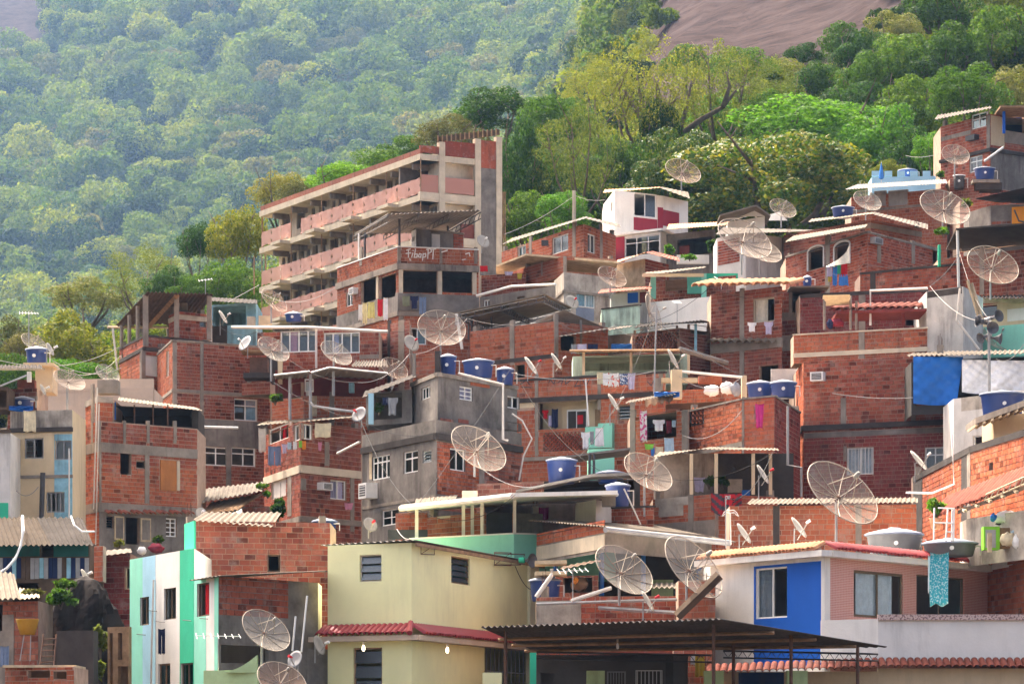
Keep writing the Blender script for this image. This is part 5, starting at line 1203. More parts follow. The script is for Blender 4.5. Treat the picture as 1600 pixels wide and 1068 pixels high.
h.openr(0, 1236, 454, 1282, 487); h.patch(0, 1216, 487, 1286, 499, 'concrete', 'render'); h.patch(0, 1214, 524, 1242, 548, 'plaster_stained', 'render'); h.column(0, 1233, 1238, 449, 490); h.finish()
b = MB(); a = P(1234, 449, 141.8); b.obox(a, P(1296, 448, 141.4) - a, (0, 2.6, 0), (0, 0, .06)); b.build('roof_sheet', 'fibre_pale', h.root)
bx('wall_shelf', h.root, 'wood_pale', 1248, 462, 1264, 480, 144, .3)
bx('white_wall', None, 'plaster_white_old', 1205, 576, 1257, 600, 137, .15); tag(bpy.context.scene.objects['white_wall'], 'short white rendered wall behind the two wide tanks', 'wall')
h = RB = H('brick_house', 'big brick house with dark floor band, barred window and maroon painted base', [(1244, 135.5), (1256, 132), (1477, 129.5)], 553, bricks='brick_red', back=3.5, bw=.30, bh=.17)
f = h.F[1]; h.F[0].brick = [(h.F[0].brick[0][0], 'brick_orange')]  # narrow left face takes orange blocks as its sunlit tone
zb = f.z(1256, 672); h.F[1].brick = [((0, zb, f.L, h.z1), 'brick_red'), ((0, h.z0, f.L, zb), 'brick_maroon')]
h.band(1256, 665, 673, off=.10, mat='concrete_dark'); h.patch(1, 1256, 672, 1477, 680, 'plaster_grey', 'grey_band', .02); h.column(1, 1314, 1322, 622, 664); h.column(1, 1424, 1431, 622, 664)  # grey strip just below the floor band
h.window(1, 1323, 699, 1365, 741, n=2, bars=8, curtain=('cloth_white', 0, 1)); h.patch(1, 1318, 697, 1323, 720, 'concrete', 'render'); h.window(1, 1445, 698, 1477, 735, n=2, transom=.25)
h.finish()
h = RP = H('terrace_parapet', 'bright orange brick parapet with grey posts on the big brick house', [(1240, 133), (1449, 130.8)], 513, bricks='brick_orange', bot=558, mat='mortar', cat='parapet', back=1.4, bw=.32, bh=.175)
h.column(0, 1342, 1351); h.finish(); h.band(1300, 549, 556, off=.06, mat='concrete_pale')
b = MB(); f = h.F[0]; f.box(b, (-.05, h.z1, f.L, h.z1 + .06), -.2, .05); b.build('coping', 'concrete_pale', h.root)
h = H('recess_house', 'shadowed brick recess behind the orange parapet under a red tiled awning', [(1250, 141), (1450, 139)], 451, bricks='brick_maroon', mat='mortar_dark', back=2.5)  # maroon blocks and dark mortar paint the shadow of the recess
h.band(1400, 452, 458, mat='concrete_dark'); h.column(0, 1342, 1352); h.openr(0, 1415, 484, 1446, 508); h.finish()
clay_tiles(h.root, P(1312, 478, 138.5), P(1449, 475, 137), P(1310, 485, 136.2), P(1449, 482, 135), 'tile_ledge', .30); b = MB(); b.obox(P(1308, 490, 136.2), P(1449, 486, 135) - P(1308, 490, 136.2), (0, 2.6, 0), (0, 0, .12)); b.build('awning_beam', 'wood_red', h.root)
bx('awning_post', h.root, 'wood_red', 1409, 484, 1414, 508, 135.6, .15); bar('water_pipe', h.root, 'plaster_white', [P(1360, 508, 136), P(1360, 454, 136), P(1449, 450, 135)], .06)
h = thing('skylight_frame', 'small canopy of translucent cream sheets on posts', 'canopy', P(1310, 520, 136)); b = MB()
for i in range(3): a = P(1286 + i * 2.5, 461 + i * 5.2, 135.5 + i * .3); c = P(1328, 460 + i * 5.2, 135.5 + i * .3); b.obox(a, c - a, (0, .04, 0), (0, .25, -.13))
b.build('sheet', 'cloth_cream', h)
for x, y in ((1288, 462), (1329, 462), (1338, 470)): bar('post', h, 'concrete', [P(x, y, 136), P(x, 515, 136)], .06, 4)
h = H('concrete_wall_house', 'tall bare concrete wall rising beside the loudspeaker pole', [(1448, 135), (1505, 133.5), (1536, 137)], 447, mat='plaster_pale_grey', back=2.5); h.patch(0, 1449, 452, 1503, 462, 'concrete_dark', 'dark_strip', .004); h.finish()  # darker strip near the wall top
bar('water_pipe', h.root, 'pvc', [P(1500, 450, 133), P(1495, 500, 133), P(1530, 546, 133)], .05)
for i, (x, y) in enumerate(((1512, 438), (1518, 442))): bar('leaning_board', h.root, 'wood_pale', [P(x, y, 132.6), P(x + 18, y + 60, 132.6)], .07, 4)
h = H('mint_house', 'pale mint wall behind the loudspeakers', [(1500, 138), (1620, 136)], 504, mat='paint_mint', bot=560, back=2); h.finish()
h = H('beige_house', 'beige wall with small dark window under timber eaves at right edge', [(1525, 146), (1620, 144)], 468, mat='plaster_cream', back=3); h.patch(0, 1574, 481, 1620, 500, 'plaster_white', 'panel', .01); h.window(0, 1532, 477, 1558, 495, n=1, frame='wood_red'); h.finish()
sheet_ob('roof_sheet', h.root, 'fibre_dark', P(1522, 466, 144.6), P(1620, 465, 143), P(1620, 460, 147), P(1524, 462, 148), waves=16, amp=.05); b = MB(); b.pbox(1524, 466, 1620, 473, 144.4, .15); b.build('eaves_board', 'wood_pale', h.root)
h = H('tarp_shelter', 'corrugated lean-to closed by blue and white tarpaulins', [(1424, 128), (1620, 126)], 556, mat='room_dark', bot=640, cat='shelter', back=3); h.openr(0, 1430, 560, 1600, 630); h.finish()
sheet_ob('roof_sheet', h.root, 'fibre_pale', P(1415, 556, 127), P(1620, 551, 125), P(1620, 546, 131), P(1430, 550, 132), waves=26, amp=.05)
h = H('white_house', 'stained white wall with corner window at right beside tarpaulin', [(1490, 124), (1600, 121)], 609, mat='plaster_white_old', back=3)
h.window(0, 1520, 679, 1554, 707, n=2, transom=.4); h.patch(0, 1502, 610, 1540, 640, 'plaster_stained', 'mildew', .004); h.finish()
h = H('cream_house', 'cream block with rough concrete eave and big blue tank at right edge', [(1553, 118.5), (1640, 116)], 640, mat='plaster_cream', back=3); h.openr(0, 1588, 688, 1620, 700); h.finish()
b = MB(); a = P(1524, 662, 117.6); c = P(1640, 620, 113.5); b.obox(a, c - a, (0, 2.5, 0), (0, 0, .22)); b.build('eave_slab', 'concrete', h.root); b = MB()
for i in range(9): p = a.lerp(c, i / 9); b.obox(p - Vector((0, -.05, .10)), (c - a) / 30, (0, 2, 0), (0, 0, .09))
b.build('rafter', 'wood_pale', h.root)
h = RT = H('brick_wall', 'glowing orange brick yard wall with black coping at right', [(1428, 119), (1517, 107.5), (1625, 100.5)], 697, ref=1, bricks='brick_orange', mat='mortar_dark', cat='wall', back=.8, bw=.34, bh=.18)  # orange brick tone carries the grazing sunlight on this wall
h.column(0, 1428, 1442, mat='concrete_dark'); h.column(0, 1503, 1512, mat='concrete_dark'); h.column(0, 1512, 1517, mat='concrete'); h.band(1517, 697, 707, mat='concrete_dark', off=.05); h.openr(1, 1546, 722, 1552, 734); h.finish()
h = H('tiled_lean_to', 'timber lean-to roof of old tiles at the right edge', [(1510, 104), (1630, 99)], 792, mat='plaster_stained', cat='lean-to', back=1.5, bot=870); h.finish()
A, B_ = P(1497, 795, 103.4), P(1640, 742, 97.5); up = Vector((0, 2.2, .55))
clay_tiles(h.root, A + up, B_ + up, A, B_, 'tile_old', .28); b = MB(); b.obox(A - Vector((0, 0, .16)), B_ - A, (0, .15, 0), (0, 0, .13)); b.build('eaves_beam', 'wood_dark', h.root)
for i in range(7): p = A.lerp(B_, (i + .5) / 7); b = MB(); b.obox(p - Vector((.05, .3, .2)), (.1, 0, 0), (0, 1.6, .3), (0, 0, .08)); b.build('rafter', 'wood_pale', h.root)
# upper right
h = AR = H('brick_house', 'brick house with two arched windows and hanging sheet', [(1228, 168), (1356, 160), (1470, 166)], 364, bricks='brick_red', back=3.5)
h.column(0, 1290, 1297, 368, 460); h.column(1, 1370, 1376, 370, 410); h.column(1, 1424, 1429, 376, 412); h.openr(1, 1457, 390, 1467, 415); h.patch(1, 1427, 370, 1462, 382, 'concrete', 'render'); h.patch(0, 1238, 386, 1285, 390, 'concrete_pale', 'lintel')
for x0, x1, y0, y1 in ((1263, 1288, 384, 420), (1304, 1329, 377, 415)): h.openr(0, x0, y0 + 7, x1, y1)
h.finish(); f = h.F[0]
for x0, x1, y0, y1 in ((1263, 1288, 384, 420), (1304, 1329, 377, 415)):
    c = (x0 + x1) / 2; uc = f.u(c); ru = (f.u(x1) - f.u(x0)) / 2; za = f.z(c, y0 + 7); hgt = f.z(c, y0) - za; b = MB(); N = 12; pts_ = [(uc + ru * math.cos(math.pi * i / N), za + hgt * math.sin(math.pi * i / N)) for i in range(N + 1)]
    k = len(b.v); b.v += [tuple(f.pt(u_, z_, .02)) for u_, z_ in pts_]; b.f.append(tuple(range(N + 1))); b.m.append(0); b.build('arch_shade_plate', 'room_dark', h.root)  # near-black plate on the wall paints the shaded arch head
    b = MB(); b.tube([f.pt(u_, z_, .03) for u_, z_ in [(uc + ru, f.z(c, y1))] + pts_ + [(uc - ru, f.z(c, y1))]], .06, 6); b.build('arch_frame', 'metal_white', h.root)
h.coping(.1, .06, 'concrete')
sheet_ob('roof_sheet', h.root, 'fibre_pale', P(1226, 378, 166), P(1352, 355, 157.5), P(1356, 350, 163), P(1240, 368, 172), waves=26)
h = H('brick_house', 'low brick house with pale sheet roof and blue tank above the arches', [(1225, 175), (1360, 170), (1440, 173)], 343, bricks='brick_dull', back=3); h.band(1360, 348, 356, mat='concrete'); h.finish()
sheet_ob('roof_sheet', h.root, 'fibre_pale', P(1262, 347, 172), P(1362, 334, 167.5), P(1366, 331, 173), P(1268, 342, 178), waves=18); sheet_ob('roof_sheet', h.root, 'fibre_cement', P(1362, 334, 167.5), P(1450, 358, 171), P(1450, 350, 176), P(1366, 331, 173), waves=14)
h = H('brick_wall', 'sooty red parapet wall below the arched windows', [(1344, 153), (1500, 150)], 414, bricks='brick_red', mat='mortar_dark', cat='wall', back=2.5); h.coping(.1, .05, 'concrete_dark'); h.column(0, 1360, 1368, mat='concrete_dark'); h.finish()
h = H('brick_house', 'red terrace house under a dark flat roof at right', [(1466, 151), (1640, 147)], 384, bricks='brick_red', back=3); h.openr(0, 1500, 366, 1620, 386); h.column(0, 1531, 1538, 384, 460); h.finish()
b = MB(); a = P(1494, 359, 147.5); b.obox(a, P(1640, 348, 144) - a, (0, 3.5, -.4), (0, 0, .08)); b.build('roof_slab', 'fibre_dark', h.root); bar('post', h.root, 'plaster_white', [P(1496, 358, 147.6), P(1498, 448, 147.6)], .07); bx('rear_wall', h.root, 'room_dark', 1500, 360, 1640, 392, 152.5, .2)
bx('post', h.root, 'paint_green', 1466, 382, 1470, 416, 150.2, .2)
h = H('brick_house', 'brick house with grey shuttered windows below the blue crenellated wall', [(1330, 190), (1480, 187)], 294, bricks='brick_orange', back=3.5)
h.window(0, 1366, 298, 1384, 322, n=2, frame='metal_grey', glass='metal_grey'); h.window(0, 1388, 297, 1418, 321, n=3, frame='metal_grey', glass='metal_grey'); h.window(0, 1446, 296, 1460, 302, n=2, frame='wood_dark'); h.patch(0, 1330, 322, 1480, 326, 'concrete', 'ledge'); h.finish()
sheet_ob('roof_sheet', h.root, 'zinc', P(1320, 296, 187.5), P(1480, 286, 185), P(1478, 280, 192), P(1340, 288, 194), waves=34, amp=.03)
h = H('blue_wall', 'light blue crenellated rooftop wall at the forest edge', [(1362, 195), (1462, 194.6)], 275, mat='paint_skyblue', bot=300, cat='wall', back=2); h.finish(); f = h.F[0]
for i in range(5): b = MB(); f.box(b, f.rect(1362 + i * 20, 267, 1374 + i * 20, 275.0), -.2, -.002); b.build('crenel', 'paint_skyblue', h.root)
h = TR2 = H('brick_house', 'top right brick house with green window panes and open blue room', [(1470, 200), (1547, 196), (1640, 199)], 178, bricks='brick_red', back=3.5)
h.window(0, 1518, 177, 1541, 200, n=2, transom=.24, glass='glass_teal', fw=.07); h.band(1546, 232, 237, mat='concrete_dark', off=.15); h.patch(0, 1471, 209, 1517, 215, 'concrete', 'band', .03); h.window(0, 1515, 244, 1535, 268, n=2, transom=.25); h.column(0, 1542, 1547, 180, 232)
h.patch(1, 1548, 182, 1569, 228, 'plaster_cream', 'cream_render'); h.patch(1, 1569.5, 208, 1640, 228, 'concrete', 'grey_parapet'); h.openr(1, 1571, 176, 1600, 206); h.patch(1, 1548, 237.5, 1640, 300, 'plaster_grey', 'grey_render'); h.finish()
sheet_ob('roof_sheet', h.root, 'fibre_cement', P(1460, 187, 199), P(1548, 169, 194), P(1550, 166, 200), P(1465, 180, 206), waves=16, amp=.05); b = MB(); a = P(1563, 168, 194.5); b.obox(a, P(1640, 168, 194.5) - a, (0, 3, 0), (0, 0, .12)); b.build('roof_slab', 'wood', h.root); bx('room_wall', h.root, 'paint_royal', 1566, 172, 1610, 208, 199.4, .2); bx('room_post', h.root, 'paint_blue', 1567, 174, 1571, 208, 195.4, .2)
h = H('brick_house', 'red brick base house with canvas awning at far right', [(1500, 182), (1640, 178)], 294, bricks='brick_red', back=3); h.finish()
b = MB(); a, c, d_, e = P(1524, 310, 168), P(1640, 285, 164), P(1640, 318, 172), P(1560, 316, 172); b.quad(a, c, d_, e); b.quad(a + Vector((0, 0, -.03)), e + Vector((0, 0, -.03)), d_ + Vector((0, 0, -.03)), c + Vector((0, 0, -.03))); b.build('awning', 'fibre_dark', h.root)
h = H('grey_block', 'grey block wall with bright orange stair panel at right', [(1514, 170), (1548, 168), (1640, 167)], 316, mat='plaster_grey', cat='wall', back=2); f = h.F[1]; h.patch(1, 1581, 322, 1640, 350, 'paint_orange', 'orange_panel', .02); h.nobrick(1, 1550, 318, 1580, 345); f.brick.append((f.rect(1549, 316, 1580, 350), 'brick_orange')); h.patch(1, 1554, 318, 1578, 342, 'plaster_grey', 'render', .03); h.finish()
bar('handrail', h.root, 'metal_dark', [P(1585, 328, 166.4), P(1592, 345, 166.4), P(1612, 350, 166.2)], .05)
h = H('brick_stack', 'brick and concrete tank stand with black drum beside large tank', [(1484, 188), (1530, 187)], 275, bricks='brick_dull', cat='tank stand', back=2); h.finish(); bx('tank_slab', h.root, 'concrete', 1520, 280, 1562, 285, 186.4, 1.6); bx('slab_wall', h.root, 'concrete_dark', 1524, 285, 1566, 296, 186.6, 1.2)

# ------------------------------------------------------------------ mesh dishes
def axis_mat(center, ax):
    z = Vector(ax).normalized(); x = Vector((1, 0, 0)) - z * z.x; x.normalize(); y = z.cross(x)
    return Matrix(((x.x, y.x, z.x, center.x), (x.y, y.y, z.y, center.y), (x.z, y.z, z.z, center.z), (0, 0, 0, 1)))
DISH = {}
def dish_meshes():
    depth = .19; N = 36; K = 6
    zf = lambda r: depth * r * r * 1.0
    m = MB(); m.lathe([(max(r, .02), zf(r)) for r in [i / K for i in range(K + 1)]], N); DISH['reflector'] = [m.mesh('reflector', k_, True) for k_ in ('dish_mesh', 'dish_mesh_grey', 'dish_mesh_rust')]
    m = MB(); m.tube([(math.cos(2 * math.pi * i / N), math.sin(2 * math.pi * i / N), depth) for i in range(N + 1)], .016, 5, cap=False); DISH['rim'] = m.mesh('rim', 'dish_metal', True)
    m = MB(); m.tube([(r, 0, zf(r) + .008) for r in (.05, .25, .5, .75, 1)], .011, 4); DISH['rib'] = m.mesh('rib', 'dish_metal')
    m = MB(); m.tube([(.42, 0, zf(.42)), (.03, 0, .80)], .011, 4); DISH['feed_arm'] = m.mesh('feed_arm', 'dish_metal')
    m = MB(); m.lathe([(0.001, .72), (.055, .72), (.06, .80), (.045, .90), (.001, .92)], 10); DISH['feed_horn'] = m.mesh('feed_horn', 'dish_solid', True)
    m = MB(); m.lathe([(.001, -.10), (.07, -.10), (.085, 0), (.05, .03), (.001, .03)], 12); DISH['hub'] = m.mesh('hub', 'metal_rust', True)
    m = MB(); r = [0, .35, .7, 1]; m.lathe([(max(a, .001), .16 * a * a) for a in r] + [(1, .14), (.6, .04), (.001, -.03)], 24); DISH['plate'] = m.mesh('reflector', 'dish_solid', True); DISH['plate_grey'] = m.mesh('reflector', 'dish_grey', True)
dish_meshes()
def place(name, me, M, parent):
    o = bpy.data.objects.new(name, me); col.objects.link(o); o.parent = parent; o.matrix_parent_inverse = Matrix.Translation(-parent.location); o.matrix_basis = M; return o
def mesh_dish(label, cx, cy, diam, D, base, sx=.6, sy=.8, ratio=.6, nr=12, bx_=None):
    """open mesh parabola; (sx, sy) is the way it leans seen from here, ratio its foreshortening"""
    c = P(cx, cy, D); Rm = diam / 2 * D / F; s = math.sqrt(1 - ratio * ratio); q = math.hypot(sx, sy)
    ax = Vector((sx / q * s, -ratio, sy / q * s)); foot = P(bx_ if bx_ else cx, base, D + .15)
    hubc = c - ax * (.14 * Rm)
    foot.x, foot.y = (hubc - ax * .12).x, (hubc - ax * .12).y
    foot.z = (HY - base) * foot.y / F
    t = thing('mesh_dish', label, 'satellite dish', foot, 'open mesh satellite dishes on the roofs')
    M = axis_mat(hubc, ax) @ Matrix.Diagonal((Rm, Rm, Rm, 1)); rot = rng.uniform(0, .5)
    place('reflector', DISH['reflector'][rng.choice((0, 0, 1, 2))], M, t); place('rim', DISH['rim'], M, t); place('hub', DISH['hub'], M, t); place('feed_horn', DISH['feed_horn'], M, t)
    for i in range(nr): place('rib', DISH['rib'], M @ Matrix.Rotation(rot + 2 * math.pi * i / nr, 4, 'Z'), t)
    for i in range(3): place('feed_arm', DISH['feed_arm'], M @ Matrix.Rotation(rot + 2 * math.pi * i / 3, 4, 'Z'), t)
    hb = hubc - ax * .10 * Rm
    b = MB(); b.tube([foot - Vector((0, 0, .15)), Vector((foot.x, foot.y, hb.z - .08)), hb], .042, 8); b.build('mast', 'metal_grey', t)
    return t
MD = [('largest mesh dish on the white house roof edge', 1315, 771, 130, 98.6, 850, .62, .78, .62), ('mesh dish on a white stub in front of the grey concrete house', 747, 701, 96, 116, 738, .6, .8, .62),
      ('mesh dish beside the porch posts left of the flag', 1012, 738, 84, 114.2, 800, .55, .83, .62), ('mesh dish on a steel mast in front of the blue posts', 974, 891, 102, 100.6, 938, .6, .8, .62),
      ('big mesh dish half behind the white house eave', 1082, 887, 118, 99.5, 930, .75, .66, .55), ('mesh dish standing before the grey side wall of the striped house', 415, 985, 84, 95.8, 1034, .65, .76, .6),
      ('mesh dish cut by the lower picture edge beside the green yard wall', 440, 1064, 82, 93.5, 1090, .5, .86, .62), ('wide mesh dish in front of the graffiti house base', 690, 513, 76, 146, 555, .3, .95, .78),
      ('mesh dish in front of the red terrace wall at right', 1551, 415, 84, 143, 463, .35, .93, .76), ('large mesh dish above the potted planter at right', 1476, 325, 82, 158, 362, .35, .93, .72),
      ('mesh dish before the brick house with grey shuttered windows', 1355, 314, 46, 180, 340, .4, .9, .72), ('mesh dish in front of the top right brick house', 1493, 242, 44, 184, 275, .2, .98, .8),
      ('mesh dish rising against the dark tree beside the white hut', 1223, 326, 44, 172, 352, .45, .9, .7), ('wide mesh dish before the weathered white house', 1163, 374, 92, 162, 425, .5, .86, .66),
      ('mesh dish on the roof of the white and wine house', 1067, 268, 58, 203, 300, .4, .9, .7), ('mesh dish against the mildewed plaster wall', 956, 433, 48, 158, 462, .5, .86, .66),
      ('mesh dish seen nearly edge-on before the long white wall', 1020, 488, 60, 149, 520, .95, .3, .34), ('mesh dish left of the white sliding windows', 427, 546, 54, 140, 590, .6, .8, .6),
      ('mesh dish in front of the second white sliding window', 525, 552, 54, 140.4, 588, .6, .8, .58), ('mesh dish beside the grey stub wall and laundry porch', 616, 576, 46, 138, 602, .6, .8, .66),
      ('mesh dish hanging before the unfinished building galleries', 428, 470, 48, 153, 500, .7, .7, .5), ('mesh dish before the beige wall at far left', 108, 594, 52, 118.8, 640, .5, .86, .55),
      ('mesh dish behind the concrete water box', 168, 584, 40, 122.8, 606, .6, .8, .6), ('mesh dish behind the blue tank at far left', 53, 536, 44, 128, 570, .6, .8, .5),
      ('mesh dish behind the loudspeaker cluster', 1560, 528, 54, 137.2, 556, .4, .9, .7), ('mesh dish overlapping the neighbour dish by the weathered white house', 1190, 392, 66, 166, 425, .4, .9, .6)]
for a in MD: mesh_dish(*a)
def small_dish(label, cx, cy, L, D, base, sx, sy, ratio, grey=False):
    c = P(cx, cy, D); Rm = L / 2 * D / F; s = math.sqrt(max(0, 1 - ratio * ratio)); q = math.hypot(sx, sy); ax = Vector((sx / q * s, -ratio, sy / q * s))
    back = c - ax * .12; foot = Vector((back.x, back.y + .05, (HY - base) * back.y / F))
    t = thing('small_dish', label, 'satellite dish', foot, 'small solid satellite dishes'); M = axis_mat(c, ax) @ Matrix.Diagonal((Rm * .92, Rm, Rm, 1))
    place('reflector', DISH['plate_grey' if grey else 'plate'], M, t)
    low = c - Vector((0, 0, Rm * .85)) * (1 if abs(ax.z) < .9 else .2); fd = c + ax * Rm * 1.05 - Vector((0, 0, Rm * .1)); b = MB(); b.tube([low, fd], .018, 5); b.build('feed_arm', 'dish_solid', t)
    b = MB(); d = (c - fd).normalized(); b.tube([fd - d * .06, fd + d * .10], [.05, .035], 8); b.build('feed_horn', rng.choice(('plastic_white', 'plastic_red', 'plastic_white')), t)
    b = MB(); b.tube([foot - Vector((0, 0, .1)), Vector((back.x, back.y + .05, c.z)), c - ax * .02], .025, 6); b.build('bracket', 'metal_grey', t)
SD = [('small dish with red feed on the black coping at right', 1434, 722, 46, 117.4, 750, .75, .66, .3), ('small dish on the roof just right of the rabbit-ear aerial', 1246, 825, 42, 101, 850, .8, .6, .3), ('small dish beside the rabbit-ear aerial', 1160, 834, 40, 101.5, 852, .8, .55, .3),
      ('grey small dish beside the turquoise post', 562, 648, 28, 124.5, 664, -.3, .3, .75, True), ('pale small dish on the graffiti house lower wall', 642, 537, 30, 150, 556, .5, .4, .7), ('pale small dish at the corner of the graffiti parapet', 754, 378, 24, 157.5, 392, .5, .5, .75),
      ('pale small dish by the curtained window of the mildewed house', 893, 473, 26, 161, 492, .4, .4, .75), ('small dish with printed mark above the yellow roof', 578, 820, 26, 112.4, 836, .4, .4, .75), ('round pale small dish above the brick wall behind the striped house', 314, 802, 20, 111, 815, .3, .3, .85),
      ('dark grey small dish between the two mast dishes at lower left', 462, 1030, 30, 95.2, 1056, -.4, .3, .75, True), ('small dish turned edge-on left of the graffiti scrawl', 828, 573, 38, 133.8, 592, .8, .55, .25), ('small dish turned edge-on above the graffiti parapet', 868, 566, 34, 138, 586, .8, .5, .25),
      ('small dish turned edge-on beside the louvred window', 957, 630, 36, 128.4, 660, .8, .5, .25), ('small dish turned edge-on under the long porch roof', 1050, 563, 40, 134.6, 592, .85, .45, .25), ('small dish turned edge-on at the porch end beside the posts', 1190, 742, 38, 115.8, 775, .8, .5, .28),
      ('grey small dish above the rusty cistern', 384, 537, 28, 141.8, 556, -.5, .4, .6, True), ('white small dish turned edge-on before the beige wall', 66, 609, 20, 121.6, 622, .85, .4, .2), ('white small dish turned edge-on right of the far left tank', 77, 546, 24, 122.8, 564, .85, .4, .2),
      ('white small dish turned edge-on in front of the dark blue room', 347, 496, 26, 153.8, 520, .85, .5, .2), ('small dish edge-on beside the brick wall behind the yellow house', 1010, 940, 40, 99, 970, .85, .5, .22), ('white small dish low beside the yellow house wall', 497, 1008, 34, 99.8, 1030, .7, .3, .4),
      ('small dish turned edge-on on the sooty boulder wall', 131, 899, 24, 105, 912, .85, .45, .2)]
for a in SD: small_dish(*a)

# ------------------------------------------------------------------ water tanks
def tank(label, cx, y0, y1, wpx, D, mat='tank_blue', lid='tank_lid', lidh=.12, n=24):
    c = P(cx, y1, D); Rm = wpx / 2 * D / F; Hh = (y1 - y0) * D / F; c.y += Rm
    t = thing('water_tank', label, 'water tank', c, 'plastic water tanks on the roofs')
    m = MB(); T_ = Matrix.Translation(c); pr = [(.001, 0), (Rm * .80, 0), (Rm * .82, .03)]
    for i in range(1, 6): k = i / 6; r_ = Rm * (.82 + .13 * k); pr += [(r_, Hh * (k - .02)), (r_ * 1.012, Hh * k)]
    pr += [(Rm * .95, Hh * .92), (Rm, Hh * .94), (Rm, Hh), (Rm * .97, Hh)]; m.lathe(pr, n, 0, T_); m.build('body', mat, t, smooth=True)
    m = MB(); m.lathe([(Rm * 1.03, Hh - .03), (Rm * 1.03, Hh + .02), (Rm * .9, Hh + lidh * .35), (Rm * .5, Hh + lidh * .8), (Rm * .22, Hh + lidh), (Rm * .2, Hh + lidh * 1.15), (.001, Hh + lidh * 1.15)], n, 0, T_); m.build('lid', lid, t, smooth=True)
    m = MB(); p = c + Vector((Rm * .88, -.25, Hh * .75)); m.tube([p - Vector((Rm * .15, 0, 0)), p + Vector((.15, 0, 0)), p + Vector((.15, 0, -Hh * .7))], .025, 5); m.build('pipe', 'pvc', t)
    m = MB(); p = c + Vector((-.05, -Rm * .93, Hh * .55)); m.tube([p + Vector((0, .06, 0)), p + Vector((0, -.05, 0))], .07, 8); m.build('outlet', 'plastic_white', t)
TK = [('blue water tank on the sheet roof beside the green panel', 878, 717, 753, 49, 119), ('shaded blue tank half hidden behind the mesh dish left of the porch', 955, 737, 754, 46, 121.6), ('blue tank with white lid on the low mossy brick wall', 966, 757, 791, 40, 115.2),
      ('broad blue tank left of its twin above the rounded brick house', 1189, 597, 621, 42, 126.6), ('broad blue tank right of its twin above the rounded brick house', 1226, 596, 619, 42, 125.6), ('large navy tank under white plastic at the right edge', 1572, 612, 650, 72, 117.6),
      ('narrow blue tank behind the short brick wall on the grey house', 700, 556, 586, 27, 127.4), ('largest of the three blue tanks on the grey house', 747, 562, 588, 50, 125.8), ('lowest blue tank at the corner of the grey house', 789, 576, 600, 29, 127), ('blue tank on a cream slab at far left', 55, 544, 568, 36, 124.6),
      ('small blue tank before the unfinished building', 458, 489, 501, 28, 156), ('blue tank on grey ledge above the yellow house roof', 506, 813, 829, 40, 117), ('blue tank on the low roof above the arched windows', 1319, 322, 337, 36, 173), ('bright blue tank beside the grey block wall upper right', 1541, 261, 279, 34, 186.6),
      ('dark tank behind the blue crenellated wall', 1420, 264, 277, 30, 196.4), ('dark blue tank beside the yellow house wall', 852, 905, 938, 50, 103.4), ('blue tank under blue sheeting beside the cream parapet', 33, 622, 637, 36, 119.6), ('tiny navy tank beside the wooden roof edge', 1262, 433, 446, 15, 158)]
for a in TK: tank(*a)
tank('wide grey cement tank on the white house roof', 1403, 832, 866, 92, 102.5, 'tank_grey', 'tank_lid', .2); tank('wide grey tank with blue lid on the white house roof', 1490, 846, 866, 88, 101.6, 'tank_grey', 'tank_lid', .16); tank('black plastic drum on the brick stand', 1500, 273, 294, 19, 187, 'metal_dark', 'plastic_white', .05)

# ------------------------------------------------------------------ laundry
def garment(kind, label, x0, y0, x1, y1, D, mat, ang=0.0, group=None, name=None):
    """hung cloth with folds and thickness; kind sets its outline"""
    W = (x1 - x0) * D / F; Hh = (y1 - y0) * D / F; o = P(x0, y0, D); N, K = 14, 10; m = MB(); ph = rng.random() * 6
    def width(t):
        if kind == 'shirt': return (0, 1) if t < .32 else (.17, .83)
        if kind == 'taper': return (.12 * t, 1 - .18 * t)
        if kind == 'flare': return (.1 * (1 - t), 1 - .1 * (1 - t))
        return (.02 * math.sin(t * 5 + ph), 1 + .02 * math.sin(t * 4 + ph))
    spans = [(0, 1)] if kind != 'trousers' else [(0, .47), (.53, 1)]
    k0 = 0
    for (sa, sb) in spans:
        for side in (0, 1):
            for j in range(K + 1):
                t = j / K; a, c = width(t)
                if kind == 'trousers': a, c = (lerp(sa, sb, 0), sb) if t > .25 else ((0, .505) if sa == 0 else (.495, 1))
                for i in range(N + 1):
                    s = i / N; u = lerp(a, c, s); dz = .03 * Hh * math.sin(s * math.pi * 3 + ph) * (t > .95)
                    fy = .018 * math.sin(u * 17 + ph) * (.3 + t) + .012 * math.sin(u * 31 - ph + t * 2) + (.012 if side else 0)
                    m.v.append((o.x + u * W * math.cos(ang), o.y + u * W * math.sin(ang) + fy, o.z - t * Hh - dz - .04 * Hh * math.sin(u * math.pi) * (1 - t)))
            for j in range(K):
                for i in range(N):
                    q = k0 + j * (N + 1) + i; m.f.append((q, q + 1, q + N + 2, q + N + 1)); m.m.append(0)
            k0 = len(m.v)
        h_ = k0 - 2 * (N + 1) * (K + 1); S = (N + 1) * (K + 1)
        for j in range(K):
            for i in (0, N): q = h_ + j * (N + 1) + i; m.f.append((q, q + N + 1, q + N + 1 + S, q + S)); m.m.append(0)
        for i in range(N):
            for j in (0, K): q = h_ + j * (N + 1) + i; m.f.append((q, q + 1, q + 1 + S, q + S)); m.m.append(0)
    nm = name or {'shirt': 'hanging_shirt', 'trousers': 'hanging_trousers', 'towel': 'hanging_towel', 'taper': 'hanging_cloth', 'flare': 'hanging_dress'}[kind]
    ob_ = m.build(nm, mat, smooth=True); tag(ob_, label, {'shirt': 'shirt', 'trousers': 'trousers', 'towel': 'towel', 'taper': 'cloth', 'flare': 'dress'}[kind], group); return ob_
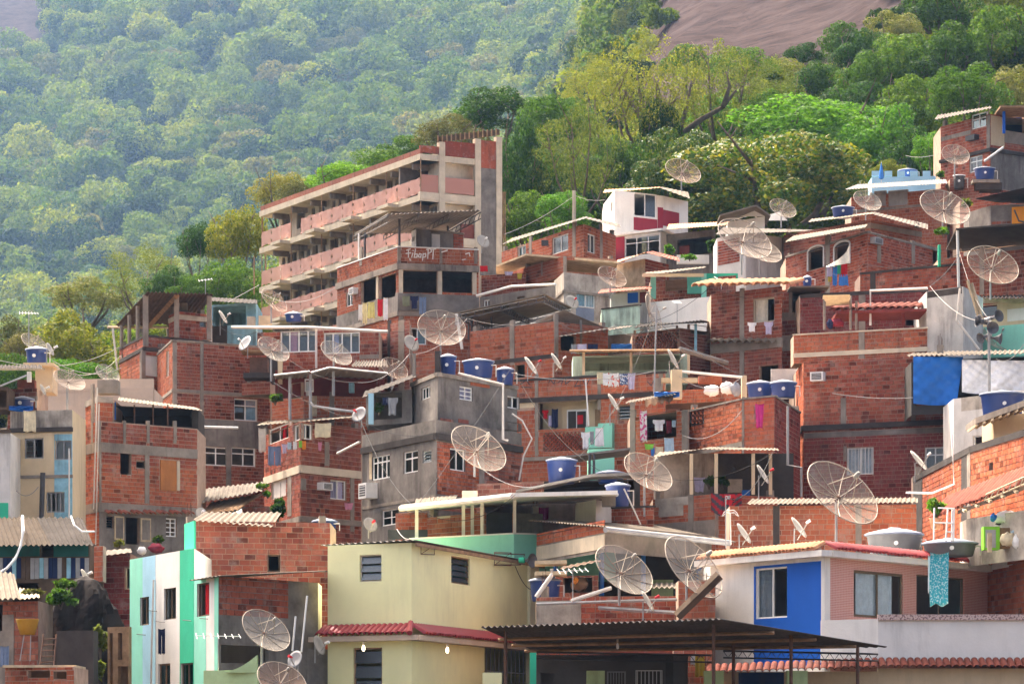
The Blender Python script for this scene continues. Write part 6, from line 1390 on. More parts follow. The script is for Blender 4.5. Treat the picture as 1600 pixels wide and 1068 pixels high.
def line(label, pts, r=.012, mat='cable', name='clothes_line', cat='clothes line', sag=0):
    b = MB(); q = []
    for a, c in zip(pts, pts[1:]):
        a, c = Vector(a), Vector(c)
        for i in range(12): t = i / 12; q.append(a.lerp(c, t) - Vector((0, 0, sag * 4 * t * (1 - t))))
    q.append(Vector(pts[-1])); b.tube(q, r, 5); o = b.build(name, mat); tag(o, label, cat); return o
G = garment
G('towel', 'teal floral towel over the red eave of the white house', 1453, 862, 1482, 945, 97.6, 'cloth_floral_teal')
G('towel', 'white edge of folded sheet behind the teal floral towel', 1450, 866, 1456, 925, 97.75, 'cloth_white')
G('trousers', 'navy trousers hung on the white stripe of the striped house', 247, 981, 258, 1021, 102.2, 'cloth_navy')
L1 = 'clothes on the line of the graffiti house'
for i, (x0, x1, y0, y1, m, k, lb) in enumerate(((560, 566, 475, 500, 'cloth_white', 'towel', 'white cloth first on the graffiti house line'), (566, 574, 472, 506, 'cloth_cream', 'towel', 'long cream cloth on the graffiti house line'), (574, 586, 471, 497, 'cloth_yellow', 'flare', 'yellow-green dress on the graffiti house line'), (590, 598, 467, 494, 'cloth_red', 'towel', 'red cloth on the graffiti house line'), (599, 606, 464, 500, 'cloth_white', 'towel', 'long white towel last on the graffiti house line'))):
    G(k, lb, x0, y0, x1, y1, 160 + (606 - i * 10 - 560) * 0 + (600 - x0) * .06, m, 0, L1)
for (x0, x1, y0, y1, m, k, lb) in ((629, 640, 462, 478, 'cloth_camo', 'towel', 'camouflage cloth over the grey terrace parapet'), (641, 654, 462, 482, 'cloth_navy', 'shirt', 'navy shirt over the grey terrace parapet'), (655, 666, 463, 491, 'cloth_denim', 'trousers', 'blue jeans over the grey terrace parapet')): G(k, lb, x0, y0, x1, y1, 159.6, m, 0, L1)
LC = 'laundry under the rounded brick house windows'
for (x0, x1, y0, y1, D, m, k, lb) in ((404, 415, 668, 706, 137, 'cloth_offwhite', 'towel', 'cream sheet bunched at the left corner of the rounded brick house'), (419, 439, 696, 727, 134.8, 'cloth_denim', 'trousers', 'blue jeans hung low on the rounded brick house'), (440, 449, 693, 708, 134, 'cloth_lilac', 'shirt', 'lilac top beside the jeans'), (449, 457, 690, 702, 133.4, 'cloth_lightblue', 'towel', 'pale blue towel beside the lilac top'), (458, 466, 689, 702, 132.6, 'cloth_white', 'towel', 'white cloth beside the green one'), (467, 472, 688, 699, 131.6, 'cloth_lime', 'towel', 'small lime green cloth in the laundry row'), (472, 478, 688, 702, 131.6, 'cloth_orange', 'towel', 'small orange cloth in the laundry row'), (492, 517, 660, 683, 131.4, 'cloth_cream', 'towel', 'large cream sheet under the eave of the rounded brick house'), (497, 503, 690, 704, 131.4, 'cloth_pink', 'taper', 'pink cloth below the cream sheet')):
    G(k, lb, x0, y0, x1, y1, D, m, 0, LC)
LP = 'laundry on the graffiti parapet'
for (x0, x1, y0, y1, m, k, lb) in ((933, 942, 581, 600, 'cloth_cream', 'towel', 'cream towel on the graffiti parapet'), (942, 950, 582, 602, 'cloth_white', 'towel', 'white towel on the graffiti parapet'), (950, 967, 582, 604, 'cloth_print_red', 'towel', 'white cloth with red print on the graffiti parapet'), (968, 981, 583, 601, 'cloth_floral_navy', 'towel', 'navy floral cloth on the graffiti parapet'), (981, 993, 582, 608, 'cloth_lilac', 'taper', 'pale lilac cloth hanging to a point on the graffiti parapet')): G(k, lb, x0, y0, x1, y1, 133.6, m, 0, LP)
for (x0, x1, y0, y1, m, k, lb) in ((908, 922, 674, 701, 'cloth_white', 'shirt', 'white shirt before the mint green panel'), (922, 928, 673, 694, 'cloth_grey', 'towel', 'grey cloth between two white shirts'), (929, 944, 667, 697, 'cloth_white', 'flare', 'white dress before the mint green panel')): G(k, lb, x0, y0, x1, y1, 126.6, m)
for (x0, x1, y0, y1, D, m, k, lb) in ((1000, 1011, 640, 690, 127, 'cloth_tropical', 'towel', 'pink and white towel at the laundry window'), (1020, 1039, 655, 673, 128.6, 'cloth_white', 'shirt', 'white shirt in the dark laundry window'), (1041, 1049, 656, 676, 129, 'cloth_wine', 'towel', 'dark wine cloth in the laundry window'), (1050, 1056, 656, 667, 128.6, 'cloth_lightblue', 'towel', 'small light blue cloth in the laundry window'), (1038, 1053, 683, 708, 127, 'cloth_lightblue', 'towel', 'light blue towel below the laundry window'), (1007, 1022, 693, 702, 127, 'cloth_lime', 'taper', 'lime cloth heaped below the laundry window'), (1017, 1023, 699, 712, 127, 'cloth_blue', 'towel', 'blue cloth below the lime one'), (1024, 1036, 697, 712, 127, 'cloth_cream', 'towel', 'cream cloth below the laundry window')): G(k, lb, x0, y0, x1, y1, D, m)
G('shirt', 'left white shirt under the half drawn curtain', 1168, 503, 1182, 518, 140.8, 'cloth_white'); G('shirt', 'right lilac-white shirt under the half drawn curtain', 1194, 502, 1208, 522, 140.8, 'cloth_lilac')
G('taper', 'pink cloth stuffed in the small opening of the rounded brick house', 1180, 630, 1194, 668, 123.8, 'cloth_hotpink')
LA = 'laundry below the arched window'
for (x0, x1, y0, y1, m, k, lb) in ((1292, 1300, 414, 432, 'cloth_lilac', 'towel', 'lilac cloth below the arched window'), (1301, 1308, 416, 446, 'cloth_blue', 'towel', 'blue towel below the arched window'), (1308, 1314, 412, 428, 'cloth_green', 'towel', 'green cloth below the arched window'), (1313, 1324, 408, 432, 'cloth_red', 'towel', 'red shirt below the arched window'), (1310, 1326, 428, 446, 'cloth_blue', 'flare', 'blue dress lowest below the arched window'), (1294, 1299, 432, 440, 'cloth_gold', 'towel', 'small gold cloth below the arched window')): G(k, lb, x0, y0, x1, y1, 160.4, m, 0, LA)
b = MB(); A_, B__, C__, D__ = P(1328, 383, 160.2), P(1326, 408, 159.8), P(1291, 416, 160.6), P(1300, 408, 160.6)
N = 10
for i in range(N + 1):
    t = i / N; p = P(lerp(1327, 1291, t), 382 + 34 * t ** .55, 160.2 + .1 * math.sin(i)); q = P(lerp(1327, 1291, t), 411 + 6 * t, 160 + .1 * math.sin(i * 1.3)); b.v += [tuple(p), tuple(q)]
for i in range(N): b.f.append((2 * i, 2 * i + 1, 2 * i + 3, 2 * i + 2)); b.m.append(0)
tag(b.build('hanging_sheet', 'cloth_offwhite', smooth=True), 'off-white sheet sweeping down from the arched window', 'sheet')
G('towel', 'long cream towel over the stained parapet at far left', 37, 641, 56, 674, 117.4, 'cloth_cream'); G('shirt', 'patterned shirt in the grey laundry porch', 604, 620, 622, 648, 126.4, 'cloth_grey'); G('towel', 'dark top beside the patterned shirt in the laundry porch', 598, 620, 606, 632, 126.4, 'cloth_navy')
G('towel', 'magenta towel on the grey wall under the white terrace roof', 840, 792, 857, 811, 118.8, 'cloth_purple'); G('towel', 'yellow cloth hung under the carport', 1086, 1024, 1101, 1056, 96.9, 'cloth_gold'); G('towel', 'white cloth beside the yellow one under the carport', 1079, 1022, 1086, 1038, 96.9, 'cloth_white')
G('towel', 'red garment bundle at the columned house corner', 750, 415, 762, 424, 159, 'cloth_red'); G('taper', 'white and blue clothes under the attic eave', 788, 424, 802, 430, 169, 'cloth_lilac'); G('taper', 'yellow cloth at the attic wall corner', 808, 427, 816, 436, 168.6, 'cloth_gold')
G('shirt', 'red shirt hung in the cream balcony', 847, 640, 857, 654, 136.2, 'cloth_red'); G('towel', 'dark jacket hung in the cream balcony', 862, 638, 872, 668, 136.0, 'cloth_navy'); G('towel', 'lilac skirt hung in the cream balcony', 857, 648, 863, 666, 136.1, 'cloth_lilac')
for (x0, x1, y0, y1, m, lb) in ((892, 901, 537, 552, 'cloth_grey', 'grey garment on the short line below the gable'), (902, 917, 537, 547, 'cloth_lilac', 'lilac garment on the short line below the gable'), (918, 934, 537, 545, 'cloth_navy', 'dark garment on the short line below the gable')): G('towel', lb, x0, y0, x1, y1, 144.8, m)
G('taper', 'lilac curtain hung inside the porch', 1084, 745, 1102, 768, 119.4, 'cloth_lilac'); G('taper', 'pink laundry bunched below the barred brick house window', 538, 785, 552, 796, 132.6, 'cloth_pink'); G('towel', 'blue shirt on the timber frame at lower left', 0, 1008, 14, 1040, 96, 'cloth_denim')
G('towel', 'white T-shirt before the dark room of the right terrace', 1160, 455, 1160.5, 456, 150, 'cloth_white') if False else None
# club flag: red and black bands with a white monogram on a dark crest
def flag():
    t = thing('flag', 'red and black football flag with white monogram draped over the porch parapet', 'flag', P(1136, 806, 116))
    def pt(u, v, off=0):   # u across 0..1, v down 0..1
        x = 1111 + 48 * u; yt = 770 + 1.5 * math.sin(u * 3); yb = 806 - 13 * abs(u - .28) ** .8 * 1.6
        return P(x, lerp(yt, yb, v), 115.9 - off + .05 * math.sin(u * 16) * v + .03 * math.sin(u * 29 + 1))
    N, K = 36, 12; m = MB()
    for off in (0, -.02):
        k = len(m.v)
        for j in range(K + 1):
            for i in range(N + 1): m.v.append(tuple(pt(i / N, j / K, off)))
        for j in range(K):
            for i in range(N):
                u, v = (i + .5) / N, (j + .5) / K; band = int((v * .9 + abs(u - .45) * .9) * 5) % 2
                m.f.append((k + j * (N + 1) + i, k + j * (N + 1) + i + 1, k + (j + 1) * (N + 1) + i + 1, k + (j + 1) * (N + 1) + i)); m.m.append(band)
    m.build('cloth', ['cloth_wineflag', 'cloth_charcoal'], t, smooth=True)
    c = MB(); pts_ = [(.44, .02), (.78, .02), (.78, .42), (.61, .75), (.44, .42)]; c.add([pt(u, v, .012) for u, v in pts_], ((4, 3, 2, 1, 0),)); cr = c.build('crest', 'cloth_red', t)
    for k in range(3):
        s = MB(); y0 = .36 + k * .12; s.add([pt(u, v, .02) for u, v in ((.46, y0), (.76, y0 - .12), (.76, y0 - .06), (.46, y0 + .06))], ((0, 1, 2, 3),)); s.build('crest_stripe', 'cloth_black', cr)
    s = MB()
    for ln in (((.52, .12), (.49, .10), (.47, .16), (.47, .26), (.50, .30), (.53, .28)), ((.545, .30), (.545, .10), (.585, .12), (.585, .18), (.545, .20), (.59, .30)), ((.66, .10), (.61, .10), (.61, .30)), ((.61, .20), (.65, .20))):
        s.tube([pt(u, v, .03) for u, v in ln], .012, 4)
    s.build('monogram', 'plastic_white', cr)
flag()
# tarpaulins
def tarp(label, x0, y0, x1, y1, D, mat, slant=0):
    m = MB(); N, K = 24, 16
    for off in (0, .015):
        k = len(m.v)
        for j in range(K + 1):
            for i in range(N + 1):
                u, v = i / N, j / K; m.v.append(tuple(P(lerp(x0, x1 + slant * v, u), lerp(y0, y1, v) + 3 * math.sin(u * 3.1) * v, D + off + .10 * math.sin(u * 7 + v * 5) * v + .04 * math.sin((u + v) * 19) + .03 * math.sin((u * .6 - v) * 27))))
        for j in range(K):
            for i in range(N): q = k + j * (N + 1) + i; m.f.append((q, q + 1, q + N + 2, q + N + 1)); m.m.append(0)
    tag(m.build('tarpaulin', mat, smooth=True), label, 'tarpaulin')
tarp('bright blue tarpaulin hung from the corrugated lean-to', 1427, 557, 1505, 630, 126.6, 'tarp_blue', -10); tarp('white tarpaulin beside the blue one', 1503, 562, 1547, 612, 126.3, 'cloth_white'); tarp('second white tarpaulin reaching the right picture edge', 1548, 563, 1612, 612, 125.8, 'cloth_white')
tarp('crumpled light blue tarp on the laundry bay roof', 1022, 612, 1062, 619, 127.6, 'cloth_blue'); tarp('light blue tarp under the hut roof', 955, 537, 990, 546, 145.6, 'cloth_blue'); tarp('blue sheeting edge over the stained parapet', 14, 634, 52, 640, 118, 'tarp_blue')

# ------------------------------------------------------------------ air conditioners
def ac(label, h, fi, x0, y0, x1, y1, dep=.35, mat='plastic_white'):
    f = h.F[fi]; r = f.rect(x0, y0, x1, y1); c = f.pt((r[0] + r[2]) / 2, r[1], dep / 2); t = thing('air_conditioner', label, 'air conditioner', c, 'window air conditioners')
    b = MB(); f.box(b, r, -.05, dep); b.build('casing', mat, t)
    b = MB(); W, H_ = r[2] - r[0], r[3] - r[1]; f.box(b, (r[0] + W * .12, r[1] + H_ * .15, r[2] - W * .12, r[3] - H_ * .15), dep, dep + .006); b.build('grille', 'metal_dark', t)
    for i in range(4): b = MB(); z = r[1] + H_ * (.26 + .16 * i); f.box(b, (r[0] + W * .14, z, r[2] - W * .14, z + H_ * .035), dep + .006, dep + .014); b.build('louvre', mat, t)
ac('window air conditioner on the big brick house wall', RB, 1, 1270, 582, 1290, 596); ac('air conditioner on the rounded brick house', BC, 1, 495, 754, 510, 766); ac('white air conditioner on the grey concrete house', GH, 0, 578, 755, 590, 779, .5); ac('air conditioner beside arched windows', AR, 1, 1359, 372, 1372, 382, .3, 'metal_grey'); ac('dark air conditioner on the top right brick house', TR2, 0, 1516, 212, 1530, 220, .4, 'metal_dark'); ac('small air conditioner on the graffiti house', PT, 0, 553, 450, 560, 460, .3)

# ------------------------------------------------------------------ loudspeakers
def horn(parent, c, d, L, r0, r1, mat='horn_grey'):
    d = Vector(d).normalized(); pr = [(r0, 0), (r0 * 1.1, L * .35), (lerp(r0, r1, .45), L * .75), (r1 * .9, L * .95), (r1, L), (r1 * .96, L), (r1 * .8, L * .93), (lerp(r0, r1, .35), L * .72), (.001, L * .45)]
    b = MB(); b.lathe(pr, 18, 0, axis_mat(Vector(c), d)); o = b.build('horn', mat, parent, smooth=True)
    b = MB(); b.lathe([(.001, -.18), (r0 * 1.6, -.18), (r0 * 1.6, 0), (.001, 0)], 12, 0, axis_mat(Vector(c), d)); b.build('driver', 'metal_grey', o, smooth=True)
t = thing('loudspeaker_pole', 'cluster of dark horn loudspeakers on a tall steel pole', 'loudspeaker', P(1546, 620, 122))
bar('pole', t, 'metal_grey', [P(1546, 620, 122), P(1545, 500, 122)], .055, 8)
for (x, y, d, s) in ((1548, 514, (.1, -1, .05), 1.0), (1552, 496, (.5, -.75, .1), 1.0), (1540, 505, (-.9, -.3, .25), 1.05), (1540, 525, (-.8, -.5, -.35), .9), (1552, 528, (.9, -.35, -.15), .95), (1534, 500, (-.95, .2, 0), .8)):
    horn(t, P(x, y, 122.1) - Vector(d) * .1, d, .42 * s, .05, .24 * s)
t = thing('loudspeaker', 'grey horn loudspeaker with green driver under the yellow house roof', 'loudspeaker', P(800, 880, 108)); f = YH.F[1]
horn(t, f.at(797, 876, .5) , (.75, -.65, -.02), .38, .05, .25, 'horn_grey'); b = MB(); p = f.at(794, 875, .45); b.tube([p - Vector((.05, 0, 0)), p + Vector((.12, -.05, 0))], .10, 10); b.build('driver_case', 'paint_green', t); bar('arm', t, 'metal_rust', [f.at(770, 882, .06), f.at(796, 882, .4)], .02)
bar('arm', t, 'metal_rust', [f.at(770, 864, .06), f.at(800, 866, .45), f.at(797, 876, .45)], .02)
line('loose black cable drooping from the loudspeaker on the yellow wall', [f.at(792, 884, .3), f.at(836, 918, .15)], .012, 'cable_dark', 'cable', 'cable', .35)
for i, (x, y, on) in enumerate(((568, 1003, 1), (699, 1006, 1), (965, 1000, 0))):
    t = thing('light_bulb', ('lit bulb left of the ledge corner on the yellow house', 'lit bulb right of the ledge corner on the yellow house', 'unlit bulb hanging under the carport')[i], 'light bulb', P(x, y + 6, 98.9)); c = P(x, y + 8, 98.9 if i < 2 else 91)
    b = MB(); b.lathe([(.001, -.10), (.035, -.09), (.042, -.02), (.032, .05), (.018, .08), (.001, .08)], 10, 0, Matrix.Translation(c)); b.build('bulb', 'bulb_on' if on else 'plastic_white', t, smooth=True); b = MB(); b.tube([c + Vector((0, 0, .07)), c + Vector((0, 0, .18))], .03, 8); b.build('socket', 'wood_pale', t)

# ------------------------------------------------------------------ aerials, ladders, pipes, junk
def yagi(label, x, y, base, D, wpx, tilt=0, n=7):
    t = thing('tv_aerial', label, 'aerial', P(x, base, D)); bar('mast', t, 'metal_grey', [P(x, base, D), P(x, y, D)], .02); W = wpx * D / F; c = P(x, y, D); d = Vector((math.cos(R(tilt)), .25, math.sin(R(tilt)))); bar('boom', t, 'metal_white', [c - d * W / 2, c + d * W / 2], .014)
    for i in range(n): p = c + d * W * (i / (n - 1) - .5); l = .34 - .02 * i; bar('element', t, 'metal_white', [p + Vector((-.05, l, l * .3)), p + Vector((.05, -l, -l * .3))], .009, 4)
yagi('yagi aerial before the dark yard wall at lower left', 341, 993, 1060, 95.6, 66); yagi('yagi aerial above the forest edge at left', 45, 489, 545, 128, 28); yagi('tall thin aerial mast in front of the long white wall', 1058, 472, 505, 147, 10, 0, 4); yagi('aerial on the mint terrace roof', 1127, 438, 452, 158, 20, -25); yagi('aerial above the pavilion roof', 321, 437, 460, 152, 20, 10, 5); yagi('aerial on the boulder wall', 478, 836, 850, 112, 20); yagi('aerial above the cluttered yard by the blue posts', 895, 891, 935, 101.6, 44, 4, 6)
t = thing('rabbit_ear_aerial', 'white loop aerial standing before the low brick wall', 'aerial', P(1140, 850, 103)); bar('mast', t, 'pvc', [P(1142, 850, 103), P(1141, 800, 103)], .02); bar('mast', t, 'metal_grey', [P(1134, 855, 103), P(1134, 775, 103)], .02)
for s in (-1, 1): bar('loop', t, 'plastic_white', [P(1141 + s * u, 797 + v, 103) for u, v in ((0, 0), (5, -1), (10, 3), (13, 9), (11, 8), (6, 3), (0, 4))], .011, 5)
t = thing('ladder', 'white metal frame ladder standing on the white house roof', 'ladder', P(1475, 845, 101))
for x0, x1 in ((1459, 1460), (1478, 1481), (1487, 1488), (1490, 1491)): bar('rail', t, 'metal_white', [P(x0, 845, 101), P(x1, 793, 101.2)], .028, 5)
for (xa, xb, y) in ((1459, 1491, 816), (1466, 1488, 793), (1478, 1490, 830)): bar('rung', t, 'metal_white', [P(xa, y, 101), P(xb, y + 1, 101.1)], .026, 5)
t = thing('ladder', 'wooden ladder lying on the tiled lean-to roof at right', 'ladder', P(1560, 780, 100))
for (ya, yb_) in ((772, 736), (781, 748)): bar('rail', t, 'wood_pale', [P(1541, ya, 101), P(1620, yb_, 97.6)], .03, 4)
for i in range(9): q = i / 8; bar('rung', t, 'wood_pale', [P(lerp(1543, 1618, q), lerp(771, 737, q), lerp(101, 97.6, q)), P(lerp(1538, 1613, q), lerp(782, 750, q), lerp(101, 97.6, q) - .1)], .025, 4)
t = thing('ladder', 'thin metal ladder leaning in the dark boulder yard', 'ladder', P(80, 1040, 97))
for x0, x1 in ((62, 68), (84, 88)): bar('rail', t, 'metal_rust', [P(x0, 1040, 96.6), P(x1, 990, 97.2)], .025, 5)  # dark rust tone stands in for shade on the ladder
for i in range(5): bar('rung', t, 'metal_rust', [P(63 + i, 1034 - i * 9, 96.7 + i * .1), P(84.5 + i * .8, 1033 - i * 9, 96.7 + i * .1)], .02, 5)
def pipe(label, pts, r=.035, mat='pvc', name='pipe'): b = MB(); b.tube(pts, r, 7); tag(b.build(name, mat), label, 'pipe')
pipe('white hose curving over the corrugated roof at left', [P(35, 806, 110), P(36, 830, 107), P(32, 853, 106.8), P(24, 872, 106.6), P(10, 888, 106.4), P(-10, 900, 106.4)], .05, 'plastic_white', 'hose'); pipe('thin white hose looping at the brick house corner', [P(111, 806, 109), P(116, 820, 108.5), P(128, 830, 108.4), P(148, 830, 108.4)], .035, 'plastic_white', 'hose')
pipe('white water pipe bent down the grey house corner', [P(716, 583, 124), P(786, 600, 123.8), P(786, 686, 123.8), P(794, 688, 123.8)], .05); pipe('cream water pipe zigzagging beside the clay screen', [P(800, 646, 126.4), P(816, 657, 126.4), P(831, 685, 126.4), P(818, 712, 126.4), P(811, 750, 126.4)], .035); pipe('white water pipe bent across the black coping', [P(1416, 769, 108.5), P(1456, 770, 108), P(1491, 756, 107.6), P(1488, 700, 107.4), P(1487, 676, 107.6)], .035, 'plastic_white')
pipe('pole leaning beside the blue tank with white lid', [P(975, 763, 113.6), P(1001, 819, 113.6)], .03); pipe('diagonal white drain pipe below the loudspeaker', [P(838, 932, 102.2), P(862, 898, 102.2), P(862, 888, 102.2)], .07); pipe('cream pole jutting from the rounded brick house', [P(527, 708, 130.5), P(562, 690, 129)], .05); pipe('white pipe crossing the gap left of the rounded brick house', [P(302, 666, 130), P(372, 668, 130)], .05, 'plastic_white')
pipe('tall white pole before the cream balcony', [P(915, 592, 132.6), P(920, 665, 132.6)], .03, 'plastic_white'); pipe('white pole at the brick house with yellow roof edge', [P(480, 930, 97), P(471, 1018, 97)], .03, 'plastic_white'); pipe('second white pole by the grey side wall', [P(462, 962, 96.4), P(457, 1016, 96.4)], .03, 'plastic_white'); pipe('steel pole tied to the cluttered terrace', [P(1026, 477, 131), P(1022, 615, 131)], .035, 'metal_grey'); pipe('white inclined tube lamp on the top right house', [P(1538, 252, 193), P(1568, 230, 193)], .07, 'plastic_white')
pipe('drain pipe down the right side of the rounded house', [P(1231, 634, 121.5), P(1231, 726, 121.5), P(1252, 730, 121.5), P(1252, 776, 121.5)], .05, 'metal_grey'); pipe('slanting cream post beside the pavilion', [P(176, 512, 150), P(186, 600, 150)], .05); pipe('white standpipe by the blue room', [P(330, 513, 152), P(330, 534, 152)], .04, 'plastic_white')
# crates and bundles on the white house roof and terraces
t = thing('cabinet', 'lime green cabinet with grey door among the bundles on the white house roof', 'cabinet', P(1550, 860, 101)); b = MB(); b.pbox(1537, 822, 1562, 858, 101, .5); b.build('frame', 'plastic_green', t); bx('door', t, 'metal_grey', 1540, 827, 1556, 855, 100.98, .02); bx('side_board', t, 'wood', 1562, 824, 1584, 856, 101.1, .4); bx('plank', t, 'wood_pale', 1543, 832, 1550, 862, 100.7, .05)
def bundle(label, cx, cy, wpx, hpx, D, mat, seed):
    r1 = random.Random(seed); m = MB(); c = P(cx, cy, D); a, h_ = wpx / 2 * D / F, hpx / 2 * D / F; N, K = 14, 9; q = [r1.uniform(0, 6) for _ in range(6)]
    for j in range(K + 1):
        th = math.pi * j / K
        for i in range(N):
            ph = 2 * math.pi * i / N; k = 1 + .13 * math.sin(3 * ph + q[0] + th * 2) + .10 * math.sin(5 * ph + q[1] - th * 3) + .08 * math.sin(7 * th + q[2]); m.v.append((c.x + a * k * math.sin(th) * math.cos(ph), c.y + a * .7 * k * math.sin(th) * math.sin(ph), c.z + h_ * k * math.cos(th)))
    for j in range(K):
        for i in range(N): m.f.append((j * N + i, j * N + (i + 1) % N, (j + 1) * N + (i + 1) % N, (j + 1) * N + i)); m.m.append(0)
    tag(m.build('bundle', mat, smooth=True), label, 'bundle')
bundle('white plastic sack on top of the rooftop heap', 1572, 808, 34, 20, 101.6, 'plastic_white', 1); bundle('blue ball-shaped sack beside the white one', 1552, 808, 10, 12, 101.4, 'plastic_blue', 2); bundle('black bag under the white sack', 1580, 817, 40, 14, 101.8, 'cloth_black', 3); bundle('cream bag beside the green cabinet', 1574, 842, 22, 20, 100.8, 'cloth_cream', 4); bundle('pale wicker-like bag at the right picture edge', 1592, 846, 24, 22, 100.7, 'plastic_white', 5); bundle('light blue bag above the cream one', 1590, 830, 22, 12, 101, 'cloth_lightblue', 6)
bundle('white sack on the cluttered terrace', 1136, 606, 20, 18, 131.6, 'plastic_white', 7); bundle('torn black and white sack on the terrace', 1112, 610, 24, 16, 131.2, 'plastic_white', 8); bundle('grey bag beside the terrace pillar', 1150, 608, 16, 20, 131.4, 'cloth_grey', 9); bundle('heap of coloured clothes under the skylight', 1308, 504, 22, 12, 136.4, 'cloth_wine', 10); bundle('dark bundle beside the clothes heap', 1297, 506, 10, 14, 136.2, 'cloth_navy', 11); bundle('bags piled outside the shuttered door', 244, 856, 24, 14, 118.8, 'cloth_wine', 12); bundle('white sack outside the shuttered door', 222, 860, 14, 12, 118.4, 'plastic_white', 13); bundle('bicycle parts and rags in the tool shack', 906, 912, 26, 20, 104.6, 'cloth_brown', 14); bundle('orange rag in the tool shack', 899, 906, 9, 10, 104.3, 'cloth_orange', 15)
t = thing('basin', 'big yellow plastic basin on thin legs at lower left', 'basin', P(42, 992, 96.6)); b = MB(); c = P(43, 991, 96.6); b.lathe([(.001, 0), (.22, 0), (.30, .26), (.34, .42), (.36, .47), (.33, .47), (.28, .4), (.001, .36)], 18, 0, Matrix.Translation(c)); b.build('bowl', 'plastic_yellow', t, smooth=True)
for x in (-5, 5): bar('leg', t, 'metal_grey', [P(43 + x, 990, 96.6), P(43 + x * 1.6 - 4, 1032, 96.6)], .016)
tag(bx('crate', None, 'plastic_blue', 1160, 765, 1172, 778, 119.8, .4), 'blue crate inside the porch', 'crate'); tag(bx('box', None, 'wood_pale', 1138, 748, 1160, 768, 120.6, .4), 'pale box on the porch table', 'box')
tag(bx('cooler', None, 'paint_sky_old', 545, 598, 553, 612, 138.2, .5), 'blue and white cooler under the grey canopy', 'cooler')
t = thing('blue_parasol', 'closed blue and white parasol by the blue crenellated wall', 'parasol', P(1377, 282, 193.5)); b = MB(); b.lathe([(.001, 0), (.16, .1), (.12, .5), (.001, 1.1)], 10, 0, Matrix.Translation(P(1377, 281, 193.5))); b.build('canopy', 'cloth_blue', t); bar('pole', t, 'metal_white', [P(1377, 286, 193.5), P(1377, 253, 193.5)], .02)

# ------------------------------------------------------------------ cables
CB = [('cable from the far left porch to the pavilion', (0, 563, 118), (186, 542, 150), .5), ('second cable from the far left tank to the brick wing', (82, 563, 123), (190, 574, 148), .4), ('third cable crossing before the golden tree', (84, 571, 123), (188, 556, 150), .6), ('cable from the concrete post down to the brick gable', (788, 366, 189), (897, 306, 186), .2), ('cable from the concrete post to the white house', (898, 305, 186), (945, 312, 198), .15), ('black cable climbing to the unfinished building', (356, 472, 153), (405, 445, 200), 0), ('cable across the unfinished building', (405, 455, 200), (530, 445, 168), .8),
      ('cable strung across the graffiti parapet', (805, 584, 133), (1020, 580, 131), .3), ('cable drooping across the rounded house', (1067, 680, 123.5), (1160, 640, 122.6), .5), ('slack cable from the mesh dish to the flat roof', (755, 733, 115), (850, 757, 117), .3), ('wire crossing the big brick house', (1300, 614, 128.6), (1426, 621, 127), .1), ('cable from the top right house into the trees', (1415, 243, 205), (1472, 238, 199), .2), ('wire down the right terrace', (1556, 560, 121.5), (1600, 537, 121), .3), ('loose wire on the cream house wall', (25, 766, 117.2), (60, 760, 117.2), .25), ('cable over the yellow roof towards the white terrace', (620, 826, 110), (640, 842, 104), .1)]
for lb, a, c, s in CB: line(lb, [P(*a), P(*c)], .014, 'cable', 'overhead_cable', 'cable', s)

cr_ = random.Random(99)
ends = [(120, 560, 122, 'far left dish'), (188, 556, 150, 'pavilion wing'), (330, 500, 152, 'pavilion corner'), (405, 520, 145, 'cistern porch'), (430, 600, 135, 'grey canopy'), (560, 600, 126, 'laundry porch'), (605, 520, 149, 'sliding window house'), (640, 556, 138, 'graffiti house base'), (730, 500, 148, 'truss canopy'), (800, 575, 128, 'grey house tanks'), (866, 500, 144, 'grey gable'), (960, 510, 147, 'stained hut'), (1020, 500, 135, 'edge-on dish'), (1060, 590, 131, 'cream pillar'), (1110, 450, 141, 'curtained window house'), (1160, 590, 130, 'twin tanks'), (1240, 450, 139, 'brick porch shelf'), (1300, 430, 157, 'arched window laundry'), (1345, 415, 151, 'sooty parapet'), (1450, 450, 134, 'concrete wall'), (1497, 400, 147, 'dark flat roof post'), (1545, 505, 122, 'horn loudspeakers'), (1130, 780, 110, 'draped flag'), (1205, 710, 117, 'porch roof'), (1020, 745, 116, 'porch dish'), (905, 715, 120, 'green panel tank'), (805, 775, 108, 'white terrace roof'), (650, 795, 112, 'white terrace gutter'), (565, 660, 127, 'turquoise post'), (680, 680, 121, 'grey house corner')]
used = set()
for i, a in enumerate(ends):
    c = min((e for e in ends if 40 < abs(e[0] - a[0]) < 190 and e is not a and (e[3], a[3]) not in used), key=lambda e: abs(e[2] - a[2]) * 4 + cr_.uniform(0, 120)); used |= {(a[3], c[3]), (c[3], a[3])}
    o = line('thin cable sagging from the %s to the %s' % (a[3], c[3]), [P(*a[:3]) - Vector((0, .6, 0)), P(*c[:3]) - Vector((0, .6, 0))], cr_.choice((.008, .010, .012)), cr_.choice(('cable', 'cable_dark', 'cable_dark')), 'overhead_cable', 'cable', cr_.uniform(.15, .7)); o['group'] = 'cables strung between the roofs'

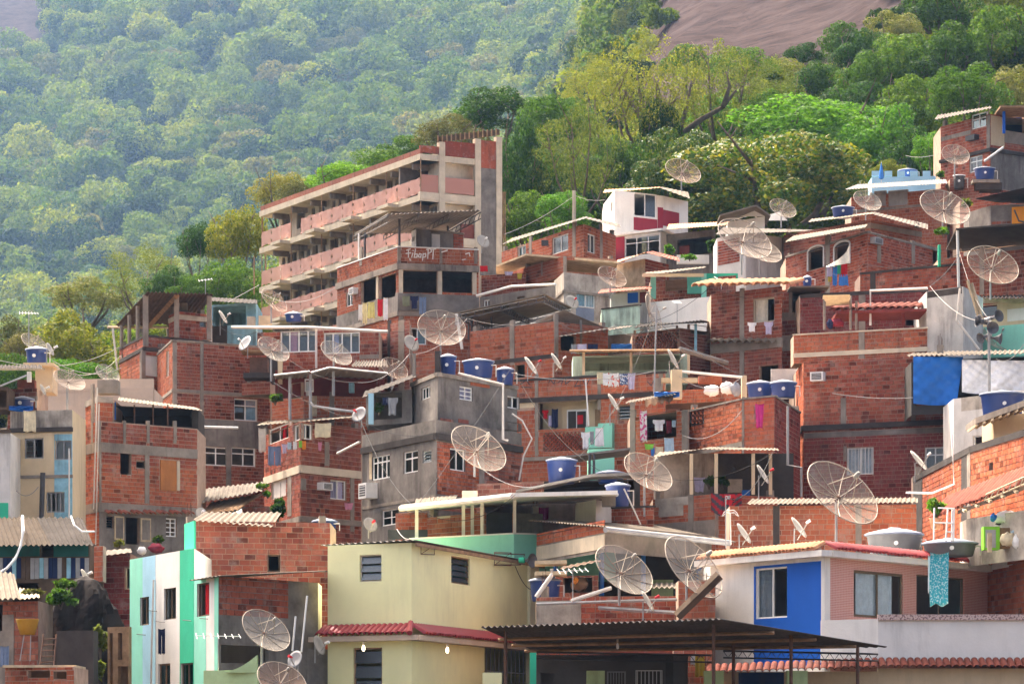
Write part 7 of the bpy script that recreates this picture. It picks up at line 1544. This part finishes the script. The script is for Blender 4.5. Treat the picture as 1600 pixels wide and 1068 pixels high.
# ------------------------------------------------------------------ foliage
def leaf_mesh(name, pts, nrm, size, mat, seed, elong=1.5, flat=.5):
    """one small folded leaf face per point, turned towards its outward direction with scatter"""
    g = np.random.default_rng(seed); n = len(pts)
    d = nrm + g.normal(0, flat, (n, 3)); d /= np.linalg.norm(d, axis=1)[:, None] + 1e-9
    t = g.normal(0, 1, (n, 3)); t -= d * (t * d).sum(1)[:, None]; t /= np.linalg.norm(t, axis=1)[:, None] + 1e-9
    b = np.cross(d, t); s = (size * g.uniform(.6, 1.35, n))[:, None]
    v = np.stack([pts - t * s * elong * .5, pts - b * s * .42 + d * s * .1, pts + t * s * elong * .5, pts + b * s * .42 + d * s * .1], 1).reshape(-1, 3)
    me = bpy.data.meshes.new(name); me.vertices.add(4 * n); me.vertices.foreach_set('co', v.astype(np.float32).ravel())
    me.loops.add(4 * n); me.loops.foreach_set('vertex_index', np.arange(4 * n, dtype=np.int32)); me.polygons.add(n)
    me.polygons.foreach_set('loop_start', np.arange(0, 4 * n, 4, dtype=np.int32)); me.polygons.foreach_set('loop_total', np.full(n, 4, dtype=np.int32))
    me.materials.append(MATS[mat]); me.update(calc_edges=True); return me
def crown_points(seed, lobes, n, hz=.8, spread=.72, lr=(.22, .42), flat_top=0.0, fill=.35):
    g = np.random.default_rng(seed); C = []; Rr = []
    while len(C) < lobes:
        p = g.uniform(-1, 1, 3)
        if np.linalg.norm(p) > 1 or np.linalg.norm(p) < .25: continue
        if p[2] < -.45: continue
        p = p * spread; p[2] *= hz; C.append(p); Rr.append(g.uniform(*lr))
    C = np.array(C); Rr = np.array(Rr); k = g.choice(lobes, n, p=Rr ** 2 / (Rr ** 2).sum())
    d = g.normal(0, 1, (n, 3)); d[:, 2] = d[:, 2] * .9 + .25; d /= np.linalg.norm(d, axis=1)[:, None]
    r = np.where(g.random(n) < fill, g.uniform(.3, 1, n), g.uniform(.85, 1.08, n))
    p = C[k] + d * (Rr[k] * r)[:, None] * np.array([1, 1, .78])
    # drop points buried inside other lobes
    keep = np.ones(n, bool)
    for c, rr in zip(C, Rr):
        q = (p - c) / np.array([1, 1, .78]); keep &= ~((np.linalg.norm(q, axis=1) < rr * .72) & (g.random(n) < .8))
    return p[keep], d[keep]
CROWN = {}
def crown(kind, k):
    key = (kind, k)
    if key in CROWN: return CROWN[key]
    sd = hash((kind, k)) % 1 + k * 17 + len(kind) * 131
    mat = {'mid': 'leaf_mid', 'dark': 'leaf_dark', 'bright': 'leaf_bright', 'yellow': 'leaf_yellow', 'glossy': 'leaf_glossy', 'gold': 'leaf_gold', 'pale': 'leaf_pale', 'rust': 'leaf_rust'}[kind]
    if kind == 'yellow': p, d = crown_points(sd, 120, 15000, 1.0, .84, (.08, .18), fill=.8); s = .024
    elif kind == 'glossy': p, d = crown_points(sd, 60, 30000, .75, .82, (.11, .24), fill=.3); s = .030
    elif kind in ('pale', 'rust'): p, d = crown_points(sd, 44, 10000, .7, .78, (.12, .26), fill=.4); s = .038
    else: p, d = crown_points(sd, 42, 14000, .8, .76, (.13, .31), fill=.35); s = .040
    CROWN[key] = leaf_mesh('crown', p, d, s, mat, sd + 1, flat=.6); return CROWN[key]
tr = random.Random(21)
def tree(label, cx, y0, y1, wpx, D, kind, k=0, lean=0, bark='bark', limbs=5, trunk=True, group='trees on the slope behind the houses'):
    c = P(cx, (y0 + y1) / 2, D); rx = wpx / 2 * D / F * 1.3; rz = (y1 - y0) / 2 * D / F * 1.6; c.z -= rz * .16; gz = min(ground(c.x, D) - .2, c.z - rz * 1.0)
    t = thing({'yellow': 'sparse_tree', 'glossy': 'broadleaf_tree'}.get(kind, 'tree'), label, 'tree', (c.x - lean, D, gz), group)
    M = Matrix.Translation(c) @ Matrix.Rotation(tr.uniform(0, 6.28), 4, 'Z') @ Matrix.Diagonal((rx, rx, rz * 1.15, 1)); place('crown', crown(kind, k), M, t)
    b = MB(); r0 = max(.10, rx * (.05 if kind == 'yellow' else .06)); base = Vector((c.x - lean, D, gz - .5)); fork = Vector((c.x - lean * .4, D, lerp(gz, c.z - rz * .6, .75))); b.tube([base, base.lerp(fork, .5) + Vector((tr.uniform(-.2, .2), tr.uniform(-.2, .2), 0)), fork], [r0 * 1.3, r0, r0 * .8], 8)
    for i in range(limbs):
        a = 2 * math.pi * (i + tr.random() * .6) / limbs; tip = c + Vector((math.cos(a) * rx * .6, math.sin(a) * rx * .6, rz * tr.uniform(-.15, .6))); mid = fork.lerp(tip, .5) + Vector((math.cos(a) * rx * .1, math.sin(a) * rx * .1, -rz * .05))
        b.tube([fork, mid, tip], [r0 * .6, r0 * .4, r0 * .12], 6)
        for j in range(3): q = mid.lerp(tip, .3 + .3 * j); b.tube([q, q + Vector((tr.uniform(-1, 1) * rx * .3, tr.uniform(-1, 1) * rx * .3, tr.uniform(.1, .5) * rz))], [r0 * .25, r0 * .06], 5)
    b.build('trunk', bark, t, smooth=True)
TR_ = [('rounded golden-green tree above the cables at far left', 113, 490, 575, 128, 205, 'gold', 0), ('olive bushy tree at the left picture edge', 18, 492, 570, 90, 222, 'rust', 0), ('pale blossoming tree above the golden tree', 135, 432, 486, 120, 244, 'pale', 0), ('yellowish thin tree right of the pale blossoming one', 222, 392, 462, 120, 242, 'yellow', 0), ('dark green tree just left of the pavilion roof', 262, 418, 470, 78, 226, 'dark', 0), ('dark round tree above the pavilion roof', 308, 345, 402, 58, 238, 'dark', 1), ('yellow-green tree left of the unfinished building roof', 372, 318, 405, 96, 236, 'gold', 1), ('dense dark tree left of the unfinished building', 362, 408, 482, 100, 226, 'mid', 1), ('mid green tree between pavilion and dense dark tree', 300, 430, 480, 70, 224, 'mid', 0),
       ('leafy tree at the left edge behind the tank', 16, 556, 625, 84, 190, 'mid', 2), ('big-leaved bush behind the beige wall', 108, 560, 612, 110, 150, 'bright', 0), ('small big-leaved bush below the cables', 152, 570, 612, 60, 150, 'bright', 1), ('olive shrub at far left above the tank', 45, 515, 560, 80, 215, 'rust', 1),
       ('grey-green tree over the left end of the unfinished roof', 440, 262, 330, 92, 262, 'pale', 1), ('brownish shrub over the unfinished roof', 470, 275, 325, 70, 255, 'rust', 1), ('bright yellow-green tree over the unfinished roof', 530, 248, 300, 110, 250, 'bright', 2), ('dark green tree above the middle of the unfinished roof', 590, 235, 290, 100, 258, 'mid', 1), ('brown flat-topped tree above the unfinished roof end', 702, 178, 236, 108, 258, 'rust', 0), ('green tree left of the brown flat-topped one', 640, 215, 262, 90, 262, 'mid', 2), ('dark tree behind the brown flat-topped one', 780, 140, 205, 130, 285, 'dark', 2),
       ('tall dark tree hugging the right end of the unfinished building', 815, 195, 330, 92, 226, 'dark', 0), ('green tree below the tall dark one', 830, 300, 375, 90, 214, 'mid', 0), ('bright leafy bush above the brick gable', 880, 300, 352, 84, 208, 'bright', 0), ('mid green tree between the tall dark and yellow trees', 868, 150, 230, 110, 262, 'mid', 1), ('leaning yellowish tree before the big yellow one', 905, 178, 300, 130, 224, 'yellow', 1), ('dark undergrowth tree behind the concrete post', 885, 235, 345, 130, 236, 'dark', 1), ('dark tree between post and white house', 950, 215, 300, 90, 232, 'dark', 2),
       ('tallest yellow-leaved tree with bare forked trunk', 1010, 74, 215, 165, 244, 'yellow', 2), ('yellow-leaved crown right of the tallest one', 1120, 80, 200, 140, 248, 'yellow', 0), ('ivy covered trunk tree under the yellow crowns', 1030, 150, 260, 70, 242, 'dark', 1), ('olive brown tree left of the yellow crowns', 935, 95, 165, 110, 285, 'yellow', 1),
       ('huge glossy broad-leaved tree above the white hut', 1205, 205, 365, 330, 218, 'glossy', 0), ('glossy broad-leaved tree left of the huge one', 1065, 205, 345, 160, 222, 'glossy', 1), ('bright green tree above the huge glossy one', 1275, 150, 235, 230, 240, 'bright', 1), ('bright green tree right of the huge glossy crown', 1385, 165, 262, 130, 232, 'bright', 2), ('dark tree above the blue crenellated wall', 1430, 205, 290, 100, 226, 'dark', 0), ('golden bush behind the crenellated wall', 1390, 252, 285, 60, 202, 'gold', 0),
       ('dark rounded tree below the bare rock', 1272, 95, 155, 84, 275, 'dark', 1), ('olive tree at the foot of the bare rock', 1205, 105, 190, 110, 262, 'yellow', 2), ('dark green tree on the skyline of the rock foot', 1318, 35, 88, 70, 285, 'mid', 0), ('small dark tree at the rock edge', 1258, 68, 100, 56, 290, 'dark', 2), ('mid green tree below the skyline tree', 1355, 85, 160, 100, 268, 'mid', 2), ('olive green tree at upper right', 1415, 55, 140, 120, 270, 'mid', 1), ('pale olive tree on the upper right skyline', 1395, 15, 70, 90, 290, 'pale', 2), ('dark tree at upper right', 1480, 40, 130, 110, 265, 'dark', 0), ('wide dark tree in the upper right corner', 1565, 10, 110, 130, 268, 'mid', 0), ('tall dark tree at the top right edge', 1470, -30, 50, 120, 295, 'dark', 1), ('olive tree at the top right corner', 1560, -50, 30, 140, 300, 'pale', 0),
       ('dense dark green tree above the top right house', 1512, 105, 182, 118, 218, 'mid', 1), ('pale brownish tree behind the top right house', 1585, 95, 185, 100, 228, 'pale', 1), ('green tree left of the dense dark one', 1430, 120, 205, 110, 248, 'mid', 0), ('small mid green tree below the rounded dark tree', 1195, 145, 205, 90, 250, 'mid', 2), ('bushy tree behind the yellow crowns', 1130, 150, 215, 120, 262, 'bright', 2), ('dark bushy tree at mid slope right', 1340, 130, 190, 110, 255, 'dark', 2), ('bushy tree low behind the yellow trunks', 1000, 235, 300, 100, 234, 'mid', 0), ('leafy tree at the foot of the rock slab', 1160, 78, 130, 96, 282, 'mid', 2), ('low bright tree below the middle of the rock', 1228, 88, 132, 84, 284, 'gold', 1), ('small tree left of the rock slab', 1075, 70, 120, 80, 300, 'mid', 0), ('dark tree at the right end of the rock', 1345, 48, 110, 80, 282, 'dark', 2), ('green bush beside the tall top right house', 1460, 205, 262, 66, 210, 'bright', 1)]
for a in TR_: tree(*a)
# the bare forks of the tall yellow tree
t = thing('forked_trunk', 'bare forked limbs rising through the yellow crowns', 'tree trunk', P(1025, 290, 243))
b = MB()
for ln, r in (([(1022, 300), (1018, 240), (1010, 195), (990, 160), (975, 120)], .5), ([(1018, 240), (1030, 180), (1028, 120), (1020, 75)], .34), ([(1035, 300), (1060, 215), (1090, 190), (1130, 165), (1150, 120)], .36), ([(1130, 165), (1140, 110), (1135, 70)], .2), ([(1010, 195), (1000, 130), (995, 80)], .2), ([(1060, 215), (1075, 150), (1080, 95)], .2), ([(905, 290), (930, 270), (965, 282), (985, 280)], .14)):
    pts_ = [P(x, y + max(0, 170 - y) * .42, 243 if i % 2 else 242.5) for i, (x, y) in enumerate(ln)]; b.tube(pts_, [r * (1 - .75 * i / (len(pts_) - 1)) for i in range(len(pts_))], 7)
b.build('trunk', 'bark', t, smooth=True)

def bush(label, cx, cy, wpx, hpx, D, mat='leaf_mid', n=500, size=.10, seed=1, name='potted_plant', pot=False, cat='plant'):
    c = P(cx, cy, D); p, d = crown_points(seed, 14, n, .9, .7, (.2, .4), fill=.7); rx, rz = wpx / 2 * D / F, hpx / 2 * D / F
    me = leaf_mesh('foliage', p * np.array([rx, rx, rz]) + np.array(c), d, size, mat, seed + 5, 2.0, .8); base = Vector((c.x, c.y, c.z - rz))
    t = thing(name, label, cat, base); ob('foliage', me, t); b = MB()
    for i in range(4): b.tube([base, base.lerp(c, .6) + Vector((tr.uniform(-.3, .3) * rx, 0, 0)), c + Vector((tr.uniform(-.7, .7) * rx, tr.uniform(-.5, .5) * rx, rz * tr.uniform(0, .7)))], [.03, .02, .008], 5)
    b.build('stem', 'bark', t)
    if pot: b = MB(); b.lathe([(.001, -.32), (.15, -.32), (.21, 0), (.23, .03), (.18, .03), (.001, 0)], 14, 0, Matrix.Translation(base + Vector((0, 0, .1)))); b.build('pot', 'tile_clay', t, smooth=True)
BU = [('fern growing down the dark boulder', 95, 935, 56, 34, 101, 'leaf_mid', 700, .12), ('yellowish shrub beside the timber frame', 157, 1000, 26, 60, 99.8, 'leaf_gold', 600, .12), ('yellowing shrub at the foot of the timber frame', 152, 1050, 24, 50, 98.6, 'leaf_gold', 500, .12), ('dark bush in front of the rounded brick house', 434, 795, 38, 44, 124.8, 'leaf_dark', 900, .11), ('small green plant by the white shutter', 418, 771, 18, 14, 129.5, 'leaf_bright', 250, .1), ('plant on the doorstep of the shuttered door', 187, 850, 20, 18, 118.6, 'leaf_gold', 260, .1), ('green plant below the window grille', 248, 842, 20, 20, 120.8, 'leaf_mid', 300, .1), ('potted palm-like plant on the right roof terrace', 1462, 795, 34, 40, 104.6, 'leaf_bright', 500, .13), ('planter of bright leaves on the terrace corner', 1474, 362, 30, 18, 157, 'leaf_bright', 400, .13), ('vine on the grey canopy post', 430, 622, 26, 22, 139, 'leaf_mid', 350, .12), ('shrub in the mint porch', 1046, 392, 18, 26, 184, 'leaf_bright', 300, .14), ('low bright shrub on the porch wall', 1078, 402, 30, 12, 185, 'leaf_bright', 300, .14), ('climbing plant at the porch corner', 1113, 385, 16, 40, 184, 'leaf_dark', 300, .14), ('houseplant behind the porch posts', 1108, 752, 20, 24, 118.6, 'leaf_mid', 300, .1), ('shaded fern inside the porch', 1130, 752, 22, 24, 119.6, 'leaf_dark', 300, .1), ('creeper beside the laundry porch opening', 592, 638, 14, 22, 126.6, 'leaf_dark', 250, .1), ('yellow-leaved plant by the black drum', 1508, 317, 24, 18, 160, 'leaf_gold', 260, .13), ('small plant on the tank terrace', 1470, 273, 18, 14, 190, 'leaf_mid', 220, .14), ('weeds on the slope roof', 410, 760, 24, 10, 126.4, 'leaf_mid', 200, .1), ('grassy tuft on the shack roof at lower left', 50, 925, 40, 12, 99.6, 'leaf_rust', 300, .1), ('shrub on the boulder crest', 100, 912, 40, 18, 102, 'leaf_mid', 350, .12)]
for i, (lb, cx, cy, wp, hp, D, m, n, s) in enumerate(BU): bush(lb, cx, cy, wp, hp, D, m, n, s, 40 + i, 'shrub' if 'shrub' in lb or 'bush' in lb or 'fern' in lb else 'plant', 'pot' in lb)

# ------------------------------------------------------------------ far forest (one mass, instanced)
proto = bpy.data.collections.new('forest_crowns')
def fproto(k, mat, n, s, lobes):
    p, d = crown_points(300 + k, lobes, n, .8, .74, (.2, .38), fill=.3); p[:, 2] += .55; p[:, 0] *= (1, 1.15, .9, 1.1, .95, 1, 1.2, .85)[k]; p[:, 2] *= (1, .8, 1.25, .9, 1.1, 1.35, .75, 1)[k]
    o = bpy.data.objects.new('forest_crown', leaf_mesh('forest_crown', p, d, s, mat, 400 + k, 1.3, .6)); proto.objects.link(o)
for k, (mat, n, s, lb) in enumerate((('leaf_far_mid', 3000, .085, 16), ('leaf_far_dark', 3000, .085, 14), ('leaf_far_mid', 2800, .08, 24), ('leaf_far_dry', 2600, .08, 20), ('leaf_far_dark', 3000, .085, 20), ('leaf_far_light', 2800, .08, 22), ('leaf_far_mid', 2800, .085, 12), ('leaf_far_light', 3000, .085, 14))): fproto(k, mat, n, s, lb)
def forest(name, label, pts):
    me = bpy.data.meshes.new(name); me.from_pydata([p[:3] for p in pts], [], []); a = me.attributes.new('size', 'FLOAT', 'POINT'); a.data.foreach_set('value', [p[3] for p in pts])
    o = bpy.data.objects.new(name, me); col.objects.link(o); o['kind'] = 'stuff'; o['label'] = label; o['category'] = 'forest'
    ng = bpy.data.node_groups.new(name, 'GeometryNodeTree'); ng.interface.new_socket('Geometry', in_out='INPUT', socket_type='NodeSocketGeometry'); ng.interface.new_socket('Geometry', in_out='OUTPUT', socket_type='NodeSocketGeometry')
    N = ng.nodes; L = ng.links; gi = N.new('NodeGroupInput'); go = N.new('NodeGroupOutput'); mp = N.new('GeometryNodeMeshToPoints'); ip = N.new('GeometryNodeInstanceOnPoints'); ci = N.new('GeometryNodeCollectionInfo'); ci.inputs['Collection'].default_value = proto; ci.inputs['Separate Children'].default_value = True; ci.inputs['Reset Children'].default_value = True
    na = N.new('GeometryNodeInputNamedAttribute'); na.data_type = 'FLOAT'; na.inputs['Name'].default_value = 'size'; rv = N.new('FunctionNodeRandomValue'); rv.data_type = 'FLOAT_VECTOR'; rv.inputs[0].default_value = (-.12, -.12, 0); rv.inputs[1].default_value = (.12, .12, 6.28)
    L.new(gi.outputs[0], mp.inputs['Mesh']); L.new(mp.outputs[0], ip.inputs['Points']); L.new(ci.outputs[0], ip.inputs['Instance']); ip.inputs['Pick Instance'].default_value = True; L.new(na.outputs['Attribute'], ip.inputs['Scale']); L.new(rv.outputs['Value'], ip.inputs['Rotation']); L.new(ip.outputs[0], go.inputs[0])
    md = o.modifiers.new('scatter', 'NODES'); md.node_group = ng
fr = random.Random(12); pts_ = []
def rocky(px, D): return (325 < D < 1950 and 1000 + (D - 325) * .10 + 16 * math.sin(D * .13) - 14 * math.sin(D * .31 + px) < px < 1385 + 14 * math.sin(D * .2)) or (D > 2150 and px < 85)
for _ in range(11000):
    px = fr.uniform(-350, 1950); D = 300 + 2390 * fr.random() ** .75
    if D < 300 or rocky(px, D): continue
    X = (px - CX) / F * D
    if math.sin(X * .06 + D * .025) + math.sin(D * .045 - X * .02) < -1.8: continue
    pts_.append((X, D, ground(X, D) + rough(X, D) - 1.0, fr.choice((1.3, 1.8, 2.3, 2.8, 3.3, 3.9, 4.8)) * fr.uniform(.85, 1.15) * (.7 + D / 560)))
forest('far_forest', 'hazy green forest covering the far mountainside', pts_)
pts_ = []
for _ in range(6500):
    px = fr.uniform(-400, 2000); D = fr.uniform(206, 320)
    X = (px - CX) / F * D
    if D < 232 and px > 380 and px < 820: continue
    z = ground(X, D)
    py = HY - (z + 2) * F / D
    pts_.append((X, D, z - .6, fr.uniform(1.3, 3.0)))
forest('undergrowth', 'dense undergrowth between the trees behind the houses', pts_)

# ------------------------------------------------------------------ air
b = MB(); b.obox((-1400, -70, -6), (2800, 0, 0), (0, 2790, 0), (0, 0, 900))
hz = b.build('haze', [], None, kind='stuff') if False else None
me = bpy.data.meshes.new('haze'); me.from_pydata(b.v, [], b.f)
m, n, l, out = newmat('haze_air'); v = n.new('ShaderNodeVolumePrincipled'); v.inputs['Color'].default_value = (.34, .58, 1.0, 1); v.inputs['Density'].default_value = .000072; v.inputs['Anisotropy'].default_value = .1
l.new(v.outputs[0], out.inputs['Volume']); me.materials.append(m)
o = bpy.data.objects.new('haze', me); col.objects.link(o); o['kind'] = 'stuff'
